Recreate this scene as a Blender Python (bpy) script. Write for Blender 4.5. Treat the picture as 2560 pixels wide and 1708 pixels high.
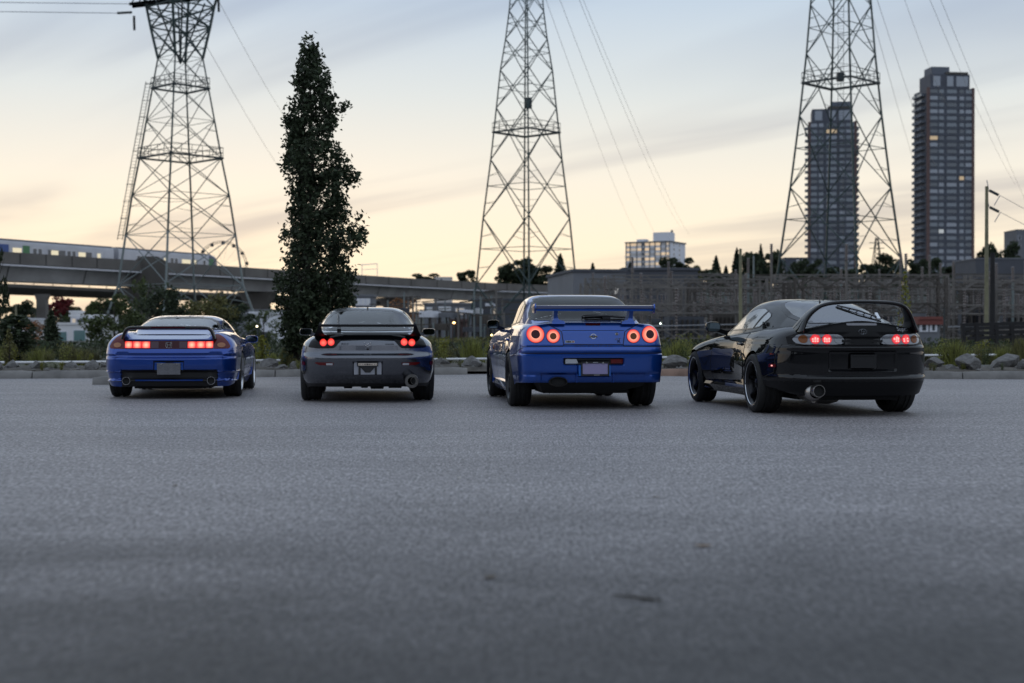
import bpy, bmesh, math, random
import numpy as np
from mathutils import Vector, Matrix
from mathutils.bvhtree import BVHTree

for o in list(bpy.data.objects): bpy.data.objects.remove(o)
scene = bpy.context.scene
C = scene.collection
R = math.radians
PI = math.pi

# ------------------------------------------------------------------ camera
FPX, CAMH, YHOR = 3555.0, 0.885, 832.0
PITCH = math.atan((854.0 - YHOR) / FPX)
cam_data = bpy.data.cameras.new('camera')
cam = bpy.data.objects.new('camera', cam_data)
C.objects.link(cam)
cam.location = (0, 0, CAMH)
cam.rotation_euler = (PI / 2 - PITCH, 0, 0)
cam_data.sensor_width = 36.0
cam_data.lens = FPX / 2560.0 * 36.0
cam_data.clip_start = 0.1
cam_data.clip_end = 6000.0
cam_data.dof.use_dof = True
cam_data.dof.focus_distance = 17.0
cam_data.dof.aperture_fstop = 1.9
scene.camera = cam

# ------------------------------------------------------------------ sky, sun, exposure
SUN_AZ = R(-12.0)      # azimuth of the set sun, from +Y towards +X
SUN_EL = R(1.0)
world = bpy.data.worlds.new('World')
scene.world = world
world.use_nodes = True
wn, wl = world.node_tree.nodes, world.node_tree.links
wn.clear()
def N(tree_nodes, kind, **kw):
    n = tree_nodes.new(kind)
    for k, v in kw.items():
        if k == 'inp':
            for i, val in v.items(): n.inputs[i].default_value = val
        else: setattr(n, k, v)
    return n
w_out = N(wn, 'ShaderNodeOutputWorld')
w_bg = N(wn, 'ShaderNodeBackground', inp={'Strength': 0.15})
sky = N(wn, 'ShaderNodeTexSky', sky_type='NISHITA', sun_disc=False)
sky.sun_elevation = SUN_EL
sky.sun_rotation = SUN_AZ
sky.altitude = 50; sky.air_density = 1.0; sky.dust_density = 1.6; sky.ozone_density = 2.0
tc = N(wn, 'ShaderNodeTexCoord')
sep = N(wn, 'ShaderNodeSeparateXYZ'); wl.new(tc.outputs['Generated'], sep.inputs[0])
zpos = N(wn, 'ShaderNodeMath', operation='MAXIMUM', inp={1: 0.0}); wl.new(sep.outputs['Z'], zpos.inputs[0])
def ramp(stops):
    r = N(wn, 'ShaderNodeValToRGB'); e = r.color_ramp.elements
    while len(e) < len(stops): e.new(0.5)
    for k, (p, c) in zip(e, stops):
        k.position = p; k.color = tuple(((q / 255 + .055) / 1.055) ** 2.4 for q in c) + (1,)
    wl.new(zpos.outputs[0], r.inputs[0]); return r
west = ramp([(0.0, (245, 223, 188)), (0.05, (243, 226, 197)), (0.105, (230, 222, 206)), (0.165, (206, 211, 210)), (0.23, (179, 194, 209)), (0.40, (180, 197, 217)), (1.0, (186, 200, 218))])
east = ramp([(0.0, (176, 181, 194)), (0.08, (190, 195, 207)), (0.25, (194, 205, 219)), (0.5, (192, 205, 221)), (1.0, (186, 200, 218))])
dotn = N(wn, 'ShaderNodeVectorMath', operation='DOT_PRODUCT'); wl.new(tc.outputs['Generated'], dotn.inputs[0])
dotn.inputs[1].default_value = (math.sin(SUN_AZ), math.cos(SUN_AZ), 0)
wmix = N(wn, 'ShaderNodeMapRange', interpolation_type='SMOOTHSTEP', inp={1: -0.25, 2: 1.0, 3: 0.0, 4: 1.0}); wl.new(dotn.outputs['Value'], wmix.inputs[0])
glow = N(wn, 'ShaderNodeMix', data_type='RGBA'); wl.new(wmix.outputs[0], glow.inputs['Factor']); wl.new(east.outputs[0], glow.inputs['A']); wl.new(west.outputs[0], glow.inputs['B'])
# the physical sky is kept at a low share: high haze has evened the dusk light out
haze_up = N(wn, 'ShaderNodeMix', data_type='RGBA', blend_type='MULTIPLY'); haze_up.inputs['Factor'].default_value = 1.0
haze_up.inputs['B'].default_value = (6.6, 6.6, 6.6, 1); wl.new(glow.outputs['Result'], haze_up.inputs['A'])
skymix = N(wn, 'ShaderNodeMix', data_type='RGBA'); skymix.inputs['Factor'].default_value = 0.04
wl.new(haze_up.outputs['Result'], skymix.inputs['A']); wl.new(sky.outputs[0], skymix.inputs['B'])
# long thin evening cloud bands, laid out on a flat layer far above the ground
zc_ = N(wn, 'ShaderNodeMath', operation='ADD', inp={1: 0.06}); wl.new(zpos.outputs[0], zc_.inputs[0])
dx = N(wn, 'ShaderNodeMath', operation='DIVIDE'); wl.new(sep.outputs['X'], dx.inputs[0]); wl.new(zc_.outputs[0], dx.inputs[1])
dy = N(wn, 'ShaderNodeMath', operation='DIVIDE'); wl.new(sep.outputs['Y'], dy.inputs[0]); wl.new(zc_.outputs[0], dy.inputs[1])
comb = N(wn, 'ShaderNodeCombineXYZ'); wl.new(dx.outputs[0], comb.inputs[0]); wl.new(dy.outputs[0], comb.inputs[1])
mapp = N(wn, 'ShaderNodeMapping', vector_type='TEXTURE', inp={'Rotation': (0, 0, R(130)), 'Scale': (3.4, 0.85, 1.0), 'Location': (0.4, 0.9, 0)})
wl.new(comb.outputs[0], mapp.inputs[0])
cl = N(wn, 'ShaderNodeTexNoise', inp={'Scale': 0.75, 'Detail': 4.0, 'Roughness': 0.48, 'Distortion': 0.5})
wl.new(mapp.outputs[0], cl.inputs['Vector'])
cr = N(wn, 'ShaderNodeMapRange', interpolation_type='SMOOTHSTEP', inp={1: 0.44, 2: 0.70, 3: 0.0, 4: 0.85}); wl.new(cl.outputs['Fac'], cr.inputs[0])
cloudcol = N(wn, 'ShaderNodeMix', data_type='RGBA', blend_type='MULTIPLY')
cloudcol.inputs['Factor'].default_value = 1.0
cloudcol.inputs['B'].default_value = (0.66, 0.67, 0.74, 1)
wl.new(skymix.outputs['Result'], cloudcol.inputs['A'])
cmix = N(wn, 'ShaderNodeMix', data_type='RGBA')
wl.new(cr.outputs[0], cmix.inputs['Factor']); wl.new(skymix.outputs['Result'], cmix.inputs['A']); wl.new(cloudcol.outputs['Result'], cmix.inputs['B'])
wl.new(cmix.outputs['Result'], w_bg.inputs['Color'])
wl.new(w_bg.outputs[0], w_out.inputs['Surface'])

sun_d = bpy.data.lights.new('sun', 'SUN')
sun_d.energy = 0.05; sun_d.angle = R(20.0); sun_d.color = (1.0, 0.80, 0.58)
sun = bpy.data.objects.new('sun', sun_d); C.objects.link(sun)
sdir = Vector((math.sin(SUN_AZ) * math.cos(SUN_EL), math.cos(SUN_AZ) * math.cos(SUN_EL), math.sin(SUN_EL)))
sun.rotation_euler = (-sdir).to_track_quat('-Z', 'Y').to_euler()

vs = scene.view_settings
vs.view_transform = 'Standard'; vs.look = 'None'; vs.gamma = 1.0; vs.use_curve_mapping = False
vs.exposure = 0.36
try: scene.cycles.max_bounces = 8; scene.cycles.transparent_max_bounces = 24
except Exception: pass

# ------------------------------------------------------------------ helpers
def lerp(a, b, t): return a + (b - a) * t
def at(u, v, D):
    """world point seen at photo pixel (u, v) at forward distance D"""
    x = (u - 1280.0) / FPX; z = (854.0 - v) / FPX
    c, s = math.cos(PITCH), math.sin(PITCH)
    d = (x, c + z * s, -s + z * c)
    k = D / d[1]
    return Vector((d[0] * k, D, CAMH + d[2] * k))

def new_mat(name): 
    m = bpy.data.materials.new(name); m.use_nodes = True
    return m, m.node_tree.nodes, m.node_tree.links, m.node_tree.nodes['Principled BSDF']
def mat(name, col, rough=0.6, metal=0.0, coat=0.0, spec=0.5, noise=0.0, nscale=8.0, bump=0.0, emit=None, estr=0.0, coat_rough=0.03, trans=0.0):
    m, n, l, b = new_mat(name)
    b.inputs['Base Color'].default_value = (*col, 1)
    b.inputs['Roughness'].default_value = rough
    b.inputs['Metallic'].default_value = metal
    b.inputs['Coat Weight'].default_value = coat
    b.inputs['Coat Roughness'].default_value = coat_rough
    b.inputs['Specular IOR Level'].default_value = spec
    if trans: b.inputs['Transmission Weight'].default_value = trans
    if emit:
        b.inputs['Emission Color'].default_value = (*emit, 1); b.inputs['Emission Strength'].default_value = estr
    if noise or bump:
        t = N(n, 'ShaderNodeTexCoord'); nz = N(n, 'ShaderNodeTexNoise', inp={'Scale': nscale, 'Detail': 6.0, 'Roughness': 0.6})
        l.new(t.outputs['Object'], nz.inputs['Vector'])
        if noise:
            mr = N(n, 'ShaderNodeMapRange', inp={1: 0.3, 2: 0.7, 3: 1 - noise, 4: 1 + noise})
            l.new(nz.outputs['Fac'], mr.inputs[0])
            mx = N(n, 'ShaderNodeMix', data_type='RGBA', blend_type='MULTIPLY'); mx.inputs['Factor'].default_value = 1.0
            mx.inputs['A'].default_value = (*col, 1); l.new(mr.outputs[0], mx.inputs['B'])
            l.new(mx.outputs['Result'], b.inputs['Base Color'])
        if bump:
            bp = N(n, 'ShaderNodeBump', inp={'Strength': bump, 'Distance': 0.05}); l.new(nz.outputs['Fac'], bp.inputs['Height'])
            l.new(bp.outputs[0], b.inputs['Normal'])
    return m
def glass_mat(name, tint, refl=1.0, ior=1.5):
    m = bpy.data.materials.new(name); m.use_nodes = True
    n, l = m.node_tree.nodes, m.node_tree.links; n.clear()
    o = N(n, 'ShaderNodeOutputMaterial'); tr = N(n, 'ShaderNodeBsdfTransparent', inp={'Color': (*tint, 1)})
    gl = N(n, 'ShaderNodeBsdfGlossy', inp={'Roughness': 0.02, 'Color': (refl, refl, refl, 1)})
    fr = N(n, 'ShaderNodeFresnel', inp={'IOR': ior}); mx = N(n, 'ShaderNodeMixShader')
    l.new(fr.outputs[0], mx.inputs[0]); l.new(tr.outputs[0], mx.inputs[1]); l.new(gl.outputs[0], mx.inputs[2]); l.new(mx.outputs[0], o.inputs[0])
    return m

def mesh_obj(name, verts, faces, material, parent=None, smooth=None, mats=None, midx=None, link=True):
    me = bpy.data.meshes.new(name)
    me.from_pydata([tuple(v) for v in verts], [], faces)
    for mm in (mats or [material]): me.materials.append(mm)
    if midx is not None: me.polygons.foreach_set('material_index', midx)
    if smooth is not None:
        me.shade_smooth()
        if smooth < 179: me.set_sharp_from_angle(angle=R(smooth))
    me.update()
    o = bpy.data.objects.new(name, me)
    if link: C.objects.link(o)
    if parent is not None: o.parent = parent
    return o
def share(name, me, parent=None, matrix=None):
    o = bpy.data.objects.new(name, me); C.objects.link(o)
    if parent is not None: o.parent = parent
    if matrix is not None: o.matrix_basis = matrix
    return o
def tag(o, label=None, cat=None, group=None, kind=None):
    if label: o['label'] = label
    if cat: o['category'] = cat
    if group: o['group'] = group
    if kind: o['kind'] = kind
    return o
def empty(name, loc=(0, 0, 0), rz=0.0, label=None, cat=None, group=None):
    o = bpy.data.objects.new(name, None); C.objects.link(o)
    o.location = loc; o.rotation_euler = (0, 0, rz); o.empty_display_size = 0.3
    return tag(o, label, cat, group)

class MB:
    """collects shapes into one mesh"""
    def __init__(s): s.v = []; s.f = []; s.m = []; s.cur = 0
    def add(s, vs_, fs): 
        b = len(s.v); s.v += [tuple(q) for q in vs_]; s.f += [tuple(b + i for i in f) for f in fs]; s.m += [s.cur] * len(fs)
    def box(s, x0, x1, y0, y1, z0, z1):
        s.add([(x0,y0,z0),(x1,y0,z0),(x1,y1,z0),(x0,y1,z0),(x0,y0,z1),(x1,y0,z1),(x1,y1,z1),(x0,y1,z1)],
              [(0,3,2,1),(4,5,6,7),(0,1,5,4),(1,2,6,5),(2,3,7,6),(3,0,4,7)])
    def bar(s, a, b, w, h=None, n=4):
        a, b = Vector(a), Vector(b); h = h or w; d = (b - a)
        if d.length < 1e-6: return
        d.normalize(); up = Vector((0, 0, 1)) if abs(d.z) < 0.95 else Vector((0, 1, 0))
        sx = d.cross(up).normalized(); sy = sx.cross(d).normalized()
        if n == 4: prof = [(-.5, -.5), (.5, -.5), (.5, .5), (-.5, .5)]
        else: prof = [(.5 * math.cos(2 * PI * k / n), .5 * math.sin(2 * PI * k / n)) for k in range(n)]
        v = [a + sx * p * w + sy * q * h for p, q in prof] + [b + sx * p * w + sy * q * h for p, q in prof]
        s.add(v, [(k, (k + 1) % n, n + (k + 1) % n, n + k) for k in range(n)] + [tuple(range(n - 1, -1, -1)), tuple(range(n, 2 * n))])
    def tube(s, pts, r, n=8, cap=True):
        pts = [Vector(p) for p in pts]; rr = r if isinstance(r, (list, tuple)) else [r] * len(pts); b = len(s.v); vv = []
        ref = None
        for i, p in enumerate(pts):
            d = (pts[min(i + 1, len(pts) - 1)] - pts[max(i - 1, 0)]).normalized()
            if ref is None: ref = Vector((0, 0, 1)) if abs(d.z) < 0.9 else Vector((1, 0, 0))
            sx = d.cross(ref).normalized(); sy = sx.cross(d).normalized(); ref = sy
            vv += [p + (sx * math.cos(2 * PI * k / n) + sy * math.sin(2 * PI * k / n)) * rr[i] for k in range(n)]
        ff = [(i * n + k, i * n + (k + 1) % n, (i + 1) * n + (k + 1) % n, (i + 1) * n + k) for i in range(len(pts) - 1) for k in range(n)]
        if cap: ff += [tuple(range(n - 1, -1, -1)), tuple((len(pts) - 1) * n + k for k in range(n))]
        s.add(vv, ff)
    def lathe(s, prof, n=24, axis='x', o=(0, 0, 0)):
        """prof: list of (axial, radius)"""
        vv = []
        for a, r in prof:
            for k in range(n):
                c, q = r * math.cos(2 * PI * k / n), r * math.sin(2 * PI * k / n)
                p = {'x': (a, c, q), 'y': (q, a, c), 'z': (c, q, a)}[axis]
                vv.append((p[0] + o[0], p[1] + o[1], p[2] + o[2]))
        m = len(prof)
        s.add(vv, [(i * n + k, i * n + (k + 1) % n, (i + 1) * n + (k + 1) % n, (i + 1) * n + k) for i in range(m - 1) for k in range(n)])
    def loft(s, rings, close=True, cap=True):
        n = len(rings[0]); vv = [p for r in rings for p in r]; m = len(rings)
        kk = range(n) if close else range(n - 1)
        ff = [(i * n + k, i * n + (k + 1) % n, (i + 1) * n + (k + 1) % n, (i + 1) * n + k) for i in range(m - 1) for k in kk]
        if cap and close: ff += [tuple(range(n - 1, -1, -1)), tuple((m - 1) * n + k for k in range(n))]
        s.add(vv, ff)
    def build(s, name, material, parent=None, smooth=None, mats=None, fix=False):
        o = mesh_obj(name, s.v, s.f, material, parent, None, mats, s.m if mats else None)
        if fix:
            bm = bmesh.new(); bm.from_mesh(o.data); bmesh.ops.recalc_face_normals(bm, faces=bm.faces); bm.to_mesh(o.data); bm.free()
        if smooth is not None:
            o.data.shade_smooth()
            if smooth < 179: o.data.set_sharp_from_angle(angle=R(smooth))
        return o

def text_mesh(s, size, extrude=0.002):
    cu = bpy.data.curves.new('lettering', 'FONT'); cu.body = s; cu.size = size; cu.extrude = extrude
    cu.align_x = 'CENTER'; cu.align_y = 'CENTER'; cu.resolution_u = 2
    o = bpy.data.objects.new('lettering', cu); C.objects.link(o)
    me = bpy.data.meshes.new_from_object(o.evaluated_get(bpy.context.evaluated_depsgraph_get()))
    bpy.data.objects.remove(o); bpy.data.curves.remove(cu)
    return me
def text_obj(name, s, size, material, parent, loc, rot=(PI / 2, 0, 0), extrude=0.002, sx=1.0):
    me = text_mesh(s, size, extrude); me.materials.clear(); me.materials.append(material)
    o = share(name, me, parent); o.location = loc; o.rotation_euler = rot; o.scale = (sx, 1, 1)
    return o

# ------------------------------------------------------------------ ground
def asphalt_mat():
    m, n, l, b = new_mat('asphalt')
    t = N(n, 'ShaderNodeTexCoord')
    def noise(scale3, detail, rough, lo, hi, a=0.3, z=0.7, dist=0.0):
        mp = N(n, 'ShaderNodeMapping', inp={'Scale': scale3}); l.new(t.outputs['Object'], mp.inputs[0])
        q = N(n, 'ShaderNodeTexNoise', inp={'Scale': 1.0, 'Detail': detail, 'Roughness': rough, 'Distortion': dist}); l.new(mp.outputs[0], q.inputs['Vector'])
        r = N(n, 'ShaderNodeMapRange', inp={1: a, 2: z, 3: lo, 4: hi}); l.new(q.outputs['Fac'], r.inputs[0]); return q, r
    fine, f1 = noise((62, 17, 1), 2, .6, .20, 1.80)          # aggregate: stones hide what lies behind them at this low angle
    mid, f2 = noise((22, 6, 1), 4, .65, .66, 1.34)
    pat, f3 = noise((.5, .6, 1), 5, .6, .90, 1.10, dist=.6)
    band, f4 = noise((.12, 1.5, 1), 4, .55, .90, 1.10)
    cur = f1
    for f in (f2, f3, f4):
        k = N(n, 'ShaderNodeMath', operation='MULTIPLY'); l.new(cur.outputs[0], k.inputs[0]); l.new(f.outputs[0], k.inputs[1]); cur = k
    # base colour darkens towards the near part of the lot, with an uneven edge
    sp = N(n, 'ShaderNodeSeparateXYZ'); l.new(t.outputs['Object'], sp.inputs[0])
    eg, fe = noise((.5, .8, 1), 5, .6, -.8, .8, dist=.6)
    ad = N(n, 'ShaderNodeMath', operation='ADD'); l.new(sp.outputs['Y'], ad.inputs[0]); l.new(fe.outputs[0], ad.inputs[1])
    near_dark = N(n, 'ShaderNodeMapRange', interpolation_type='SMOOTHSTEP', inp={1: 3.0, 2: 8.2, 3: 0.13, 4: 1.0}); l.new(ad.outputs[0], near_dark.inputs[0])
    k = N(n, 'ShaderNodeMath', operation='MULTIPLY'); l.new(cur.outputs[0], k.inputs[0]); l.new(near_dark.outputs[0], k.inputs[1]); cur = k
    mx = N(n, 'ShaderNodeMix', data_type='RGBA', blend_type='MULTIPLY'); mx.inputs['Factor'].default_value = 1.0
    mx.inputs['A'].default_value = (0.215, 0.202, 0.204, 1); l.new(cur.outputs[0], mx.inputs['B'])
    l.new(mx.outputs['Result'], b.inputs['Base Color'])
    b.inputs['Roughness'].default_value = 0.62
    b.inputs['Specular IOR Level'].default_value = 0.40
    bp = N(n, 'ShaderNodeBump', inp={'Strength': 0.7, 'Distance': 0.012}); l.new(mid.outputs['Fac'], bp.inputs['Height'])
    l.new(bp.outputs[0], b.inputs['Normal'])
    return m
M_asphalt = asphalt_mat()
# ------------------------------------------------------------------ ground, kerbs, planting strip
rnd = random.Random(7)
M_soil = mat('planting_soil', (0.075, 0.066, 0.055), 0.95, noise=0.45, nscale=2.5, bump=0.6)
M_earth = mat('scrub_ground', (0.060, 0.062, 0.048), 0.95, noise=0.4, nscale=0.3)
M_hill = mat('hill_ground', (0.040, 0.045, 0.036), 0.95, noise=0.4, nscale=0.05)
M_kerb = mat('kerb_concrete', (0.20, 0.194, 0.185), 0.85, noise=0.25, nscale=3.0, bump=0.25)
M_kerb_red = mat('reddish_kerb_concrete', (0.25, 0.165, 0.125), 0.85, noise=0.25, nscale=3.0, bump=0.25)
M_rock = mat('boulder_granite', (0.140, 0.136, 0.132), 0.9, noise=0.40, nscale=4.0, bump=0.7)
M_rock2 = mat('mossy_boulder', (0.17, 0.175, 0.12), 0.9, noise=0.45, nscale=4.0, bump=0.7)
M_conc = mat('viaduct_concrete', (0.135, 0.125, 0.115), 0.85, noise=0.22, nscale=0.25)
M_conc_lt = mat('light_concrete', (0.36, 0.355, 0.35), 0.85, noise=0.20, nscale=0.3)
M_conc_dk = mat('dark_concrete', (0.085, 0.078, 0.07), 0.9, noise=0.25, nscale=0.2)
M_white = mat('white_paint', (0.72, 0.72, 0.73), 0.5)
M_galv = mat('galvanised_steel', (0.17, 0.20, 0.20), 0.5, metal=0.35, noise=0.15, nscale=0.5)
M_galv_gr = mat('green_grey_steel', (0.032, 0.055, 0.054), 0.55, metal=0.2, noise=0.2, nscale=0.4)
M_galv_dk = mat('dark_steel', (0.035, 0.045, 0.048), 0.55, metal=0.3)
M_sub = mat('substation_steel', (0.145, 0.134, 0.124), 0.6, metal=0.2, noise=0.3, nscale=0.7)
M_sub2 = mat('weathered_steel', (0.070, 0.060, 0.052), 0.7, metal=0.1, noise=0.3, nscale=0.7)
M_insul = mat('insulator_porcelain', (0.19, 0.16, 0.15), 0.3)
M_cable = mat('cable_aluminium', (0.30, 0.31, 0.33), 0.5, metal=0.4)
M_wood = mat('weathered_pole_wood', (0.20, 0.19, 0.12), 0.9, noise=0.3, nscale=2.0)
M_wood_dk = mat('dark_timber', (0.018, 0.017, 0.018), 0.85, noise=0.3, nscale=2.0)
M_bark = mat('bark', (0.045, 0.038, 0.03), 0.9, noise=0.3, nscale=6.0)

def sheet(name, pts, z, m, kind='structure'):
    mb = MB(); mb.add([(x, y, z) for x, y in pts], [tuple(range(len(pts)))]); return tag(mb.build(name, m), kind=kind)
sheet('ground', [(-2500, -800), (2500, -800), (2500, 3000), (-2500, 3000)], -0.06, M_earth)
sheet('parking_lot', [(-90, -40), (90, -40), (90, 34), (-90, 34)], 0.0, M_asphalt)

# planting strip: a low bank behind the kerbs
def strip():
    mb = MB(); xs = np.linspace(-16, 16, 120); rows = [0, .15, .5, 1.1, 1.9, 2.8, 3.8, 5.2]
    hs = [.06, .13, .17, .20, .18, .15, .10, -.05]; vv = []
    r = random.Random(3)
    for x in xs:
        y0 = kerb_y(x) + .22
        for d, h in zip(rows, hs): vv.append((x, y0 + d, h + r.uniform(-.03, .03) * (d > .1)))
    n = len(rows); mb.add(vv, [(i * n + j, (i + 1) * n + j, (i + 1) * n + j + 1, i * n + j + 1) for i in range(len(xs) - 1) for j in range(n - 1)])
    return tag(mb.build('planting_bed', M_soil, smooth=180), kind='structure')
def kerb_y(x):
    return float(np.interp(x, [-16, -9.9, -6.0, -3.0, -1.8, -.2, 3.3, 8.0, 11, 16], [27.0, 27.4, 28.0, 29.0, 29.9, 30.3, 29.0, 27.2, 26.9, 26.5]))
strip()
# kerb stones one after the other; a few are missing in the middle
def kerb_stone(x0, x1, m, label, h=.15, y=None):
    mb = MB(); n = 6; w = .16
    rings = []
    for t in np.linspace(0, 1, n):
        x = lerp(x0, x1, t); yy = (y if y is not None else kerb_y(x)); j = .004 * math.sin(x * 9)
        k = .02 if t in (0, 1) else 0
        rings.append([(x, yy + k, -.05), (x, yy - .005 + k, .02), (x, yy + .012 + k, h - .025 + j - k), (x, yy + .035 + k, h + j - k), (x, yy + w - .02, h + j - k), (x, yy + w, h - .02), (x, yy + w, -.05)])
    mb.loft(rings); return tag(mb.build('kerb_stone', m, smooth=35, fix=True), label, 'kerb', 'kerb stones along the lot')
GAPS = [(-10.4, -9.3, M_kerb, 'grey kerb stone at the left edge of the photo, below the round boulders'), (-9.28, -7.66, M_kerb, 'long grey kerb stone left of the low blue car'),
        (-6.35, -4.75, M_kerb, 'grey kerb stone hidden behind the low blue car'), (-4.73, -3.35, M_kerb, 'grey kerb stone at the foot of the tall columnar tree'), (-3.33, -1.9, M_kerb, 'kerb stone behind the gunmetal grey car'),
        (-1.88, -.95, M_kerb, 'short kerb stone just right of the gunmetal grey car'), (1.1, 2.9, M_kerb_red, 'kerb stone behind the boxy blue coupe'), (2.92, 4.75, M_kerb_red, 'reddish brown kerb stone between the boxy blue coupe and black coupe'),
        (4.77, 6.6, M_kerb, 'kerb stone behind the glossy black coupe'), (6.62, 8.6, M_kerb, 'grey kerb stone just right of the glossy black coupe'), (8.62, 10.6, M_kerb, 'grey kerb stone at the right edge of the photo')]
for a, b, m, l in GAPS: kerb_stone(a, b, m, l)
kerb_stone(-7.15, -6.4, M_kerb, 'pale rounded kerb end poking out left of the low blue car', .14, 24.2)

# boulders
def boulder_mesh(seed, m):
    bm = bmesh.new(); bmesh.ops.create_icosphere(bm, subdivisions=3, radius=1.0); r = random.Random(seed)
    pl = [(Vector((r.gauss(0, 1), r.gauss(0, 1), r.gauss(.3, .8))).normalized(), r.uniform(.48, .80)) for _ in range(15)]
    for v in bm.verts:
        for n, d in pl:
            k = v.co.dot(n)
            if k > d: v.co -= n * (k - d) * .92
        v.co += Vector((r.gauss(0, 1), r.gauss(0, 1), r.gauss(0, 1))) * .012
    me = bpy.data.meshes.new('boulder'); bm.to_mesh(me); bm.free(); me.materials.append(m); me.shade_smooth(); me.set_sharp_from_angle(angle=R(24)); return me
bm_v = [boulder_mesh(s, M_rock) for s in (11, 12, 13, 14, 15)] + [boulder_mesh(16, M_rock2)]
ROCKS = [  # px, py of the middle, width px, height px, variant, label
    (-6, 917, 40, 34, 0, 'grey boulder cut off by the left edge of the photo'), (32, 916, 58, 34, 1, 'rounded grey boulder beside the thin sapling at far left'), (82, 921, 40, 26, 2, 'small flat boulder second from the left group'),
    (93, 914, 40, 32, 3, 'upright grey boulder behind the small flat one at left'), (129, 917, 54, 32, 5, 'mossy green boulder third along the left row'), (178, 916, 54, 30, 0, 'slanted grey boulder just right of the mossy one'),
    (231, 915, 56, 32, 1, 'slanted pale boulder second before the low blue car'), (262, 916, 30, 30, 4, 'boulder touching the left side of the low blue car'),
    (672, 912, 62, 34, 2, 'boulder just right of the low blue car mirror'), (704, 920, 40, 22, 3, 'low boulder at the foot of the columnar tree'), (736, 914, 40, 26, 0, 'boulder between the columnar tree and the grey car'),
    (1108, 909, 52, 32, 4, 'sharp grey boulder just right of the grey car'), (1182, 908, 82, 40, 1, 'large smooth boulder left of the boxy blue coupe'), (1210, 926, 60, 24, 3, 'low broken slab beside the large smooth boulder'), (1150, 930, 36, 16, 2, 'small stone on the gap between kerb stones'),
    (1690, 905, 78, 36, 2, 'pointed pale boulder between the two right coupes'), (1726, 908, 40, 24, 0, 'low stone half hidden by the black coupe front wheel'),
    (2335, 907, 60, 36, 3, 'boulder peeking out right of the black coupe'), (2420, 905, 82, 44, 1, 'large rough boulder right of the black coupe'), (2378, 921, 40, 20, 2, 'small stone left of the large rough boulder'), (2510, 905, 90, 42, 4, 'broad boulder near the right edge of the photo'), (2560, 912, 50, 34, 0, 'boulder cut off by the right edge of the photo')]
for i, (u, v, w, h, k, lab) in enumerate(ROCKS):
    X0 = (u - 1280) / FPX * 28.8; D = kerb_y(X0) + .75 + .25 * (i % 3); p = at(u, v, D); s = D / FPX
    o = share('boulder', bm_v[k]); o.scale = (w * s * .55, w * s * .45, h * s * .52); o.location = p; o.rotation_euler = (.15 * math.sin(i * 2.1), .18 * math.cos(i * 1.3), i * 1.7)
    tag(o, lab, 'boulder', 'boulders behind the kerb')
# gravel between boulders
gm = MB(); r = random.Random(5)
for k in range(900):
    x = r.uniform(-11, 11.5); y = kerb_y(x) + r.uniform(.25, 3.2); s = r.uniform(.02, .07); z = .16
    a = r.random() * 6; pts = [(x + s * math.cos(a + q) * r.uniform(.7, 1.2), y + s * math.sin(a + q) * r.uniform(.7, 1.2), z) for q in (0, 1.6, 3.1, 4.7)]
    gm.add(pts + [(x, y, z + s * r.uniform(.5, .9))], [(0, 1, 4), (1, 2, 4), (2, 3, 4), (3, 0, 4)])
tag(gm.build('gravel', M_rock), 'grey gravel scattered between the boulders', 'gravel', kind='stuff')
# white pipe rail behind the boulders
rail = empty('pipe_rail', at(60, 930, 31), 0, 'long low white pipe rail behind the row of boulders', 'rail')
def rp(u): 
    D = float(np.interp(u, [-200, 2800], [30.5, 37.0])); return at(u, float(np.interp(u, [60, 1150, 2450], [906.5, 898, 887.5])), D)
iv = rail.matrix_world.inverted(); ro = Vector(rail.location)
mb = MB(); mb.tube([rp(u) - ro for u in range(-200, 2801, 100)], .028, 8); mb.build('pipe', M_white, rail, smooth=60)
for u in range(-150, 2800, 260):
    p = rp(u) - ro; mb = MB(); mb.tube([p, (p.x, p.y, -ro.z - .02)], .03, 8); mb.build('post', M_galv, rail, smooth=60)

# ------------------------------------------------------------------ foliage
def leaf_mat(name, col, var=0.5, trans=0.25):
    m, n, l, b = new_mat(name)
    g = N(n, 'ShaderNodeNewGeometry'); mr = N(n, 'ShaderNodeMapRange', inp={3: 1 - var, 4: 1 + var}); l.new(g.outputs['Random Per Island'], mr.inputs[0])
    mx = N(n, 'ShaderNodeMix', data_type='RGBA', blend_type='MULTIPLY'); mx.inputs['Factor'].default_value = 1.0; mx.inputs['A'].default_value = (*col, 1); l.new(mr.outputs[0], mx.inputs['B'])
    l.new(mx.outputs['Result'], b.inputs['Base Color']); b.inputs['Roughness'].default_value = 0.55; b.inputs['Specular IOR Level'].default_value = 0.25
    tr = N(n, 'ShaderNodeBsdfTranslucent'); l.new(mx.outputs['Result'], tr.inputs['Color']); ms = N(n, 'ShaderNodeMixShader', inp={0: trans})
    o = n['Material Output']; l.new(b.outputs[0], ms.inputs[1]); l.new(tr.outputs[0], ms.inputs[2]); l.new(ms.outputs[0], o.inputs['Surface'])
    return m
L_dark = leaf_mat('dark_leaf', (0.038, 0.052, 0.027), .6)
L_green = leaf_mat('green_leaf', (0.075, 0.095, 0.036), .5)
L_olive = leaf_mat('olive_leaf', (0.125, 0.120, 0.045), .5)
L_red = leaf_mat('red_leaf', (0.17, 0.030, 0.032), .5)
L_orange = leaf_mat('orange_leaf', (0.26, 0.12, 0.05), .5)
L_conif = leaf_mat('conifer_needles', (0.018, 0.030, 0.018), .5)
L_weed = leaf_mat('weed_green', (0.19, 0.20, 0.055), .5, .35)
L_lime = leaf_mat('young_leaf', (0.19, 0.19, 0.035), .4, .4)

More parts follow.
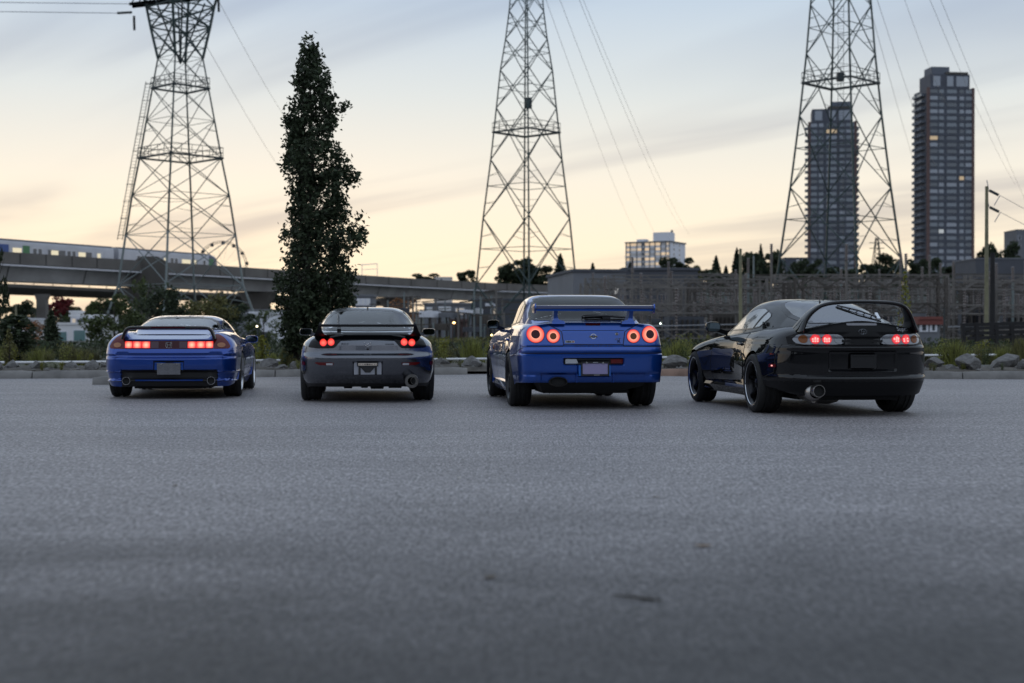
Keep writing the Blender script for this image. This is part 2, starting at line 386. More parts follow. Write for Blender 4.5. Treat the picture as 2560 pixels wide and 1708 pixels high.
def leaves_np(P, size, rng, asp=.55, up=0.0):
    """folded leaf of two triangles at every point; returns verts, faces"""
    n = len(P); d = rng.normal(size=(n, 3)); d[:, 2] += up; d /= np.linalg.norm(d, axis=1)[:, None]
    q = rng.normal(size=(n, 3)); s = np.cross(d, q); s /= np.linalg.norm(s, axis=1)[:, None] + 1e-9; nn = np.cross(d, s)
    L = size * rng.uniform(.6, 1.35, size=(n, 1))
    a = P - d * L * .5; b = P + d * L * .5; c = P + s * L * asp * .5 + nn * L * .12; e = P - s * L * asp * .5 + nn * L * .12
    V = np.stack([a, c, b, e], 1).reshape(-1, 3); k = np.arange(n)[:, None] * 4
    F = np.concatenate([np.concatenate([k, k + 1, k + 2], 1), np.concatenate([k, k + 2, k + 3], 1)], 0)
    return V, F
def np_mesh(name, V, F, material):
    me = bpy.data.meshes.new(name); me.vertices.add(len(V)); me.vertices.foreach_set('co', np.asarray(V, np.float32).ravel())
    me.loops.add(F.size); me.loops.foreach_set('vertex_index', F.astype(np.int32).ravel()); me.polygons.add(len(F))
    k = F.shape[1]; me.polygons.foreach_set('loop_start', np.arange(len(F), dtype=np.int32) * k); me.update(calc_edges=True); me.materials.append(material)
    return me
def crown_points(kind, n, rng):
    """points in a unit-high crown (0..1 in z, half width about .35)"""
    if kind == 'broad':
        nc = 26; cz = rng.uniform(.22, .92, nc); ca = rng.uniform(0, 2 * PI, nc); rr = .34 * np.sqrt(np.clip(1 - ((cz - .55) / .47) ** 2, .05, 1)) * rng.uniform(.35, 1, nc)
        c = np.stack([rr * np.cos(ca), rr * np.sin(ca), cz], 1); cs = rng.uniform(.07, .14, nc)
        i = rng.integers(0, nc, n); d = rng.normal(size=(n, 3)); d /= np.linalg.norm(d, axis=1)[:, None]
        return c[i] + d * (cs[i] * rng.uniform(.3, 1.05, n) ** .5)[:, None] * np.array([1.15, 1.15, .85])
    if kind == 'conifer':
        z = 1 - rng.uniform(0, 1, n) ** .55 * .92; tier = np.floor(z * 13) / 13; f = (z - tier) * 13
        r = .30 * (1 - z) ** .85 * (1.08 - .55 * f) * rng.uniform(.1, 1, n) ** .4; a = rng.integers(0, 9, n) * .698 + tier * 40 + rng.normal(0, .22, n)
        return np.stack([r * np.cos(a), r * np.sin(a), z - .06 * r / .3], 1)
    if kind == 'column':
        z = rng.uniform(0.03, 1, n); r = .20 * np.sqrt(np.clip(1 - (2 * z - .9) ** 2 * .75, .05, 1)) * rng.uniform(.1, 1, n) ** .4; a = rng.uniform(0, 2 * PI, n); lump = 1 + .3 * np.sin(a * 3 + z * 17)
        return np.stack([r * lump * np.cos(a), r * lump * np.sin(a), z], 1)
    if kind == 'bush':
        nc = 16; c = np.stack([rng.uniform(-.5, .5, nc), rng.uniform(-.4, .4, nc), rng.uniform(.1, .75, nc)], 1); i = rng.integers(0, nc, n); d = rng.normal(size=(n, 3)); d /= np.linalg.norm(d, axis=1)[:, None]
        return c[i] + d * (rng.uniform(.1, .28, n))[:, None]
CR = {}
def crown_mesh(kind, material, var, n=1500, size=.05):
    key = (kind, material.name, var)
    if key not in CR:
        rng = np.random.default_rng(var * 31 + len(kind)); P = crown_points(kind, n, rng); V, F = leaves_np(P, size, rng, .7); CR[key] = np_mesh('crown', V, F, material)
    return CR[key]
TR = {}
def trunk_mesh(kind):
    if kind not in TR:
        mb = MB(); mb.tube([(0, 0, -.03), (.005, 0, .2), (-.005, .01, .5), (0, 0, .85)], [.022, .016, .011, .004], 7)
        if kind == 'broad':
            r = random.Random(4)
            for k in range(7):
                a = k * .9; z = .25 + .07 * k; mb.tube([(0, 0, z), (.1 * math.cos(a), .1 * math.sin(a), z + .09), (.22 * math.cos(a), .22 * math.sin(a), z + .2)], [.009, .006, .002], 5)
        TR[kind] = mb.build('trunk', M_bark, smooth=60).data
        bpy.data.objects.remove(bpy.data.objects[-1]) if False else None
        for o in [o for o in bpy.data.objects if o.data == TR[kind]]: bpy.data.objects.remove(o)
    return TR[kind]
def tree(kind, u, vtop, vbase, D, wpx, material, label, group, var=0, n=1500, size=.055, name=None, zmin=None):
    """tree with its foot at pixel (u, vbase) and its top at vtop, at distance D"""
    b = at(u, vbase, D); t = at(u, vtop, D); h = t.z - b.z; w = wpx * D / FPX
    o = empty(name or {'conifer': 'conifer_tree', 'bush': 'shrub'}.get(kind, 'broadleaf_tree'), b, (var * 1.7 + u * .01) % 6.28, label, 'shrub' if kind == 'bush' else 'tree', group)
    half = {'broad': .40, 'conifer': .28, 'column': .22, 'bush': .70}[kind]; sx = w / 2 / half
    c = share('crown', crown_mesh(kind, material, var, n, size), o); c.scale = (sx, sx, h)
    tk = share('trunk', trunk_mesh(kind), o); tk.scale = (min(sx, h * 1.2), min(sx, h * 1.2), h if kind != 'bush' else h * .8)
    return o

# the tall columnar tree behind the kerb
def column_tree():
    D = 30.2; base = at(757, 928, D); s = D / FPX
    root = empty('columnar_tree', (base.x, D, .12), 0, 'tall slender dark leafy tree standing behind the gunmetal grey car', 'tree')
    prof = [(106, 770, 2), (130, 772, 13), (172, 777, 35), (230, 782, 48), (284, 783, 56), (361, 779, 70), (437, 795, 82), (514, 798, 80), (590, 801, 96), (667, 792, 99), (744, 788, 98), (820, 780, 84), (880, 768, 50)]
    vs_ = [p[0] for p in prof]; rng = np.random.default_rng(12)
    def env(v): return np.interp(v, vs_, [p[1] for p in prof]), np.interp(v, vs_, [p[2] for p in prof])
    tips = []; tw = MB(); P = []
    # twigs climb steeply from the trunk, leaves cluster round their ends
    nt = 700
    v = 106 + 774 * rng.uniform(0, 1, nt) ** .66
    for k in range(nt):
        cx, hw = env(v[k]); a = rng.uniform(0, 2 * PI); rr = rng.uniform(.25, 1.0) ** .6 * (1 + .12 * math.sin(v[k] * .045 + a * 2) + rng.normal(0, .03))
        x = ((cx - 757) + hw * rr * math.cos(a)) * s; y = hw * rr * math.sin(a) * s; z = (928 - v[k]) * s
        tip = Vector((x, y, z)); root_z = max(.15, z - .35 - .5 * rng.uniform(0, 1)); st = Vector((x * .25, y * .25, root_z))
        if k % 2 == 0: tw.tube([st, st.lerp(tip, .5) + Vector((0, 0, -.05)), tip], [.012, .007, .003], 4, cap=False)
        m = int(rng.integers(20, 38)); sp = rng.uniform(.045, .085)
        d = rng.normal(size=(m, 3)) * np.array([sp, sp, sp * 1.5]); P.append(np.array(tip) + d)
        m2 = 5; t = rng.uniform(.4, 1, (m2, 1)); P.append(np.array(st) + (np.array(tip) - np.array(st)) * t + rng.normal(size=(m2, 3)) * .04)
    for (u, vv, n_) in ((866, 272, 40), (850, 277, 18), (838, 281, 10), (893, 445, 40), (905, 590, 30), (888, 462, 16), (900, 548, 24)):   # stray side shoots
        c = np.array([(u - 757) * s, 0, (928 - vv) * s]); P.append(c + rng.normal(size=(n_, 3)) * .055)
    tw.tube([((838 - 757) * s, 0, (928 - 290) * s), ((866 - 757) * s, 0, (928 - 274) * s)], [.008, .003], 4)
    P = np.concatenate(P); V, F = leaves_np(P, .098, rng, .60, .4); share('crown', np_mesh('crown', V, F, L_dark), root)
    tw.tube([(0, 0, -.2), (.0, 0, 1.0), (.12, 0, 2.5), (.2, 0, 4.2), (.18, 0, 5.6), (.12, 0, 6.7)], [.06, .055, .045, .032, .018, .006], 8)
    tw.build('trunk', M_bark, root, smooth=60)
column_tree()

# ------------------------------------------------------------------ pylons
_ub = MB(); _ub.box(-.5, .5, -.5, .5, 0, 1)
def unit_bar(m):
    o = _ub.build('bar', m); me = o.data; bpy.data.objects.remove(o); return me
BAR = {m.name: unit_bar(m) for m in (M_galv_gr, M_galv, M_galv_dk, M_sub, M_sub2)}
def bar(name, a, b, w, m, parent):
    a, b = Vector(a), Vector(b); d = b - a; q = d.to_track_quat('Z', 'X')
    return share(name, BAR[m.name], parent, Matrix.LocRotScale(a, q, Vector((w, w, d.length))))
def pylon(u, D, alpha, lv, label, cross=True, m=M_galv_gr, leg=.20, br=.08, sec=.04, plat=(), low=None, lean=0.0):
    """lv: (photo row, half diagonal px at that row) from the foot up; faces braced with X in every panel"""
    s = D / FPX; root = empty('transmission_tower', (at(u, 832, D).x, D, 0), alpha, label, 'pylon', 'steel lattice pylons')
    L = [((832 - v) * s + CAMH, r * s) for v, r in lv]
    cor = [[Vector((r * math.cos(k * PI / 2), r * math.sin(k * PI / 2), z)) for k in range(4)] for z, r in L]
    for i in range(len(L) - 1):
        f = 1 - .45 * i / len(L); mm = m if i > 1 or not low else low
        for k in range(4):
            a0, a1, b0, b1 = cor[i][k], cor[i + 1][k], cor[i][(k + 1) % 4], cor[i + 1][(k + 1) % 4]
            bar('leg', a0, a1, leg * f, mm, root); bar('brace', a0, b1, br * f, mm, root); bar('brace', b0, a1, br * f, mm, root)
            w0, w1 = (a0 - b0).length, (a1 - b1).length; t = w0 / (w0 + w1)
            if cross: h0, h1 = a0.lerp(a1, t), b0.lerp(b1, t)
            else: h0, h1 = a1, b1
            bar('strut', h0, h1, br * .8 * f, mm, root)
            x = a0.lerp(b1, t)
            if not cross and i % 2: continue
            for p, q in ((a0.lerp(a1, .25), a0.lerp(x, .5)), (b0.lerp(b1, .25), b0.lerp(x, .5)), (a0.lerp(a1, .72), a1.lerp(x, .5)), (b0.lerp(b1, .72), b1.lerp(x, .5))): bar('lattice', p, q, sec, mm, root)
    for z_i in plat:   # walkway ring with handrail
        z, r = (832 - z_i) * s + CAMH, np.interp(-z_i, [-v for v, _ in lv], [q for _, q in lv]) * s
        for k in range(4):
            a, b = Vector((r * 1.04 * math.cos(k * PI / 2), r * 1.04 * math.sin(k * PI / 2), z)), Vector((r * 1.04 * math.cos((k + 1) * PI / 2), r * 1.04 * math.sin((k + 1) * PI / 2), z))
            bar('walkway', a, b, .18, M_galv_dk, root)
            for dz in (.55, 1.1): bar('handrail', a + Vector((0, 0, dz)), b + Vector((0, 0, dz)), .06, M_galv_dk, root)
            for t in np.linspace(0, 1, 6)[:-1]: bar('rail_post', a.lerp(b, t), a.lerp(b, t) + Vector((0, 0, 1.1)), .05, M_galv_dk, root)
    return root, L, s
# left pylon: waisted, with a cage head
LV = [(872, 215), (714, 156), (588, 137), (489, 121), (396, 102), (303, 85), (222, 70), (147, 56)]
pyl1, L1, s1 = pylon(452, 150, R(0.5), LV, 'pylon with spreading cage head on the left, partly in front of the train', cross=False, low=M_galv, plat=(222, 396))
def head(root, L, s):
    z0, r0 = L[-1]; rows = [(147, 56, 56), (70, 74, 70), (20, 84, 84), (-70, 110, 80)]
    prev = None
    for v, rx, rr in rows:
        z = (832 - v) * s + CAMH; cur = [Vector((rx * s * math.cos(k * PI / 2), rx * s * math.sin(k * PI / 2), z)) for k in range(4)]
        if prev:
            for k in range(4):
                bar('leg', prev[k], cur[k], .24, M_galv_gr, root); bar('brace', prev[k], cur[(k + 1) % 4], .12, M_galv_gr, root); bar('brace', prev[(k + 1) % 4], cur[k], .12, M_galv_gr, root); bar('strut', cur[k], cur[(k + 1) % 4], .13, M_galv_gr, root)
                for t in (.33, .66): bar('lattice', prev[k].lerp(cur[k], t), prev[(k + 1) % 4].lerp(cur[(k + 1) % 4], t), .07, M_galv_gr, root)
        prev = cur
    # inner V and crossarm beams
    zt = (832 - 20) * s + CAMH; a = Vector((0, 0, (832 - 160) * s + CAMH))
    for k in range(4): bar('inner_brace', a, Vector((60 * s * math.cos(k * PI / 2 + .3), 60 * s * math.sin(k * PI / 2 + .3), zt + .6)), .16, M_galv_dk, root)
    arm = Matrix.Rotation(R(0), 4, 'Z'); ax = arm @ Vector((1, 0, 0)); ay = arm @ Vector((0, 1, 0))
    for dz, rr in ((0, .26), (1.5, .2)):
        for side in (-1, 1):
            for dy in (-1.2, 1.2): bar('crossarm', ay * dy * side * 0 + ax * -5.2 + ay * dy * .5 + Vector((0, 0, zt + dz + .2)), ax * 3.2 + ay * dy * .5 + Vector((0, 0, zt + dz + 1.2)), rr, M_galv_dk, root)
    for k in range(11): bar('lattice', ax * (-5 + k * .75) + Vector((0, -.5, zt + .3 + k * .09)), ax * (-4.6 + k * .75) + Vector((0, .5, zt + 1.7 + k * .09)), .09, M_galv_dk, root)
head(pyl1, L1, s1)
# caged ladder on the left leg
lad = MB(); sL = s1
def legpt(v): 
    r = np.interp(-v, [-q for q, _ in LV], [w for _, w in LV]) * sL; a = PI; return Vector((r * math.cos(a) - .30, r * math.sin(a), (832 - v) * sL + CAMH))
for dx_ in (0, .5): lad.tube([legpt(600) + Vector((-dx_, 0, 0)), legpt(400) + Vector((-dx_, 0, 0)), legpt(205) + Vector((-dx_, 0, 0))], .045, 5)
for v in range(210, 600, 42): p = legpt(v); lad.bar(p + Vector((.3, 0, 0)), p + Vector((-.55, 0, 0)), .06)
for v in range(212, 600, 8): p = legpt(v); lad.bar(p, p + Vector((-.5, 0, 0)), .03)
lad.build('ladder', M_galv_gr, pyl1)
# middle pylon (seen on its corner) and right pylon
py2, L2, s2 = pylon(1316, 165, R(2.4), [(880, 158), (712, 125), (546, 108), (400, 89), (271, 75), (177, 65), (99, 52), (29, 43), (-35, 38), (-95, 33)], 'pylon in the middle of the photo above the boxy blue coupe', plat=(332,), leg=.20, br=.095)
py3, L3, s3 = pylon(2101, 150, R(1.0), [(880, 190), (645, 152), (470, 126), (291, 103), (136, 86), (14, 76), (-90, 66), (-170, 58)], 'pylon on the right standing in front of a dark high-rise', plat=(209,), leg=.21, br=.10)
for rt in (py3,):   # hanging service ladder and junction box
    mb = MB(); zt_ = (832 - 10) * s3 + CAMH; zb_ = (832 - 640) * s3 + CAMH
    for dx_ in (-.3, .3): mb.bar((dx_, 0, zb_), (dx_, 0, zt_), .035)
    for k in range(90): z = lerp(zb_, zt_, k / 90); mb.bar((-.3, 0, z), (.3, 0, z), .02)
    mb.build('ladder', M_galv_dk, rt); b2 = MB(); z = (832 - 193) * s3 + CAMH; b2.box(-.4, .3, -.3, .3, z - .45, z + .4); b2.build('junction_box', M_galv_dk, rt)
mb = MB(); z = (832 - 260) * s2 + CAMH; mb.box(-.1, .6, -.8, -.1, z - .6, z + .6); mb.build('junction_box', M_galv_dk, py2)
# insulators on the left pylon crossarm
for (u0, v0, u1, v1, D_, lab) in ((293, 33, 330, 31, 148, 'dark insulator string stretched out left from the left pylon head'), (335, 40, 336, 76, 149, 'insulator string hanging from the left arm tip of the left pylon'), (546, -4, 547, 30, 150, 'insulator string hanging right of the left pylon head')):
    a, b = at(u0, v0, D_), at(u1, v1, D_); mb = MB(); n = 22; pts = []; rad = []
    for k in range(n + 1): pts.append(a.lerp(b, k / n) - a); rad.append(.16 if k % 2 else .09)
    mb.tube(pts, rad, 8); o = mb.build('insulator', M_galv_dk); o.location = a; tag(o, lab, 'insulator')
# overhead cables: each one sags from a pylon towards the far right
CB = [((545, 0, 150), (692, 250, 260), 'cable dropping right from the left pylon head, upper one'), ((505, 95, 152), (700, 410, 300), 'cable dropping right from the left pylon waist, lower one'),
      ((1365, 0, 170), (1545, 470, 420), 'leftmost cable falling away right of the middle pylon'), ((1400, 0, 172), (1600, 490, 430), 'second cable falling away right of the middle pylon'), ((1448, 0, 175), (1645, 450, 420), 'third cable falling away right of the middle pylon'), ((1458, 0, 178), (1668, 470, 430), 'fourth cable falling away right of the middle pylon'),
      ((2170, 0, 152), (2305, 452, 420), 'cable from the right pylon ending above the right high-rise, left one'), ((2193, 0, 155), (2330, 380, 400), 'cable from the right pylon passing left of the right high-rise'), ((2262, 0, 170), (2340, 195, 300), 'cable crossing the sky above the left shoulder of the right high-rise'), ((2325, 0, 170), (2475, 330, 300), 'cable passing over the roof of the right high-rise'), ((2352, 0, 172), (2580, 520, 420), 'cable falling right of the right high-rise to the photo edge'),
      ((-20, 6, 140), (330, 10, 150), 'upper cable from the left photo edge to the left pylon'), ((-20, 29, 140), (293, 33, 148), 'lower cable from the left photo edge to the dark insulator')]
for i, (a, b, lab) in enumerate(CB):
    A_, B_ = at(*a), at(*b); pts = []
    if i < 11: d = (B_ - A_); A_ = A_ - d * .35; B_ = B_ + d * 1.1
    for k in range(17): t = k / 16; p = A_.lerp(B_, t); p.z -= (A_ - B_).length * .006 * 4 * t * (1 - t) * (1 if i < 11 else .02); pts.append(p - A_)
    if i < 11:
        sh = (A_ - B_).length * .006 * 4 * .143 * .857
        pts = [p + Vector((0, 0, sh)) for p in pts]
    mb = MB(); mb.tube(pts, .024 if i < 11 else .035, 5); o = mb.build('power_cable', M_cable); o.location = A_; tag(o, lab, 'cable', 'overhead power cables')
# ------------------------------------------------------------------ viaduct with train, road bridge
VH = 9.5
M_seamdk = mat('joint_shadow_gap', (.03, .028, .026), .9)
def vp(u, v): D = FPX * VH / (832.0 - v); return at(u, v, D)
VP = [(-520, 604), (-250, 619), (0, 635), (340, 656.5), (680, 678), (960, 696), (1190, 709), (1430, 718), (1640, 724)]
vpts = [vp(u, v) for u, v in VP]
def along(pts, prof):
    """sweep a (side, height) profile along a plan path; heights are absolute"""
    rings = []
    for i, p in enumerate(pts):
        d = pts[min(i + 1, len(pts) - 1)] - pts[max(i - 1, 0)]; d.z = 0; d.normalize(); nrm = Vector((d.y, -d.x, 0))
        rings.append([(p.x + nrm.x * a, p.y + nrm.y * a, b) for a, b in prof])
    return rings
zt = CAMH + VH
vd = empty('viaduct', (vpts[3].x, vpts[3].y, 0), 0, 'long grey concrete rail viaduct crossing behind the left pylon and the columnar tree', 'viaduct')
def vbuild(name, prof, m, sm=30):
    mb = MB(); mb.loft(along(vpts, prof)); mb.v = [(x - vd.location.x, y - vd.location.y, z) for x, y, z in mb.v]; return mb.build(name, m, vd, smooth=sm, fix=True)
vbuild('girder', [(3.2, zt - 1.35), (2.3, zt - 1.6), (1.7, zt - 3.3), (-1.7, zt - 3.3), (-2.3, zt - 1.6), (-3.2, zt - 1.35)], M_conc_lt)
vbuild('deck', [(4.1, zt - 1.0), (4.1, zt - 1.34), (-4.1, zt - 1.34), (-4.1, zt - 1.0)], M_conc)
for sg in (1, -1): vbuild('parapet', [(sg * 4.12, zt - 1.36), (sg * 4.12, zt), (sg * 3.9, zt), (sg * 3.9, zt - 1.0)], M_conc)
vbuild('conduit', [(4.22, zt - 1.45), (4.22, zt - 1.62), (4.0, zt - 1.62), (4.0, zt - 1.45)], mat('conduit_white', (.60, .60, .64), .4))
def vat(u):
    return [float(np.interp(u, [q[0] for q in VP], [getattr(p, k) for p in vpts])) for k in 'xy']
for k_, u in enumerate(range(-200, 1420, 62)):   # expansion joints and parapet panels
    x, y = vat(u); x2, y2 = vat(u + 5); a_ = math.atan2(y2 - y, x2 - x); mb = MB()
    mb.box(-.05, .05, -4.16, -4.10, zt - 1.36, zt + .01)
    if k_ % 3 == 0: mb.loft([[(-.07, -3.22, zt - 1.36), (.07, -3.22, zt - 1.36)], [(-.07, -2.34, zt - 1.6), (.07, -2.34, zt - 1.6)], [(-.07, -1.74, zt - 3.3), (.07, -1.74, zt - 3.3)]], close=False, cap=False)
    o = mb.build('joint', M_seamdk, vd); o.location = (x - vd.location.x, y - vd.location.y, 0); o.rotation_euler = (0, 0, a_)
def pier(u, D=None, head=3.4):
    x = float(np.interp(u, [q[0] for q in VP], [p.x for p in vpts])); y = float(np.interp(u, [q[0] for q in VP], [p.y for p in vpts]))
    mb = MB(); mb.loft([[(a * w, b * .9, z) for a, b in ((-1, -1), (1, -1), (1, 1), (-1, 1))] for w, z in ((1.1, -1), (1.1, zt - 6.0), (2.7, zt - 3.9), (head, zt - 3.32))])
    o = mb.build('pier', M_conc, vd, fix=True); o.location = (x - vd.location.x, y - vd.location.y, 0); o.rotation_euler = (0, 0, R(-27))
for u in (-120, 352, 640, 985, 1290): pier(u)
# dark outrigger tower of the viaduct beside the left pylon
mb = MB(); p = vp(352, 657); mb.loft([[(a * w - vd.location.x + p.x + 2.6, b - vd.location.y + p.y - 5.2, z) for a, b in ((-1, -.5), (1, -.5), (1, .5), (-1, .5))] for w, z in ((1.5, zt - 4.6), (2.3, zt - 3.2), (2.3, zt - .2), (1.0, zt + .55))]); mb.build('pier_head', M_conc_dk, vd, fix=True)
# signal gantry and wires on the far end
sg_ = MB(); a = vp(905, 692); 
for dx_ in (0, 2.6): sg_.bar((a.x + dx_, a.y, zt - .5), (a.x + dx_, a.y, zt + 2.2), .10)
sg_.bar((a.x, a.y, zt + 2.0), (a.x + 2.6, a.y, zt + 2.2), .12); sg_.bar((a.x, a.y, zt + 1.2), (a.x + 2.6, a.y, zt + 1.3), .08); o = sg_.build('signal_gantry', M_white); tag(o, 'small pale frame standing on the viaduct right of the columnar tree', 'gantry')

# train
M_tr = mat('train_silver', (0.46, 0.465, 0.50), 0.4, metal=0.3, noise=0.1, nscale=.4); M_trd = mat('train_roof', (0.10, 0.10, 0.115), 0.6); M_tdoor = mat('train_door', (0.60, 0.60, 0.62), 0.4)
M_tnavy = mat('train_navy', (0.045, 0.05, 0.11), 0.35, coat=.5); M_tgrn = mat('train_green', (0.08, 0.22, 0.09), 0.4); M_tblue = mat('train_blue', (0.05, 0.10, 0.30), 0.4)
M_twin = mat('train_window', (0.06, 0.07, 0.08), 0.1, coat=.6); M_tlit = mat('train_lit_window', (0.5, 0.45, 0.3), 0.3, emit=(1.0, 0.86, 0.58), estr=.5)
td = (vpts[4] - vpts[2]); td.z = 0; ta = math.atan2(td.y, td.x); t0 = vpts[2]
def train_car(s0, s1, label, nose, feats):
    L = s1 - s0; d = Vector((math.cos(ta), math.sin(ta), 0)); o = empty('train_car', t0 + d * s0 - Vector((0, 0, t0.z - (zt - 1.4))), ta, label, 'train car', 'cars of the train on the viaduct')
    prof = [(-1.35, 0), (-1.35, 2.45), (-1.28, 2.9), (-1.0, 3.12), (1.0, 3.12), (1.28, 2.9), (1.35, 2.45), (1.35, 0)]
    mb = MB(); xs = [(0.25, 1)] + [(L * k / 6, 1) for k in range(1, 6)] + ([(L - 2.2, 1)] if nose else [(L - .25, 1)]); mb.loft([[(x, a, b) for a, b in prof] for x, _ in xs]); mb.build('car_body', M_tr, o, smooth=40, fix=True)
    rf = MB(); rf.loft([[(x, a, b) for a, b in ((-1.2, 2.98), (-1.05, 3.2), (1.05, 3.2), (1.2, 2.98))] for x in (0.3, L - (2.2 if nose else .3))]); rf.build('car_roof', M_trd, o, fix=True)
    if nose:
        nb = MB(); nb.loft([[(x, a * w, b * h) for a, b in prof] for x, w, h in ((L - 2.195, 1, 1), (L - 1.2, .98, .99), (L - .5, .92, .93), (L, .8, .72))]); nb.build('cab', M_tnavy, o, smooth=40, fix=True)
        w = MB(); w.add([(L - .42, -1.0, 2.3), (L - .42, 1.0, 2.3), (L - .05, .85, 1.4), (L - .05, -.85, 1.4)], [(0, 1, 2, 3)]); w.build('cab_window', M_twin, o)
        st = MB(); st.loft([[(L - 2.0, -1.36, 1.25), (L - 2.0, -1.36, .5)], [(L - .9, -1.34, 1.0), (L - .9, -1.34, .5)], [(L - .1, -1.12, .9), (L - .1, -1.12, .55)]], close=False, cap=False); st.build('cab_stripe', M_white, o)
    y = -1.362
    for kind, x0, x1, *q in feats:
        b = MB(); z0, z1 = {'door': (.25, 2.35), 'win': (1.35, 2.2), 'lit': (1.45, 2.15), 'green': (.9, 2.5), 'blue': (.9, 2.5), 'dwin': (1.3, 2.2)}[kind]
        yy = y - {'door': 0, 'win': .004, 'lit': .010, 'green': .002, 'blue': .002, 'dwin': .012}[kind]; b.box(x0, x1, yy - .01, yy + .02, z0, z1)
        b.build({'door': 'door', 'win': 'window', 'lit': 'lit_window', 'green': 'green_panel', 'blue': 'blue_panel', 'dwin': 'door_window'}[kind], {'door': M_tdoor, 'win': M_twin, 'lit': M_tlit, 'green': M_tgrn, 'blue': M_tblue, 'dwin': M_twin}[kind], o)
    return o
def doorset(x): return [('door', x, x + .85), ('door', x + .87, x + 1.72), ('dwin', x + .15, x + .72), ('dwin', x + 1.02, x + 1.56)]
train_car(-24.5, -3.2, 'rear train car cut off by the left photo edge', False, doorset(4) + doorset(10) + doorset(16))
train_car(-2.9, 18.2, 'silver train car with green and blue end panel at the left edge of the photo', False, [('blue', .4, 3.0), ('lit', 3.6, 5.0), ('green', 5.2, 6.3)] + doorset(6.7) + [('win', 9.3, 12.2), ('lit', 9.8, 11.0)] + doorset(12.4)[:4] + [('lit', 14.5, 15.7), ('win', 15.8, 16.8)] + doorset(17.0)[:0] + [('door', 17.6, 18.8), ('lit', 17.8, 18.4)])
train_car(18.6, 39.4, 'leading silver train car with dark navy cab behind the left pylon', True, doorset(3.6) + [('lit', 4.9, 5.3), ('lit', 6.6, 8.3), ('lit', 9.1, 9.7)] + doorset(10.3) + [('lit', 12.8, 14.6), ('win', 14.9, 16.0), ('lit', 15.2, 15.8), ('door', 17.2, 18.0), ('dwin', 17.35, 17.85), ('green', 18.6, 19.6)])

# road bridge behind, lower and darker
BP = [at(-400, 692, 262), at(0, 712, 300), at(300, 727, 340), at(690, 741, 391), at(960, 750, 440)]
rb = empty('road_bridge', (BP[1].x, BP[1].y, 0), 0, 'dark low road bridge running beneath the rail viaduct at left', 'bridge')
zb_ = CAMH + 120 * 300 / FPX
def rbuild(name, prof, m):
    mb = MB(); mb.loft(along(BP, prof)); mb.v = [(x - rb.location.x, y - rb.location.y, z) for x, y, z in mb.v]; return mb.build(name, m, rb, fix=True)
rbuild('deck', [(6, zb_), (6, zb_ - .7), (4, zb_ - 1.9), (-4, zb_ - 1.9), (-6, zb_ - .7), (-6, zb_)], M_conc_dk)
rbuild('handrail', [(5.9, zb_ + .75), (5.9, zb_ + .68), (5.8, zb_ + .68), (5.8, zb_ + .75)], M_galv_dk)
for u in range(-100, 900, 45):
    x = float(np.interp(u, [-400, 0, 300, 690, 960], [p.x for p in BP])); y = float(np.interp(u, [-400, 0, 300, 690, 960], [p.y for p in BP]))
    mb = MB(); mb.box(-.06, .06, -.06, .06, 0, .72); q = mb.build('rail_post', M_galv_dk, rb); q.location = (x - rb.location.x + 4.9, y - rb.location.y - 3.0, zb_)
for u in (106, 590):
    p = at(u, 740, 303 if u < 200 else 378); mb = MB(); mb.loft([[(a * w, b * 1.0, z) for a, b in ((-1, -1), (1, -1), (1, 1), (-1, 1))] for w, z in ((1.0, -2), (1.0, zb_ - 3.2), (1.5, zb_ - 1.91))]); q = mb.build('pier', M_conc, rb, fix=True); q.location = (p.x - rb.location.x, p.y - rb.location.y, 0)

# ferris wheel far behind the bridge
fw = empty('ferris_wheel', (at(556, 700, 520).x, 520, 0), R(20), 'distant ferris wheel rim showing above the viaduct beside the left pylon', 'ferris wheel')
mb = MB(); c = at(556, 665, 520); r_ = 62 * 520 / FPX
for rr in (r_, r_ * .93): mb.tube([(rr * math.cos(a), 0, c.z + rr * math.sin(a)) for a in np.linspace(0, 2 * PI, 41)], .12, 5, cap=False)
mb.build('rim', M_galv_dk, fw)
for k in range(14):
    a = 2 * PI * k / 14 + .2; mb = MB(); mb.loft([[(q * .55, w * .5, z) for q, w in ((-1, -1), (1, -1), (1, 1), (-1, 1))] for z in (-1.3, -.2)]); mb.bar((0, 0, -.2), (0, 0, 0), .2); g = mb.build('gondola', M_galv_dk, fw, fix=True); g.location = (r_ * math.cos(a), 0, c.z + r_ * math.sin(a)); g.rotation_euler = (0, 0, 0)
mb = MB()
for k in range(14): a = 2 * PI * k / 14; mb.bar((0, 0, c.z), (r_ * .93 * math.cos(a), 0, c.z + r_ * .93 * math.sin(a)), .05)
for sg in (-1, 1): mb.bar((0, 0, c.z), (sg * 5, 0, 0), .4)
mb.build('spokes', M_galv, fw)

# ------------------------------------------------------------------ high-rises and other buildings
M_brick = mat('dark_brick', (0.070, 0.078, 0.100), 0.7, noise=.15, nscale=.3); M_pier = mat('brown_brick_pier', (0.125, 0.078, 0.072), 0.8); M_pane = [mat('tower_pane_%s' % n, c, .08, coat=.5, metal=m) for n, c, m in (('dark', (.09, .11, .13), 0), ('mid', (.15, .18, .21), .1), ('pale', (.24, .27, .31), .2))]
M_plit = mat('tower_lit_pane', (.5, .4, .25), .3, emit=(1, .70, .40), estr=.22); M_plitw = mat('tower_lit_pane_white', (.6, .6, .55), .3, emit=(.95, .98, 1), estr=.16); M_balc = mat('balcony_slab', (.28, .29, .32), .7); M_brail = mat('balcony_glass', (.14, .16, .19), .15, coat=.4)
def unit_pane(m):
    mb = MB(); mb.box(-.5, .5, -.06, 0, 0, 1); o = mb.build('window', m); me = o.data; bpy.data.objects.remove(o); return me
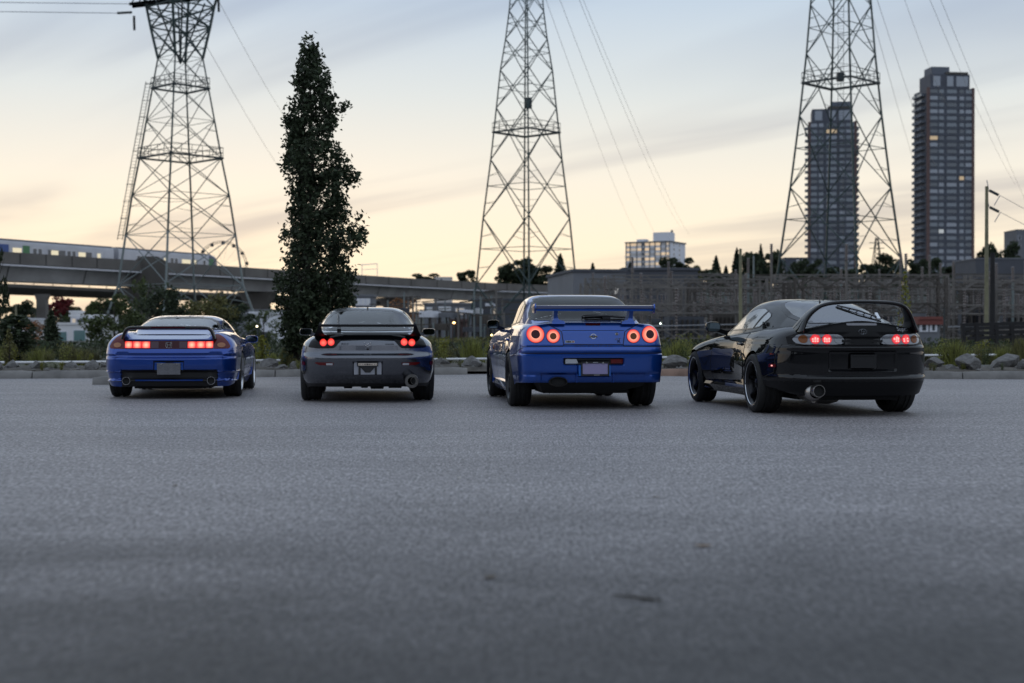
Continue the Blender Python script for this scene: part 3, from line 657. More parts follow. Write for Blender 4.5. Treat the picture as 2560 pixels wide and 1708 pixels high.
UP = [unit_pane(m) for m in M_pane]; UPL = unit_pane(M_plit); UPW = unit_pane(M_plitw)
_b = MB(); _b.box(-.5, .5, -.5, .5, 0, .2); 
_o = _b.build('balcony', M_balc); UB = _o.data; bpy.data.objects.remove(_o)
_b = MB(); _b.box(-.5, .5, -.5, -.46, .2, 1.15); _b.box(-.5, -.46, -.459, .5, .2, 1.15); _b.box(.46, .5, -.459, .5, .2, 1.15); _o = _b.build('balcony_rail', M_brail); UBR = _o.data; bpy.data.objects.remove(_o)
def highrise(uL, uR, vtop, vbot, D, rot, label, cols, bal, seed, mirror_bal=1):
    s = D / FPX; W = (uR - uL) * s; zT = (832 - vtop) * s + CAMH; r = random.Random(seed); Dp = W * .8
    o = empty('high_rise', (at((uL + uR) / 2, 800, D).x, D, 0), R(rot), label, 'building', 'dark high-rise towers')
    nf = int(zT / 2.85); fh = zT / nf
    mb = MB(); mb.box(-W / 2, W / 2, 0, Dp, -2, zT); mb.build('wall', M_brick, o)
    for x in (-W / 2, W / 2): mb = MB(); mb.box(x - .55, x + .55, -.35, .8, -2, zT + .3); mb.build('pier', M_pier, o)
    z0f = max(0, int(((832 - vbot) * s) / fh) - 2)
    for f in range(z0f, nf):
        z = f * fh
        for cx, cw in cols:
            q = r.random(); me = UP[0] if q < .35 else UP[1] if q < .8 else UP[2]
            if r.random() < .006: me = UPL
            elif abs(cx + .21) < .02 and r.random() < .06: me = UPW
            w = share('window', me, o); w.location = (cx * W, -.02, z + .75); w.scale = (cw * W, 1.5, fh * .56)
        sl = MB() if False else None
        for side, n_, dpt in bal:
            b = share('balcony', UB, o); b.location = (side * (W / 2 + .9), Dp * .18 + n_, z); b.scale = (1.9, dpt, 1)
            q = share('balcony_rail', UBR, b); q.scale = (1, 1, 1)
    for side in (1,):
        mb = MB()
        for f in range(z0f, nf): mb.box(-W / 2 + .6, W / 2 - .6, -.16, -.001, f * fh + fh * .87, f * fh + fh * .95)
        mb.build('floor_band', M_brick, o)
    ph = MB(); ph.box(-W * .44, W * .44, .8, Dp * .8, zT, zT + 6.2); p1 = ph.build('penthouse', M_brick, o)
    for cx, cw in ((-.30, .16), (0, .14), (.27, .26)): w = share('window', UP[2], p1); w.location = (cx * W, .78, zT + 1.0); w.scale = (cw * W, 1.5, 4.4)
    ph = MB(); ph.box(-W * .40 if mirror_bal > 0 else 0, 0 if mirror_bal > 0 else W * .40, 1.5, Dp * .6, zT + 6.2, zT + 9.5); ph.build('plant_room', mat('plant_room_grey', (.11, .125, .155), .7), o)
    ph = MB(); ph.box(-W * .1, W * .40, .5, Dp * .5, zT + 6.2, zT + 7.2); ph.build('roof_terrace', M_conc_dk, o)
    return o
COLS = [(-.38, .17), (-.21, .11), (.02, .22), (.245, .10), (.40, .14)]
highrise(2318, 2434, 222, 672, 613, 6, 'dark high-rise standing alone at the right of the photo', COLS, [(-1, 3.0, 5.0), (1, 1.0, 2.6), (-1, 9.0, 4.0)], 3)
highrise(2024, 2137, 306, 675, 650, -9, 'dark high-rise seen through the right pylon', [(-c, w) for c, w in COLS], [(1, 3.0, 5.0), (-1, 1.0, 2.2), (1, 9.0, 4.0)], 5, -1)

# white slab block on the ridge
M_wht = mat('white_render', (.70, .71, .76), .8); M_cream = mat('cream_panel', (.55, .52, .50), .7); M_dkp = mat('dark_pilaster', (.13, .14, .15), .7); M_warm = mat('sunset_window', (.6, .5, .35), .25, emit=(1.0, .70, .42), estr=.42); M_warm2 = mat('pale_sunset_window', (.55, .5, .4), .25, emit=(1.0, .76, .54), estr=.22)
def white_block():
    D = 860; s = D / FPX; o = empty('apartment_block', (at(1674, 690, D).x, D, at(1674, 700, D).z - 4), R(-28), 'pale apartment block with glowing windows on the ridge above the grey building', 'building')
    W = 118 * s; Wd = 108 * s; H = at(0, 605, D).z - o.location.z
    mb = MB(); mb.box(-W, 0, 0, Wd * 1.0, -5, H); mb.build('wall', M_wht, o)
    mb = MB(); mb.box(-W - .6, .6, -.8, Wd + .6, H, H + .7); mb.build('roof', M_dkp, o)
    nf = 9; fh = H / nf; xs = [.0, .095, .25, .37, .425, .545, .67, .80, .915, 1.0]; r = random.Random(2)
    up = [unit_pane(m) for m in (M_warm, M_warm2, M_pane[0], M_cream)]
    for i, t in enumerate(xs):
        mb = MB(); mb.box(-W + t * W - .22, -W + t * W + .22, -.5, 0, -5, H); mb.build('pilaster', M_dkp, o)
    for f in range(nf):
        for i in range(len(xs) - 1):
            a, b = -W + xs[i] * W + .4, -W + xs[i + 1] * W - .4
            if b - a < .5: continue
            q = r.random(); me = up[2] if i == 3 else up[0] if q < .55 else up[1] if q < .85 else up[3]
            w = share('window', me, o); w.location = ((a + b) / 2, -.05, f * fh + fh * .38); w.scale = (b - a, 1.5, fh * .55)
            mb = MB() if f % 3 == 0 and i in (0, 3, 8) else None
            if mb: mb.box(a - .6, b + .6, -1.3, -.2, f * fh, f * fh + fh * .33); mb.build('balcony', M_cream, o)
    for x in (.27, .62):
        for f in range(5, 9): w = share('window', UP[0], o); w.rotation_euler = (0, 0, PI / 2); w.location = (.02, Wd * x, f * fh + 1.0); w.scale = (1.2, 1.5, 1.6)
    mb = MB(); mb.box(-W * .42, -W * .05, 3, 12, H + .7, H + 6.2); mb.build('lift_house', M_wht, o); mb = MB(); mb.box(-W * .80, -W * .60, 3, 8, H + .7, H + 2.4); mb.build('roof_hut', M_wht, o)
    mb = MB(); mb.box(-W * .10, -W * .06, 9, 10, H + 6.2, H + 7.8); mb.build('chimney', M_dkp, o)
white_block()

def simple_building(name, u0, u1, v0, D, depth, m, label, rot=0, roof=None, wins=(), cat='building', pane=None, zb=-1.0):
    s = D / FPX; W = (u1 - u0) * s; c = at((u0 + u1) / 2, v0, D); H = c.z
    o = empty(name, (c.x, D, 0), R(rot), label, cat)
    mb = MB(); mb.box(-W / 2, W / 2, 0, depth, zb, H); mb.build('wall', m, o)
    mb = MB(); mb.box(-W / 2 - .15, W / 2 + .15, -.15, depth + .15, H, H + .25); mb.build('roof', roof or m, o)
    for a, b, va, vb_, pm in wins:
        z1, z0 = at(0, va, D).z, at(0, vb_, D).z; x0, x1 = (a - (u0 + u1) / 2) * s, (b - (u0 + u1) / 2) * s
        mb = MB(); mb.box(x0 - .08, x1 + .08, -.06, 0.0, z0 - .08, z1 + .08); f = mb.build('window', M_wht, o)
        n = max(1, int((x1 - x0) / 1.1))
        for k in range(n): mb = MB(); mb.box(lerp(x0, x1, k / n) + .04, lerp(x0, x1, (k + 1) / n) - .04, -.09, -.061, z0, z1); mb.build('pane', pm, f)
    return o
M_gwall = mat('grey_cladding', (.165, .172, .19), .8, noise=.12, nscale=.3); M_gwall2 = mat('slate_cladding', (.075, .080, .095), .8, noise=.12, nscale=.3); M_teal = mat('teal_pane', (.10, .20, .20), .1, coat=.5)
gb = simple_building('warehouse', 1432, 1566, 680, 128, 14, M_gwall, 'windowless grey concrete warehouse right of the middle pylon', rot=8, roof=M_gwall2)
mb = MB(); mb.box(-2.4, 2.5, -.05, 0, 3.3, 3.85); mb.build('wall_band', M_conc_lt, gb)
lb = MB(); lb.loft([[(1.25 + a, y, 4.55 + b) for a, b in ((-.3, -.25), (.25, -.2), (.35, .3), (-.2, .28))] for y in (-.5, 0)]); lbo = lb.build('wall_lamp', M_galv, gb, fix=True); lf = MB(); lf.add([(.95, -.51, 4.3), (1.5, -.51, 4.35), (1.6, -.51, 4.85), (1.05, -.51, 4.83)], [(0, 1, 2, 3)]); lf.build('lamp_glass', mat('flood_lamp_glass', (.8, .8, .8), .3, emit=(1, .98, .92), estr=.9), lbo)
simple_building('warehouse', 1560, 1745, 676, 134, 14, M_gwall2, 'dark slate warehouse wing below the pale apartment block', rot=2)
simple_building('house', 138, 246, 812, 165, 8, M_white, 'white two storey house seen left of the low blue car', rot=3, wins=[(146, 168, 830, 852, M_teal), (184, 214, 826, 852, M_teal), (227, 236, 829, 838, M_teal)])
simple_building('roof_pavilion', 176, 262, 792, 172, 6, M_wht, 'upper terrace storey with flat roof on the white house', roof=M_white, wins=[(180, 190, 797, 808, M_warm2), (192, 216, 798, 808, M_twin), (222, 236, 798, 808, M_wht)], cat='building')
simple_building('chimney_block', 176, 196, 782, 172.5, 2, M_white, 'small white box standing on the terrace roof', cat='building')
simple_building('boat_shed', 24, 62, 812, 190, 8, M_white, 'low white shed behind the sapling at far left', wins=[(30, 50, 822, 832, M_twin)])
simple_building('shop', 32, 66, 799, 215, 8, M_wht, 'pale shop with yellow sign at far left', wins=[(44, 64, 802, 808, mat('yellow_sign', (.75, .62, .10), .5))])
simple_building('low_house', 590, 690, 778, 190, 10, M_gwall, 'grey low building right of the low blue car', wins=[(600, 630, 785, 800, M_twin)])
simple_building('white_shed', 625, 690, 785, 150, 8, M_wht, 'white shed with a lit lamp behind the low blue car mirror', wins=[(640, 650, 790, 806, M_gwall2), (660, 668, 790, 806, M_gwall2)])
simple_building('depot', 1060, 1180, 762, 170, 12, M_gwall, 'grey depot under the viaduct between the grey car and boxy coupe', wins=[(1068, 1082, 770, 790, M_white), (1098, 1126, 768, 776, M_white), (1140, 1160, 772, 786, M_warm2)])
simple_building('annexe', 1180, 1330, 752, 175, 12, M_gwall2, 'dark annexe behind the roof of the boxy blue coupe', wins=[(1190, 1206, 772, 784, M_white), (1215, 1240, 760, 764, M_wht), (1228, 1240, 772, 784, M_warm2)])
simple_building('container', 1130, 1165, 805, 120, 3, M_pier, 'rusty red container between the grey car and boxy coupe', cat='container')
simple_building('white_rig', 888, 932, 742, 160, 4, M_gwall, 'pale framed structure right of the columnar tree', wins=[(892, 900, 748, 762, M_white), (904, 912, 748, 762, M_white), (916, 924, 748, 762, M_white)])
simple_building('long_roof', 2440, 2640, 648, 300, 14, M_gwall2, 'long slate building at the right edge behind the wooden pole', roof=M_gwall)
simple_building('office_block', 2541, 2640, 575, 640, 16, M_gwall, 'mauve office block cut off by the right edge of the photo', wins=[(2546, 2552, 590, 600, M_twin), (2546, 2552, 610, 620, M_twin)])
simple_building('hill_house', 1962, 2030, 646, 420, 12, M_brick, 'dark low block on the ridge left of the pylon high-rise', wins=[(1992, 1998, 650, 660, M_cream), (2004, 2010, 650, 660, M_cream)])
simple_building('hill_flat', 1085, 1128, 694, 560, 12, M_cream, 'small pale house showing above the viaduct', wins=[(1100, 1106, 697, 702, M_twin)])
kb = simple_building('kiosk', 2300, 2350, 812, 70, .8, M_gwall, 'small white hut with red roof right of the black coupe', roof=mat('red_roof', (.17, .05, .04), .6), wins=[(2303, 2316, 812, 826, M_twin), (2328, 2338, 812, 826, M_twin)])
mb = MB(); mb.box(-.58, .58, -.2, .9, at(0, 812, 70).z + .255, at(0, 806, 70).z + .28); mb.build('roof_fascia', bpy.data.materials['red_roof'], kb)
# ------------------------------------------------------------------ substation
def lattice_col(h, w=.45, m=M_sub):
    mb = MB(); n = max(3, int(h / .8))
    for a, b in ((-1, -1), (1, -1), (1, 1), (-1, 1)): mb.bar((a * w / 2, b * w / 2, 0), (a * w / 2, b * w / 2, h), .075)
    for k in range(n):
        z0, z1 = h * k / n, h * (k + 1) / n
        for (a, b), (c, d) in (((-1, -1), (1, -1)), ((1, -1), (1, 1)), ((1, 1), (-1, 1)), ((-1, 1), (-1, -1))):
            mb.bar((a * w / 2, b * w / 2, z0), (c * w / 2, d * w / 2, z1), .04); 
    o = mb.build('column', m); me = o.data; bpy.data.objects.remove(o); return me
def lattice_beam(L, w=.5, m=M_sub):
    mb = MB(); n = int(L / .8)
    for b, c in ((-1, 0), (1, 0), (-1, 1), (1, 1)): mb.bar((0, b * w / 2, c * w), (L, b * w / 2, c * w), .07)
    for k in range(n):
        x0, x1 = L * k / n, L * (k + 1) / n; 
        for b in (-1, 1): mb.bar((x0, b * w / 2, w * (k % 2)), (x1, b * w / 2, w * ((k + 1) % 2)), .045)
        mb.bar((x0, -w / 2, w), (x1, w / 2, w), .035)
    o = mb.build('beam', m); me = o.data; bpy.data.objects.remove(o); return me
def insulator_me():
    mb = MB(); pr = []
    for k in range(9): pr += [(-.15 * k, .05), (-.15 * k - .04, .11), (-.15 * k - .10, .05)]
    mb.lathe(pr, 7, 'z'); o = mb.build('insulator', M_insul, smooth=60); me = o.data; bpy.data.objects.remove(o); return me
SC = {(h, m.name): lattice_col(h, .45, m) for h in (4.0, 5.2, 6.5) for m in (M_sub, M_sub2)}
SB = {(L, m.name): lattice_beam(L, .5, m) for L in (6.0, 8.0, 10.0) for m in (M_sub, M_sub2)}
IN = insulator_me(); r = random.Random(21)
ROWN = ['front row', 'second row', 'third row', 'fourth row', 'fifth row', 'sixth row', 'back row']
def gantry(x, y, h, L, m, label, lev=2):
    o = empty('substation_gantry', (x, y, 0), R(r.uniform(-4, 4)), label, 'gantry', 'lattice gantries of the substation')
    for q in (0, L): c = share('column', SC[(h, m.name)], o); c.location = (q, 0, 0)
    for k in range(lev):
        b = share('beam', SB[(L, m.name)], o); b.location = (0, 0, h - .55 - k * h * .36)
        for j in range(5): i_ = share('insulator', IN, b); i_.location = (L * (j + .5) / 5, 0, -.02); i_.scale = (1, 1, .8 + .4 * r.random())
    mb = MB(); mb.bar((0, -.3, h * .30), (L, -.3, h * .30 + .2), .06); mb.bar((0, .3, h * .5), (L, .3, h * .5), .05); mb.build('busbar', M_cable, o)
    return o
gi = 0
for row, (D, h) in enumerate(((82, 4.0), (89, 4.0), (97, 4.0), (106, 5.2), (114, 5.2), (124, 5.2), (136, 6.5))):
    x = (1500 - 1280) / FPX * D + r.uniform(-1, 1); xe = (2640 - 1280) / FPX * D
    ni = -1
    while x < xe:
        ni += 1; L = r.choice((6.0, 8.0, 10.0)); m = M_sub if r.random() < .45 else M_sub2
        gantry(x, D + r.uniform(-2, 2), h, L, m, 'lattice steel gantry with insulators in the %s of the substation, %s from the left' % (ROWN[row], ['first', 'second', 'third', 'fourth', 'fifth', 'sixth', 'seventh', 'eighth'][ni]), 3); x += L + r.uniform(.3, 2.2); gi += 1
# slender bus supports with insulators and switch boxes
_p = MB(); _p.bar((0, 0, 0), (0, 0, 1), .13); _o = _p.build('post', M_sub); UPOST = _o.data; bpy.data.objects.remove(_o)
_p = MB(); _p.bar((0, 0, 0), (0, 0, 1), .13); _o = _p.build('post', M_galv); UPOST2 = _o.data; bpy.data.objects.remove(_o)
for k in range(60):
    D = r.uniform(78, 130); u = r.uniform(1480, 2580); h = r.uniform(2.2, 5.2); x = (u - 1280) / FPX * D
    o = empty('bus_support', (x, D, 0), 0, 'slender steel post with an insulator on top inside the substation', 'post', 'bus support posts of the substation')
    p = share('post', UPOST if k % 3 else UPOST2, o); p.scale = (1, 1, h); i_ = share('insulator', IN, o); i_.location = (0, 0, h + .9); i_.scale = (1.1, 1.1, .75)
    if k % 2 == 0: mb = MB(); mb.bar((-.9, 0, h * .8), (.9, 0, h * .8), .09); mb.build('arm', M_sub, o)
for k in range(14):
    D = r.uniform(80, 112); u = 1490 + k * 80 + r.uniform(-20, 20); x = (u - 1280) / FPX * D; w, h = r.uniform(1.2, 2.4), r.uniform(1.3, 2.4)
    o = empty('transformer', (x, D, 0), R(r.uniform(-10, 10)), 'grey transformer box among the substation posts, %s from the left' % ['first', 'second', 'third', 'fourth', 'fifth', 'sixth', 'seventh', 'eighth', 'ninth', 'tenth', 'eleventh', 'twelfth', 'thirteenth', 'fourteenth'][k], 'transformer', 'transformers of the substation')
    mb = MB(); mb.box(-w / 2, w / 2, -.7, .7, 0, h); mb.build('tank', r.choice((M_gwall, M_sub2, M_gwall2)), o)
    for j in range(6): mb = MB(); mb.box(-w / 2 + .1 + j * (w - .2) / 6, -w / 2 + .16 + j * (w - .2) / 6, -.95, -.701, .25, h - .2); mb.build('fin', M_sub2, o)
    for j in (-.3, .3): i_ = share('insulator', IN, o); i_.location = (j * w, 0, h + .85); i_.scale = (1, 1, .65)
# clutter of the rail yard left of the substation
for k in range(46):
    D = r.uniform(95, 150); u = r.uniform(940, 1490); h = r.uniform(1.5, 4.5); x = (u - 1280) / FPX * D
    o = empty('yard_post', (x, D, 0), 0, 'thin steel post in the yard under the viaduct', 'post', 'posts in the yard under the viaduct'); p = share('post', UPOST if k % 2 else UPOST2, o); p.scale = (1, 1, h)
    mb = MB(); a = r.uniform(.5, 2.2); mb.bar((-a, 0, h * .9), (a, 0, h * r.uniform(.8, 1)), .09); mb.build('arm', M_sub2, o)
for k, (u, v, w, h, m) in enumerate([(1075, 778, 34, 16, M_wht), (1120, 782, 30, 12, M_gwall), (1165, 775, 26, 10, M_wht), (1210, 790, 30, 20, M_sub2), (1100, 812, 40, 14, M_sub2), (1180, 818, 46, 12, M_gwall2), (1008, 770, 26, 26, M_gwall2), (1250, 800, 36, 22, M_gwall2), (640, 830, 60, 40, M_gwall2), (1500, 800, 44, 20, M_gwall), (1570, 815, 50, 16, M_wht), (1640, 780, 40, 26, M_gwall2)]):
    D = 118; p = at(u, v, D); s = D / FPX; o = empty('cargo_crate', (p.x, D, p.z - h * s), R(k * 7 - 30), 'boxy container number %d' % k, 'container')
    o['label'] = ['white box stacked highest behind the grey car mirror', 'grey box right of the white one under the viaduct', 'white box left of the middle pylon foot', 'brown box below the middle pylon foot', 'brown low box behind the shrubs right of the grey car', 'slate low box left of the boxy coupe mirror', 'slate box near the viaduct pier', 'slate box behind the boxy coupe mirror', 'slate box behind the mirror of the low blue car', 'grey box behind the wing of the boxy coupe', 'white low box between the two right coupes', 'slate box in the substation left of the short pole'][k]
    mb = MB(); mb.box(-w * s / 2, w * s / 2, -.8, .8, 0, h * s); mb.build('box', m, o)
    for j in range(5): mb = MB(); x = -w * s / 2 + (j + .5) * w * s / 5; mb.box(x - .04, x + .04, -.86, -.801, .02, h * s - .02); mb.build('rib', m, o)
    mb = MB()
    for a in (-1, 1):
        for b in (-1, 1): mb.bar((a * w * s * .42, b * .6, -p.z + h * s), (a * w * s * .42, b * .6, 0), .1)
    if p.z - h * s > .2: mb.build('leg', M_sub2, o)

# small distant pylon behind the right one
sp = MB(); b = at(2192, 690, 420); t = at(2192, 594, 420); H = t.z - b.z
for a in ((-1, -1), (1, -1), (1, 1), (-1, 1)): sp.bar((a[0] * 1.5, a[1] * 1.5, 0), (a[0] * .3, a[1] * .3, H), .22)
for k in range(8):
    z0, z1 = H * k / 8, H * (k + 1) / 8; w0, w1 = lerp(1.5, .3, k / 8), lerp(1.5, .3, (k + 1) / 8); sp.bar((-w0, -w0, z0), (w1, -w1, z1), .14); sp.bar((w0, -w0, z0), (-w1, -w1, z1), .14)
for z in (.72, .86): sp.bar((-2.2, 0, H * z), (2.2, 0, H * z), .2)
o = sp.build('transmission_tower', M_galv_dk); o.location = b; tag(o, 'tiny far pylon on the ridge inside the right pylon outline', 'pylon')

# poles
def pole(u, vtop, vbot, D, r0, m, label, arms=True):
    b, t = at(u, vbot, D), at(u, vtop, D); o = empty('utility_pole', (b.x, D, 0), 0, label, 'pole'); h = t.z
    mb = MB(); mb.tube([(0, 0, -.3), (0, 0, h * .5), (0.0, 0, h)], [r0 * 1.15, r0, r0 * .8], 10); mb.build('shaft', m, o, smooth=60)
    if arms:
        for k, (du, v) in enumerate(((14, 482), (15, 524))):
            p = at(u + du, v, D) - Vector((b.x, D, 0)); mb = MB(); mb.bar(p + Vector((-.12, 0, .10)), p + Vector((.28, 0, -.10)), .10, .10); mb.build('insulator', M_galv_dk, o)
            mb = MB(); mb.tube([(0, 0, p.z + .55), p + Vector((-.15, 0, .12))], .02, 5); mb.tube([p + Vector((.35, 0, -.12)), p + Vector((.1, 0, -.55))], .02, 5); mb.tube([p + Vector((.35, 0, -.12)), p + Vector((2.6, 3, -.5)), p + Vector((6, 8, -.55))], .011, 5); mb.build('wire', M_cable, o)
    return o
pole(2466, 466, 870, 62, .085, M_wood, 'tall weathered wooden utility pole near the right edge of the photo')
pole(2481, 632, 870, 64, .12, M_wood_dk, 'short black timber post beside the tall wooden pole', False)
pole(1851, 622, 800, 72, .085, M_wood, 'short wooden pole in the substation behind the black coupe roof', False)
pole(1884, 640, 700, 150, .12, M_galv, 'thin steel lamp post among the ridge trees above the black coupe', False)
pole(40, 760, 800, 130, .10, M_wood, 'thin pole behind the trees at far left', False)
# dark timber trestle at the right
tr = empty('timber_trestle', (at(2480, 850, 50).x, 50, 0), R(4), 'dark timber trestle behind the boulders at the right edge', 'trestle')
for k, v in enumerate((809, 818, 830, 842)):
    a, b = at(2400 + k * 6, v + 4, 50) - tr.location, at(2640, v - 3, 50) - tr.location; mb = MB(); mb.bar(a, b, .10, .12); mb.build('beam', M_wood_dk, tr)
for u in (2405, 2440, 2490, 2530, 2570):
    a, b = at(u, 812, 50) - tr.location, at(u + 4, 885, 50) - tr.location; mb = MB(); mb.bar(a, b, .13); mb.build('post', M_wood_dk, tr)
pole(2360, 770, 870, 54, .03, M_galv_dk, 'thin dark fence post right of the black coupe wing', False)

# lit lamps far off
def lamp(u, v, D, col, st, rad, label, post=True):
    p = at(u, v, D); o = empty('street_lamp', (p.x, D, 0), 0, label, 'lamp')
    mb = MB(); mb.tube([(0, .2, -.2), (0, .2, p.z + .1)], .07, 6); mb.bar((0, .2, p.z + .1), (0, -.1, p.z + .12), .10); mb.build('post', M_galv_dk, o)
    mb = MB(); mb.lathe([(rad * math.sin(a), rad * math.cos(a)) for a in np.linspace(-PI / 2, PI / 2, 9)], 12, 'z', (0, -.1, p.z)); mb.build('bulb', mat('lamp_glow', (.8, .7, .5), .4, emit=col, estr=st), o, smooth=180)
lamp(1135, 808, 110, (1.0, .52, .18), 7, .10, 'orange lit lamp between the grey car and the boxy blue coupe')
lamp(1229, 838, 100, (1.0, .80, .30), 5, .06, 'yellow lit lamp beside the mirror of the boxy blue coupe')
lamp(1651, 809, 90, (.80, 1.0, .86), 4, .05, 'white lit lamp just right of the boxy coupe wing')
lamp(1729, 808, 92, (.86, 1.0, .92), 4, .045, 'white lit lamp above the black coupe mirror')
lamp(643, 816, 100, (1.0, .90, .62), 4, .06, 'warm lit lamp above the low blue car mirror')

# ------------------------------------------------------------------ trees and shrubs
LFT = 'trees in the left middle distance'
tree('broad', -8, 580, 900, 46, 80, L_dark, 'dark tree cut off by the left edge of the photo', LFT, 1, 2600, .05)
tree('column', 40, 790, 905, 40, 110, L_dark, 'dark bush behind the boulders at the far left', LFT, 2, 1800, .06)
tree('conifer', 128, 770, 905, 52, 90, L_dark, 'dark conical evergreen left of the white house', LFT, 3, 2200, .05)
tree('broad', 85, 800, 890, 60, 70, L_orange, 'orange leafed small tree behind the left shrubs', LFT, 4, 1500, .05)
tree('broad', 285, 735, 890, 70, 150, L_green, 'green tree right of the white house', LFT, 5, 2600, .045)
tree('broad', 390, 712, 890, 78, 170, L_dark, 'large dark tree behind the roof of the low blue car', LFT, 6, 3000, .04)
tree('broad', 352, 690, 890, 84, 60, L_green, 'slim green tree against the viaduct behind the left pylon', LFT, 9, 1800, .045)
tree('broad', 520, 722, 890, 82, 150, L_olive, 'olive green tree right of the low blue car roof', LFT, 7, 2600, .045)
tree('broad', 460, 745, 890, 90, 120, L_dark, 'dark tree filling the gap behind the low blue car', LFT, 8, 2200, .045)
tree('broad', 590, 760, 890, 96, 130, L_dark, 'dark tree behind the low blue car mirror', LFT, 10, 2200, .045)
tree('broad', 660, 770, 890, 110, 110, L_green, 'green tree between the low blue car and the columnar tree', LFT, 11, 1800, .045)
tree('broad', 1010, 745, 840, 150, 90, L_orange, 'orange autumn tree beside the viaduct pier', LFT, 12, 1500, .05)
# wooded bank under the bridge, reds among greens
ORD = ['first', 'second', 'third', 'fourth', 'fifth', 'sixth', 'seventh', 'eighth', 'ninth', 'tenth', 'eleventh', 'twelfth', 'thirteenth', 'fourteenth', 'fifteenth', 'sixteenth', 'seventeenth', 'eighteenth', 'nineteenth', 'twentieth', 'twenty-first', 'twenty-second', 'twenty-third', 'twenty-fourth']
far = sorted([(75, 748, L_dark, 80), (150, 742, L_red, 80), (190, 762, L_green, 70), (215, 772, L_red, 46), (170, 785, L_red, 60), (250, 745, L_green, 80), (110, 770, L_green, 60), (290, 750, L_dark, 80), (40, 760, L_dark, 70), (345, 752, L_green, 80), (420, 750, L_dark, 90), (560, 742, L_dark, 80), (610, 730, L_olive, 60), (650, 738, L_dark, 80), (720, 745, L_dark, 90)], key=lambda q: q[0])
nmc = {'red_leaf': 'red autumn tree', 'green_leaf': 'green tree', 'dark_leaf': 'dark tree', 'olive_leaf': 'olive tree'}
for i, (u, v, m, w) in enumerate(far): tree('broad', u, v, 835, 420, w, m, nmc[m.name] + ' on the wooded bank seen beneath the road bridge, %s from the left' % ORD[i], 'trees beneath the road bridge', 20 + i % 4, 2600, .075)
# skyline ridge at centre and right
rid = sorted([('broad', 1062, 684, 80, L_dark), ('broad', 1170, 672, 54, L_dark), ('broad', 1300, 644, 90, L_dark), ('broad', 1345, 664, 90, L_dark), ('broad', 1270, 664, 60, L_dark), ('conifer', 1401, 634, 56, L_conif), ('conifer', 1482, 657, 40, L_conif), ('broad', 1430, 700, 60, L_olive), ('conifer', 1575, 656, 46, L_conif),
       ('broad', 1672, 642, 60, L_dark), ('broad', 1702, 644, 70, L_dark), ('broad', 1735, 660, 50, L_olive), ('conifer', 1790, 640, 50, L_conif), ('conifer', 1815, 664, 40, L_conif), ('broad', 1880, 625, 70, L_dark), ('broad', 1925, 626, 80, L_dark), ('conifer', 1842, 620, 46, L_conif), ('conifer', 1902, 610, 40, L_conif), ('broad', 1990, 650, 60, L_dark), ('broad', 2030, 648, 60, L_dark), ('broad', 2225, 632, 80, L_dark), ('conifer', 2190, 652, 40, L_conif), ('broad', 2290, 648, 60, L_dark), ('broad', 2330, 640, 70, L_dark), ('broad', 2470, 608, 60, L_dark), ('broad', 2520, 604, 70, L_dark), ('broad', 2560, 640, 90, L_dark), ('broad', 2160, 660, 70, L_dark), ('broad', 2400, 660, 90, L_dark), ('broad', 1770, 672, 70, L_dark), ('broad', 2090, 664, 80, L_dark)], key=lambda q: q[1])
for i, (k, u, v, w, m) in enumerate(rid):
    D = 300 if u < 1450 else 360 + 10 * (i % 5); nm_ = {'conifer_needles': 'dark conifer', 'dark_leaf': 'dark leafy tree', 'olive_leaf': 'olive tree'}[m.name]
    tree(k, u, v, 735, D, w * 1.1, m, nm_ + (', %s from the left, on the skyline behind the middle pylon' % ORD[i] if u < 1450 else ', %s from the left, on the skyline ridge at the right' % ORD[i - 8]), 'skyline trees', 30 + i % 5, 3000, .07)
# hill under the ridge
hm = MB(); us = np.linspace(-3000, 5600, 70); rows = [(230, 0), (300, .5), (360, .8), (450, .95), (620, 1.0), (900, 1.35), (1500, 1.6)]; vv = []
for u in us:
    hh = float(np.interp(u, [-3000, -200, 700, 1100, 1500, 2000, 2700, 5600], [6, 3, 3, 9, 14, 16, 18, 18]))
    for D, k in rows: vv.append(((u - 1280) / FPX * D, D, hh * k - .5 + .6 * math.sin(u * .01 + D)))
n = len(rows); hm.add(vv, [(i * n + j, (i + 1) * n + j, (i + 1) * n + j + 1, i * n + j + 1) for i in range(len(us) - 1) for j in range(n - 1)]); tag(hm.build('hill', M_hill, smooth=180), kind='structure')
# understorey: low continuous scrub nobody could count
def scrub(name, u0, u1, D0, D1, h0, h1, n, size, m, label, seed, base=0.0):
    rng = np.random.default_rng(seed); u = rng.uniform(u0, u1, n); D = rng.uniform(D0, D1, n); x = (u - 1280) / FPX * D
    hump = .55 + .45 * np.sin(x * .9 + D * .6) * np.sin(x * .37 + 1.3); z = base + rng.uniform(0, 1, n) ** .8 * (h0 + (h1 - h0) * hump); V, F = leaves_np(np.stack([x, D, z], 1), size, rng, .5, .6)
    o = share(name, np_mesh(name, V, F, m)); tag(o, label, 'scrub', kind='stuff'); return o
scrub('bank_scrub', -300, 2900, 44, 70, .2, .72, 26000, .16, L_dark, 'dark low scrub behind the planting strip', 1, -.05)
scrub('yard_scrub', 900, 2900, 72, 130, .2, .8, 12000, .28, L_olive, 'low olive scrub among the yard and substation posts', 2, -.05)
scrub('ridge_scrub', 1400, 3000, 300, 380, 4, 11, 12000, 1.1, L_dark, 'dark wood massed along the foot of the skyline ridge', 3, 4)
scrub('bank_wood', -600, 1000, 330, 430, 2, 7, 8000, 1.1, L_dark, 'dark wood massed behind the white house under the bridge', 4, 0)
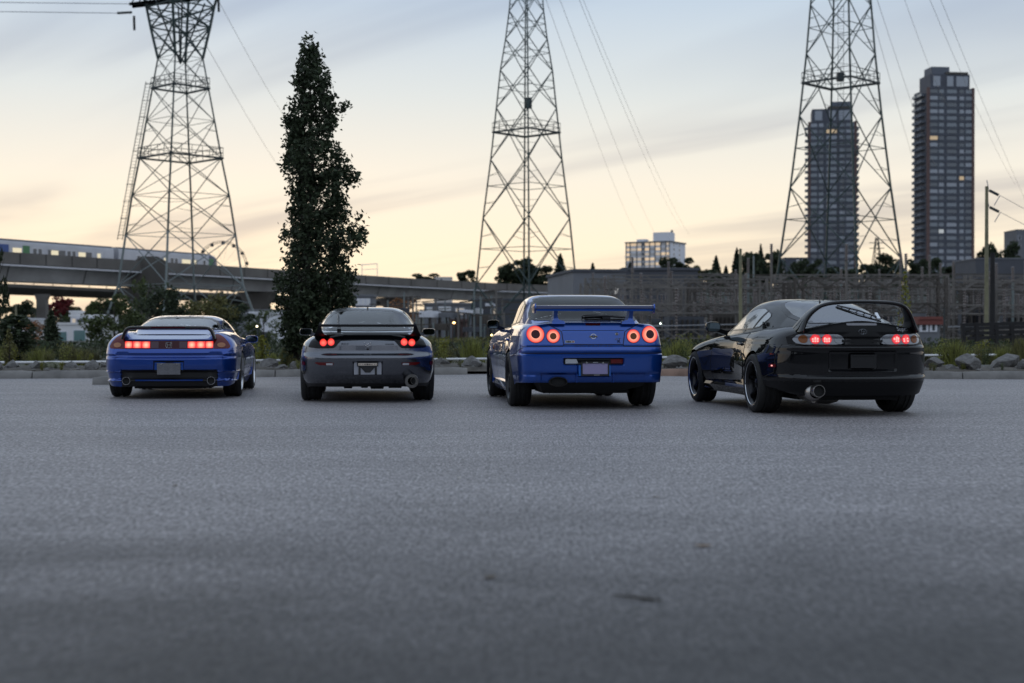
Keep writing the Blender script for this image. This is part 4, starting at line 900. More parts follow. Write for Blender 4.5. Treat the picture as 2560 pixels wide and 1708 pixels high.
# grass tufts and weeds in the planting strip, single clumps
def clump_mesh(seed, n, h, m, kind):
    rng = np.random.default_rng(seed)
    if kind == 'grass':
        V = []; F = []
        for k in range(n):
            a = rng.uniform(0, 2 * PI); rr = rng.uniform(0, .22); bx, by = rr * math.cos(a), rr * math.sin(a); L = h * rng.uniform(.5, 1.1); dx_, dy_ = rng.normal(0, .22, 2) * L; w = .006
            b = len(V); V += [(bx - w, by, 0), (bx + w, by, 0), (bx + dx_ * .4 + w, by + dy_ * .4, L * .6), (bx + dx_ * .4 - w, by + dy_ * .4, L * .6), (bx + dx_, by + dy_, L)]; F += [(b, b + 1, b + 2), (b, b + 2, b + 3), (b + 3, b + 2, b + 4)]
        return np_mesh('blades', np.array(V), np.array(F), m)
    P = []
    ns = max(3, n // 45)
    for k in range(ns):
        a = rng.uniform(0, 2 * PI); lean = rng.uniform(.05, .5); L = h * rng.uniform(.55, 1.05)
        t = rng.uniform(.1, 1, n // ns); P.append(np.stack([math.cos(a) * lean * L * t, math.sin(a) * lean * L * t, L * t], 1) + rng.normal(size=(n // ns, 3)) * np.array([.05, .05, .03]))
    V, F = leaves_np(np.concatenate(P), .055, rng, .5, .5); return np_mesh('leaves', V, F, m)
GR = [clump_mesh(s, 260, .55, m, 'grass') for s, m in ((1, L_weed), (2, L_olive), (3, L_weed))]; WD = [clump_mesh(s, 420, .7, m, 'weed') for s, m in ((4, L_weed), (5, L_green), (6, L_lime), (7, L_olive))]
_t = MB()
for k in range(6): _t.tube([(0, 0, 0), (.12 * math.cos(k), .12 * math.sin(k), .3), (.25 * math.cos(k), .25 * math.sin(k), .55)], [.008, .006, .003], 4)
_o = _t.build('stems', M_bark); STEM = _o.data; bpy.data.objects.remove(_o)
def clump(u, v, D, sc, me, label, group, name='weed_clump'):
    p = at(u, v, D); o = empty(name, (p.x, D, .14 if D < 34 else 0.0), u * .7, label, 'plant', group); c = share(me.name.split('.')[0], me, o); c.scale = (sc, sc, sc); st = share('stems', STEM, o); st.scale = (sc, sc, sc)
zone = [(-20, 240, 'left of the low blue car'), (640, 760, 'between the low blue car and the columnar tree'), (1090, 1230, 'between the grey car and the boxy blue coupe'), (1660, 1770, 'between the boxy blue coupe and the black coupe'), (2310, 2580, 'right of the black coupe')]
rr_ = random.Random(9)
for zi, (a, b, wh) in enumerate(zone):
    cnt = int((b - a) / 11)
    for k in range(cnt):
        u = rr_.uniform(a, b); D = rr_.uniform(31.5, 40); D0 = kerb_y((u - 1280) / FPX * 30) + 1.5
        D = max(D, D0 + .3); g = rr_.random(); tall = {0: .72, 1: .7, 2: .95, 3: 1.0, 4: .85}[zi]
        if g < .5: clump(u, 880, D, rr_.uniform(.8, 1.5) * tall, rr_.choice(GR), 'yellow green grass tuft ' + wh, 'grass tufts behind the boulders', 'grass_tuft')
        else: clump(u, 880, D, rr_.uniform(.6, 1.15) * tall, rr_.choice(WD), 'leafy weed clump ' + wh, 'weeds behind the boulders')
    for k in range(cnt // 3):
        u = rr_.uniform(a, b); D = kerb_y((u - 1280) / FPX * 29) + rr_.uniform(.3, .9); clump(u, 920, D, rr_.uniform(.15, .35), rr_.choice(WD), 'small weed by the kerb ' + wh, 'small weeds by the kerb')
# sapling at far left and creeper shoot at right
def sapling(u, vtop, D, w, label, m):
    p = at(u, 900, D); h = at(u, vtop, D).z; o = empty('sapling', (p.x, D, .1), 0, label, 'tree'); rng = np.random.default_rng(int(u)); n = 320; t = rng.uniform(.12, 1, n)
    rad = w * np.sin(np.clip(t, 0, 1) * 3.0) * rng.uniform(.1, 1, n); a = rng.uniform(0, 2 * PI, n); P = np.stack([rad * np.cos(a), rad * np.sin(a), t * h], 1); V, F = leaves_np(P, .07, rng, .6)
    share('crown', np_mesh('crown', V, F, m), o); mb = MB(); mb.tube([(0, 0, -.2), (.02, 0, h * .5), (0, 0, h * .97)], [.022, .014, .005], 6)
    for k in range(14): q = .2 + .05 * k; mb.tube([(0, 0, q * h), (w * .6 * math.cos(k * 2.4), w * .6 * math.sin(k * 2.4), (q + .08) * h)], [.006, .003], 4)
    mb.build('trunk', M_bark, o)
sapling(22, 836, 29.2, .16, 'thin sapling with sparse leaves in front of the left boulders', L_olive)
sapling(2262, 690, 34, .18, 'slender lime green shoot rising behind the black coupe wing', L_lime)
sapling(655, 850, 33, .22, 'thin yellow leafed sapling right of the low blue car mirror', L_lime)
# dark tree line and building across the road behind the photographer, seen only as reflections
rng = np.random.default_rng(77); n = 42000; a = rng.uniform(R(95), R(265), n); Dr = rng.uniform(52, 66, n); hh = 7.5 + 2.5 * np.sin(a * 17) + 2.0 * np.sin(a * 41 + 1)
P = np.stack([Dr * np.sin(a), Dr * np.cos(a), rng.uniform(0, 1, n) * hh], 1); V, F = leaves_np(P, .9, rng, .8); o = share('tree_line', np_mesh('tree_line', V, F, L_dark)); tag(o, 'dark row of trees across the road behind the photographer', 'trees', kind='stuff')

# fallen leaves and twig on the asphalt
M_fall = mat('fallen_leaf', (0.16, 0.095, 0.04), .8); M_fall2 = mat('dry_leaf', (.10, .075, .05), .8)
def fallen(u, v, size, m, label, curl=.3):
    D = FPX * CAMH / (v - 832.0); p = at(u, v, D); mb = MB(); n = 7; rings = []
    for k in range(n):
        t = k / (n - 1); w = size * .32 * math.sin(PI * min(1, .08 + t * .9)); rings.append([((t - .5) * size, -w, curl * size * (t - .5) ** 2 + .003 + .15 * w), ((t - .5) * size, 0, curl * size * (t - .5) ** 2 + .003), ((t - .5) * size, w, curl * size * (t - .5) ** 2 + .003 + .15 * w)])
    mb.loft(rings, close=False, cap=False); o = mb.build('fallen_leaf', m, smooth=180); o.location = (p.x, p.y, .002); o.rotation_euler = (0, 0, u * .37); tag(o, label, 'leaf')
fallen(1757, 1369, .075, M_fall, 'brown dry leaf on the asphalt right of centre')
fallen(1148, 1196, .03, mat('pale_chip', (.55, .5, .4), .7), 'tiny pale leaf scrap in the middle of the lot')
fallen(1225, 1447, .06, M_fall2, 'dull leaf on the asphalt at lower centre')
fallen(437, 1217, .05, M_fall2, 'dull leaf on the asphalt at left')
fallen(1640, 1245, .05, M_fall2, 'dull leaf on the asphalt behind the boxy coupe')
D = FPX * CAMH / (1500 - 832.0); p = at(1590, 1500, D); mb = MB(); mb.tube([(-.07, .05, .006), (-.02, .01, .009), (.03, -.02, .007), (.08, -.035, .006)], [.002, .004, .005, .003], 6); o = mb.build('twig', M_bark); o.location = (p.x, p.y, 0); tag(o, 'dark curved twig lying on the asphalt at lower right of centre', 'twig')
# ------------------------------------------------------------------ car materials
M_blk = mat('black_plastic', (0.012, 0.012, 0.013), 0.45)
M_under = mat('underbody_black', (0.006, 0.006, 0.006), 0.8)
M_seam = mat('panel_gap_black', (0.004, 0.004, 0.005), 0.7)
M_rubber = mat('tyre_rubber', (0.012, 0.012, 0.012), 0.72, noise=0.3, nscale=30)
M_chrome = mat('chrome', (0.75, 0.75, 0.76), 0.16, metal=1.0)
M_steel = mat('exhaust_steel', (0.42, 0.40, 0.38), 0.28, metal=1.0)
M_dkrim = mat('dark_rim', (0.03, 0.03, 0.033), 0.28, metal=0.8)
M_silver = mat('silver_rim', (0.62, 0.63, 0.66), 0.25, metal=0.9)
M_lip = mat('polished_rim_lip', (0.55, 0.57, 0.60), 0.15, metal=1.0)
M_seat = mat('seat_cloth', (0.018, 0.018, 0.02), 0.9)
M_glass = glass_mat('car_glass', (0.42, 0.47, 0.47), 1.0, 1.55)
M_glass_dark = glass_mat('tinted_car_glass', (0.13, 0.14, 0.15), 0.8, 1.36)
M_glass_rx = glass_mat('lightly_tinted_glass', (0.30, 0.32, 0.36), 0.85, 1.40)
M_frit = mat('glass_edge_black', (0.005, 0.005, 0.006), 0.25, spec=.25)
M_glass_side = glass_mat('side_window_glass', (0.50, 0.54, 0.54), 1.0, 6.0)
M_glass_rear = glass_mat('rear_window_glass', (0.42, 0.48, 0.48), 1.0, 2.5)
M_redlens = mat('red_lens', (0.11, 0.007, 0.008), 0.15, coat=0.25, spec=.3)
M_dkred = mat('dark_red_lens', (0.05, 0.004, 0.007), 0.15, coat=0.2, spec=.2)
M_amber = mat('amber_lens', (0.30, 0.09, 0.012), 0.15, coat=0.8)
M_clear = mat('clear_lens', (0.42, 0.43, 0.46), 0.15, coat=0.9)
M_smoke = mat('smoked_lens', (0.19, 0.20, 0.225), 0.1, coat=1.0)
M_revl = mat('mauve_reverse_lens', (0.075, 0.035, 0.05), 0.15, coat=0.3, spec=.3)
def lit_mat(name, core, rim, strength, r0, r1):
    """glowing lens: brighter at the bulb, redder to the edge (object space radius in x-z)"""
    m, n, l, b = new_mat(name)
    t = N(n, 'ShaderNodeTexCoord'); mp = N(n, 'ShaderNodeMapping', inp={'Scale': (1, 0, 1)}); l.new(t.outputs['Object'], mp.inputs[0])
    ln = N(n, 'ShaderNodeVectorMath', operation='LENGTH'); l.new(mp.outputs[0], ln.inputs[0])
    cr_ = N(n, 'ShaderNodeMapRange', inp={1: r0, 2: r1, 3: 0.0, 4: 1.0}); l.new(ln.outputs['Value'], cr_.inputs[0])
    mx = N(n, 'ShaderNodeMix', data_type='RGBA'); mx.inputs['A'].default_value = (*core, 1); mx.inputs['B'].default_value = (*rim, 1)
    l.new(cr_.outputs[0], mx.inputs['Factor']); l.new(mx.outputs['Result'], b.inputs['Emission Color'])
    b.inputs['Emission Strength'].default_value = strength
    b.inputs['Base Color'].default_value = (0.25, 0.01, 0.01, 1); b.inputs['Roughness'].default_value = 0.15
    return m
M_lit = lit_mat('lit_tail_lamp', (1.0, 0.52, 0.34), (0.86, 0.035, 0.03), 1.0, 0.006, 0.052)
M_lit_round = lit_mat('lit_round_lamp', (1.0, 0.15, 0.10), (0.72, 0.012, 0.014), 1.0, 0.008, 0.046)
M_lit_ring = lit_mat('lit_ring_lamp', (1.0, 0.34, 0.22), (0.66, 0.010, 0.009), 0.95, 0.050, 0.098)
M_lit_ring_s = lit_mat('lit_small_ring_lamp', (1.0, 0.34, 0.22), (0.66, 0.010, 0.009), 0.95, 0.040, 0.078)
M_lit_led = lit_mat('lit_segment_lamp', (0.9, 0.10, 0.11), (0.50, 0.006, 0.016), 0.9, 0.012, 0.05)
M_lit_cell = mat('lit_lamp_cell', (0.5, 0.1, 0.1), 0.3, emit=(1.0, 0.42, 0.38), estr=1.0)
def paint(name, col, rough=0.35, metal=0.55, flake=0.10):
    m, n, l, b = new_mat(name)
    t = N(n, 'ShaderNodeTexCoord'); nz = N(n, 'ShaderNodeTexNoise', inp={'Scale': 420.0, 'Detail': 2.0}); l.new(t.outputs['Object'], nz.inputs['Vector'])
    mr = N(n, 'ShaderNodeMapRange', inp={1: 0.3, 2: 0.7, 3: 1 - flake, 4: 1 + flake}); l.new(nz.outputs['Fac'], mr.inputs[0])
    mx = N(n, 'ShaderNodeMix', data_type='RGBA', blend_type='MULTIPLY'); mx.inputs['Factor'].default_value = 1.0
    mx.inputs['A'].default_value = (*col, 1); l.new(mr.outputs[0], mx.inputs['B']); l.new(mx.outputs['Result'], b.inputs['Base Color'])
    b.inputs['Metallic'].default_value = metal; b.inputs['Roughness'].default_value = rough
    if metal == 0: b.inputs['Specular IOR Level'].default_value = 0.0
    b.inputs['Coat Weight'].default_value = 0.75 if metal == 0 else 1.0; b.inputs['Coat Roughness'].default_value = 0.025; b.inputs['Coat IOR'].default_value = 1.55
    return m
M_pblue = paint('deep_blue_paint', (0.004, 0.050, 0.30), 0.30, 0.72)
M_pblue2 = paint('bright_blue_paint', (0.004, 0.066, 0.36), 0.30, 0.70)
M_pgrey = paint('gunmetal_paint', (0.122, 0.130, 0.152), 0.24, 0.92)
M_pblk = paint('black_paint', (0.006, 0.006, 0.007), 0.25, 0.0)
M_satin = mat('satin_black', (0.007, 0.007, 0.008), 0.40, coat=0.0, spec=.18)

# ------------------------------------------------------------------ car body builder
def I(tab, x):
    return np.interp(x, [a for a, _ in tab], [b for _, b in tab])
def smoothtab(tab, x):
    """monotone smooth interpolation of a table (cubic hermite with limited slopes)"""
    xs = np.array([a for a, _ in tab], float); ys = np.array([b for _, b in tab], float)
    d = np.diff(ys) / np.diff(xs); m = np.zeros_like(ys)
    m[1:-1] = np.where(d[:-1] * d[1:] > 0, 2 * d[:-1] * d[1:] / (d[:-1] + d[1:] + 1e-12), 0); m[0], m[-1] = d[0], d[-1]
    x = np.clip(np.asarray(x, float), xs[0], xs[-1]); i = np.clip(np.searchsorted(xs, x) - 1, 0, len(xs) - 2)
    h = xs[i + 1] - xs[i]; t = (x - xs[i]) / h
    return (ys[i] * (2*t**3 - 3*t**2 + 1) + h * m[i] * (t**3 - 2*t**2 + t) + ys[i+1] * (-2*t**3 + 3*t**2) + h * m[i+1] * (t**3 - t**2))
def sstep(a, b, x):
    t = np.clip((x - a) / (b - a), 0, 1); return t * t * (3 - 2 * t)

class CarBody:
    def __init__(s, P): s.__dict__.update(P)
    def w(s, z, y):
        b = s.W + I(s.side, z) + smoothtab(s.taper, y)
        for ya, amp, sg in s.flare: b = b + amp * np.exp(-((y - ya) / sg) ** 2) * sstep(0.80, 0.55, z)
        return b
    def tub(s, fascia=None, matfn=None):
        # columns of the half plan, rear centre -> side -> nose centre
        def superpath(n, A, spacing):
            ph = np.linspace(0, PI / 2, 4000); sx = np.sin(ph) ** (2 / n); cx = np.cos(ph) ** (2 / n)
            L = np.concatenate([[0], np.cumsum(np.hypot(np.diff(sx * s.W), np.diff(cx * A)))])
            k = np.interp(np.linspace(0, L[-1], int(L[-1] / spacing) + 1), L, np.arange(len(ph))).astype(int)
            return sx[k], cx[k]
        A, B = s.tail - 0 - (-s.yR) if False else (-s.yR * -1 + s.tail), s.nose - s.yF
        A = s.tail + s.yR            # tail given as positive overhang, yR negative
        sr, cr_ = superpath(s.nR, A, 0.0125); sf, cf = superpath(s.nF, B, 0.05)
        ys = np.arange(s.yR, s.yF, 0.02)[1:]
        cols = [('r', a, b) for a, b in zip(sr, cr_)] + [('s', 1.0, y) for y in ys] + [('f', a, b) for a, b in zip(sf[::-1], cf[::-1])]
        zl = np.linspace(0, 1, 42); zu = np.linspace(0, 1, 26)[1:]; dr = np.sin(np.linspace(0, PI / 2, 11))[1:]
        nrow = len(zl) + len(zu) + len(dr)
        V = np.zeros((len(cols), nrow, 3))
        for i, (k, a, b) in enumerate(cols):
            def xy(z, k=k, a=a, b=b):
                z = np.asarray(z, float)
                if k == 'r':
                    y0 = s.yR - A * b; return s.w(z, y0) * a, s.yR - (A - I(s.tau, z)) * b
                if k == 's': return s.w(z, b), b + 0 * z
                y0 = s.yF + B * b; return s.w(z, y0) * a, s.yF + (B - I(s.nu, z)) * b
            zt = 0.85
            yy = float(xy(0.5)[1]); side_a = 1.0 if k == 's' else a
            rz = float(I(s.rz, yy)); rx = float(I(s.rx, yy)); ry = s.ry
            for _ in range(3):
                x_, y_ = xy(zt); zt = float(s.top(max(0.0, float(x_) - rx * side_a), float(y_)))
            zb = float(I(s.zb, yy)); zfix = min(float(I(s.zfix, yy)), zt - rz - .01)
            z = np.concatenate([zb + (zfix - zb) * zl, zfix + (zt - rz - zfix) * zu, zt - rz + rz * dr])
            ins = np.concatenate([np.zeros(len(zl) + len(zu)), 1 - np.sqrt(np.maximum(0, 1 - dr ** 2))])
            side_w = a if k != 's' else 1.0
            if side_w > 0.8:
                for ya, Ra, zc in s.arch:
                    q = Ra ** 2 - (yy - ya) ** 2
                    if q > 0: z = np.maximum(z, zc + math.sqrt(q))
            x, y = xy(z)
            if k == 'r': x = x - rx * ins * a; y = y + (ry * ins) * b
            elif k == 's': x = x - rx * ins
            else: x = x - rx * ins * a; y = y - 0.05 * ins * b
            if fascia is not None and k == 'r': y = y + fascia(x, z) * min(1.0, b * 1.6)
            V[i, :, 0] = x; V[i, :, 1] = y; V[i, :, 2] = z
        # cap rings
        ya_, yb_ = -s.tail + 0.5, s.nose - 0.6
        tt = np.array([0.03, 0.08, 0.15, 0.24, 0.34, 0.45, 0.56, 0.67, 0.78, 0.89, 0.97])
        E_ = V[:, -1, :]
        cap = np.zeros((len(cols), len(tt), 3))
        for j, t in enumerate(tt):
            x = E_[:, 0] * (1 - t); yc = np.clip(E_[:, 1], ya_, yb_); y = E_[:, 1] * (1 - t) + yc * t
            base = s.top(np.abs(E_[:, 0]), E_[:, 1]); cap[:, j, 0] = x; cap[:, j, 1] = y
            cap[:, j, 2] = s.top(np.abs(x), y) + (E_[:, 2] - base) * (1 - t) ** 2
        G = np.concatenate([V, cap], axis=1); nc, nr = G.shape[:2]
        full = np.concatenate([G, (G * np.array([-1, 1, 1]))[::-1]], axis=0)  # right then left
        nf = full.shape[0]
        verts = full.reshape(-1, 3); faces = []; mi = []
        for i in range(nf):
            i2 = (i + 1) % nf
            for j in range(nr - 1):
                q = (i * nr + j, i2 * nr + j, i2 * nr + j + 1, i * nr + j + 1)
                cx_ = verts[list(q)].mean(axis=0)
                if j > nrow and s.cut_cab(cx_): continue
                faces.append(q); mi.append(matfn(cx_) if matfn else 0)
        bm = bmesh.new(); me = bpy.data.meshes.new('body')
        me.from_pydata([tuple(v) for v in verts], [], faces); me.polygons.foreach_set('material_index', mi)
        bm.from_mesh(me); bmesh.ops.remove_doubles(bm, verts=bm.verts, dist=0.0006)
        bmesh.ops.dissolve_degenerate(bm, edges=bm.edges, dist=0.0005)
        bmesh.ops.recalc_face_normals(bm, faces=bm.faces)
        bm.to_mesh(me); s.bvh = BVHTree.FromBMesh(bm); bm.free()
        me.shade_smooth(); me.set_sharp_from_angle(angle=R(40))
        return me
    def cut_cab(s, c):
        y = c[1]
        if not (s.cab_cut[0] < y < s.cab_cut[1]): return False
        return abs(c[0]) < float(smoothtab(s.wb, y)) - 0.05
    # cabin
    def cab_section(s, y, th):
        wb = smoothtab(s.wb, y); zb = I(s.cabzb, y); zr = smoothtab(s.zr, y)
        sx = np.cos(th) ** (2 / s.cabn); sz = np.sin(th) ** (2 / s.cabn)
        return sx * (wb - s.lean * sz * min(1, (zr - zb) / 0.25)), zb + (zr - zb) * sz
    def cabin(s, holes):
        y0, y1 = s.zr[0][0], s.zr[-1][0]
        ysn = np.linspace(y0, y1, int((y1 - y0) / 0.022)); n = 44
        th = np.linspace(0, PI / 2, n)
        # even spacing along the section
        rows = []
        for y in ysn:
            tf = np.linspace(0, PI / 2, 600); x, z = s.cab_section(y, tf)
            L = np.concatenate([[0], np.cumsum(np.hypot(np.diff(x), np.diff(z)))])
            t = np.interp(np.linspace(0, L[-1], n), L, tf); x, z = s.cab_section(y, t)
            half = np.stack([x, np.full(n, y), z], 1)
            rows.append(np.concatenate([half, (half * np.array([-1, 1, 1]))[::-1][1:]], 0))
        G = np.array(rows); m, k = G.shape[:2]; verts = G.reshape(-1, 3); faces = []
        allf = [(i * k + j, i * k + j + 1, (i + 1) * k + j + 1, (i + 1) * k + j) for i in range(m - 1) for j in range(k - 1)]
        me = bpy.data.meshes.new('roof'); me.from_pydata([tuple(v) for v in verts], [], allf)
        bm = bmesh.new(); bm.from_mesh(me); bmesh.ops.remove_doubles(bm, verts=bm.verts, dist=0.0006)
        bmesh.ops.recalc_face_normals(bm, faces=bm.faces)
        s.cbvh = BVHTree.FromBMesh(bm)
        kill = []
        for f in bm.faces:
            c = f.calc_center_median()
            for ax, poly, test in holes:
                p = (c.x, c.z) if ax == 'y' else (c.x, c.y) if ax == 'z' else (c.y, c.z)
                if test(c) and inpoly(p, poly): kill.append(f); break
        bmesh.ops.delete(bm, geom=kill, context='FACES')
        bm.to_mesh(me); bm.free(); me.shade_smooth(); me.set_sharp_from_angle(angle=R(50))
        return me

def inpoly(p, poly):
    x, y = p; r = False; n = len(poly)
    for i in range(n):
        x1, y1 = poly[i]; x2, y2 = poly[(i + 1) % n]
        if (y1 > y) != (y2 > y) and x < (x2 - x1) * (y - y1) / (y2 - y1) + x1: r = not r
    return r
def round_poly(poly, r=0.02, n=4):
    """rounded corners for a 2D polygon"""
    out = []; m = len(poly)
    for i in range(m):
        p = np.array(poly[i], float); a = np.array(poly[i - 1], float) - p; b = np.array(poly[(i + 1) % m], float) - p
        la, lb = np.linalg.norm(a), np.linalg.norm(b); rr = min(r, la * 0.45, lb * 0.45)
        pa, pb = p + a / la * rr, p + b / lb * rr
        for k in range(n + 1):
            t = k / n; out.append(tuple((1 - t) ** 2 * pa + 2 * t * (1 - t) * p + t * t * pb))
    return out
def dense(poly, step=0.03):
    out = []; m = len(poly)
    for i in range(m):
        a, b = np.array(poly[i], float), np.array(poly[(i + 1) % m], float); k = max(1, int(np.linalg.norm(b - a) / step))
        out += [tuple(a + (b - a) * t / k) for t in range(k)]
    return out
def scale_poly(poly, k, c=None):
    c = np.mean(np.array(poly), 0) if c is None else np.array(c)
    return [tuple(c + (np.array(p) - c) * k) for p in poly]
def inset_poly(poly, d):
    a = np.array(poly, float); n = len(a); area = sum(a[i][0] * a[(i + 1) % n][1] - a[(i + 1) % n][0] * a[i][1] for i in range(n))
    sg = 1 if area > 0 else -1; out = []
    for i in range(n):
        t = a[(i + 1) % n] - a[i - 1]; t /= (np.linalg.norm(t) + 1e-9); out.append(tuple(a[i] + sg * d * np.array([-t[1], t[0]])))
    return out
def circle(cx, cz, r, n=28, rz=None):
    rz = rz or r
    return [(cx + r * math.cos(2 * PI * k / n), cz + rz * math.sin(2 * PI * k / n)) for k in range(n)]
def mirror(poly): return [(-x, z) for x, z in poly][::-1]

class Proj:
    """projects 2D outlines on a body: axis 'y' from behind, 'f' from the front, 'x+'/'x-' from a side, 'z' from above"""
    def __init__(s, bvhs, axis): s.b = bvhs if isinstance(bvhs, list) else [bvhs]; s.ax = axis
    def __call__(s, p, off):
        a, b = p
        o, d = {'y': ((a, -4, b), (0, 1, 0)), 'f': ((a, 8, b), (0, -1, 0)), 'x+': ((4, a, b), (-1, 0, 0)), 'x-': ((-4, a, b), (1, 0, 0)), 'z': ((a, b, 4), (0, 0, -1))}[s.ax]
        o, d = Vector(o), Vector(d); best = None
        for t in s.b:
            h = t.ray_cast(o, d)
            if h[0] is not None and (best is None or h[3] < best[3]): best = h
        if best is None:
            q = Vector((a, -0.6, b)) if s.ax == 'y' else Vector((a, 1.9, b)) if s.ax == 'f' else Vector((0.8 if s.ax == 'x+' else -0.8, a, b)) if s.ax[0] == 'x' else Vector((a, b, 1))
            for t in s.b:
                h = t.find_nearest(q)
                if best is None or h[3] < best[3]: best = h
        n = best[1] if best[1].dot(d) < 0 else -best[1]
        return best[0] + n * off
def patch(name, poly, proj, off, material, parent, rings=5, depth=0.0, hole=None, step=0.03, flat=None, center=None):
    """a surface piece over an outline, with an edge of the given depth; hole: inner outline with as many points"""
    P0 = dense(poly, step); n = len(P0)
    ts = [0.0, 0.06, 0.16, 0.34, 0.55, 0.78, 0.95][:max(2, rings + 1)] if hole is None else [0, 0.5, 1.0]
    c = np.array(center) if center is not None else np.mean(np.array(P0), 0); mb = MB(); rr = []
    for t in ts:
        if hole is None: ring = [tuple(np.array(p) * (1 - t) + c * t) for p in P0]
        else: ring = [tuple(np.array(p) * (1 - t) + np.array(h) * t) for p, h in zip(P0, hole(P0))]
        rr.append([proj(p, off if flat is None else off) for p in ring])
    if depth: rr.insert(0, [proj(p, off - depth) for p in P0])
    mb.loft(rr, cap=False)
    if hole is None:
        b = len(mb.v); mb.v.append(tuple(proj(tuple(c), off))); base = (len(rr) - 1) * n
        mb.f += [(base + k, base + (k + 1) % n, b) for k in range(n)]; mb.m += [0] * n
    o = mb.build(name, material, parent, smooth=40, fix=True)
    dv = {'y': (0, 1, 0), 'f': (0, -1, 0), 'x+': (-1, 0, 0), 'x-': (1, 0, 0), 'z': (0, 0, -1)}[proj.ax]; dv = Vector(dv)
    if sum((p.normal.dot(dv) * p.area for p in o.data.polygons)) > 0: o.data.flip_normals()
    return o
def recenter(o):
    """put the object's origin at its own middle"""
    vs_ = [v.co for v in o.data.vertices]; c = sum(vs_, Vector()) / len(vs_)
    for v in o.data.vertices: v.co -= c
    o.location = c; return o
def seam(name, pts, proj, parent, width=0.007, off=0.0025, step=0.03, closed=False, material=None):
    p = [np.array(q, float) for q in pts]; d = []
    segs = list(zip(p, p[1:] + ([p[0]] if closed else [])))
    if not closed: segs = segs[:len(p) - 1]
    for a, b in segs:
        k = max(1, int(np.linalg.norm(b - a) / step)); d += [a + (b - a) * t / k for t in range(k)]
    if not closed: d.append(p[-1])
    mb = MB(); L, Rr = [], []; n = len(d)
    for i, q in enumerate(d):
        t = (d[(i + 1) % n] - d[i - 1]) if closed or 0 < i < n - 1 else (d[min(i + 1, n - 1)] - d[max(i - 1, 0)])
        t = t / (np.linalg.norm(t) + 1e-9); nn = np.array([-t[1], t[0]]) * width / 2
        L.append(proj(tuple(q + nn), off)); Rr.append(proj(tuple(q - nn), off))
    m = n if closed else n - 1
    mb.add(L + Rr, [(i, (i + 1) % n, n + (i + 1) % n, n + i) for i in range(m)])
    return mb.build(name, material or M_seam, parent, smooth=180)

def make_wheel(car, x, y, rad, width, rimr, style, camber=0.0):
    """wheel part with tyre and rim as sub-parts; x side sign gives the outer face"""
    sg = 1 if x > 0 else -1; w = width
    hub = MB(); hub.lathe([(-0.06 * sg, 0.02), (-0.06 * sg, rimr * 0.62), (-0.03 * sg, rimr * 0.62), (-0.03 * sg, 0.02)], 20, 'x')
    o = hub.build('wheel', M_dkrim, car, smooth=40, fix=True); o.location = (x - sg * w / 2, y, rad); o.rotation_euler = (0, R(camber) * sg, 0)
    t = MB(); r = rad
    prof = [(-w*.5+.012, rimr), (-w*.5, rimr + .02), (-w*.5, r - .05), (-w*.5+.012, r - .018), (-w*.5+.035, r - .003), (-w*.25, r), (-w*.24, r-.008), (-w*.2, r-.008), (-w*.19, r), (-.025, r), (-.02, r-.008), (.02, r-.008), (.025, r),
            (w*.19, r), (w*.2, r-.008), (w*.24, r-.008), (w*.25, r), (w*.5-.035, r - .003), (w*.5-.012, r - .018), (w*.5, r - .05), (w*.5, rimr + .02), (w*.5-.012, rimr)]
    t.lathe(prof, 40, 'x'); t.build('tyre', M_rubber, o, smooth=30, fix=True)
    k = MB(); f = sg * (w * .5 - .012)
    k.lathe([(-f, rimr), (-f + .03 * sg, rimr - .02), (f - .10 * sg, rimr - .035), (f - .02 * sg, rimr - .012), (f, rimr + .004), (f + .004 * sg, rimr - .004), (f - .03 * sg, rimr - .03)], 40, 'x')
    rim = k.build('rim', style['mat'], o, smooth=40, fix=True)
    if style['lip']:
        lp = MB(); lp.lathe([(f - .028 * sg, rimr - .016), (f - .012 * sg, rimr - .012), (f + .002 * sg, rimr + .006), (f + .007 * sg, rimr + .004), (f + .004 * sg, rimr - .006), (f - .026 * sg, rimr - .020)], 40, 'x'); lp.build('rim_lip', M_lip, o, smooth=40, fix=True)
    sp = MB(); ns = style['n']; fo = f - sg * style.get('deep', .03)
    for i in range(ns):
        a = 2 * PI * i / ns + 0.3
        for da in style.get('split', (0,)):
            ca, sa = math.cos(a + da), math.sin(a + da); ta = (-sa, ca); w0, w1 = style['w']
            p = lambda rr, ww, xx: [(xx, rr * ca + ta[0] * ww, rr * sa + ta[1] * ww), (xx, rr * ca - ta[0] * ww, rr * sa - ta[1] * ww), (xx - sg * .03, rr * ca - ta[0] * ww, rr * sa - ta[1] * ww), (xx - sg * .03, rr * ca + ta[0] * ww, rr * sa + ta[1] * ww)]
            sp.loft([p(.035, w0, fo - sg * .012), p(rimr * .6, (w0 + w1) / 2, fo), p(rimr - .02, w1, fo + sg * style.get('rise', .0))])
    sp.lathe([(fo + sg * .012, .001), (fo + sg * .012, .03), (fo + sg * .004, .048), (fo - sg * .04, .06)], 20, 'x')
    sp.build('spokes', style['mat'], o, smooth=35, fix=True)
    return o

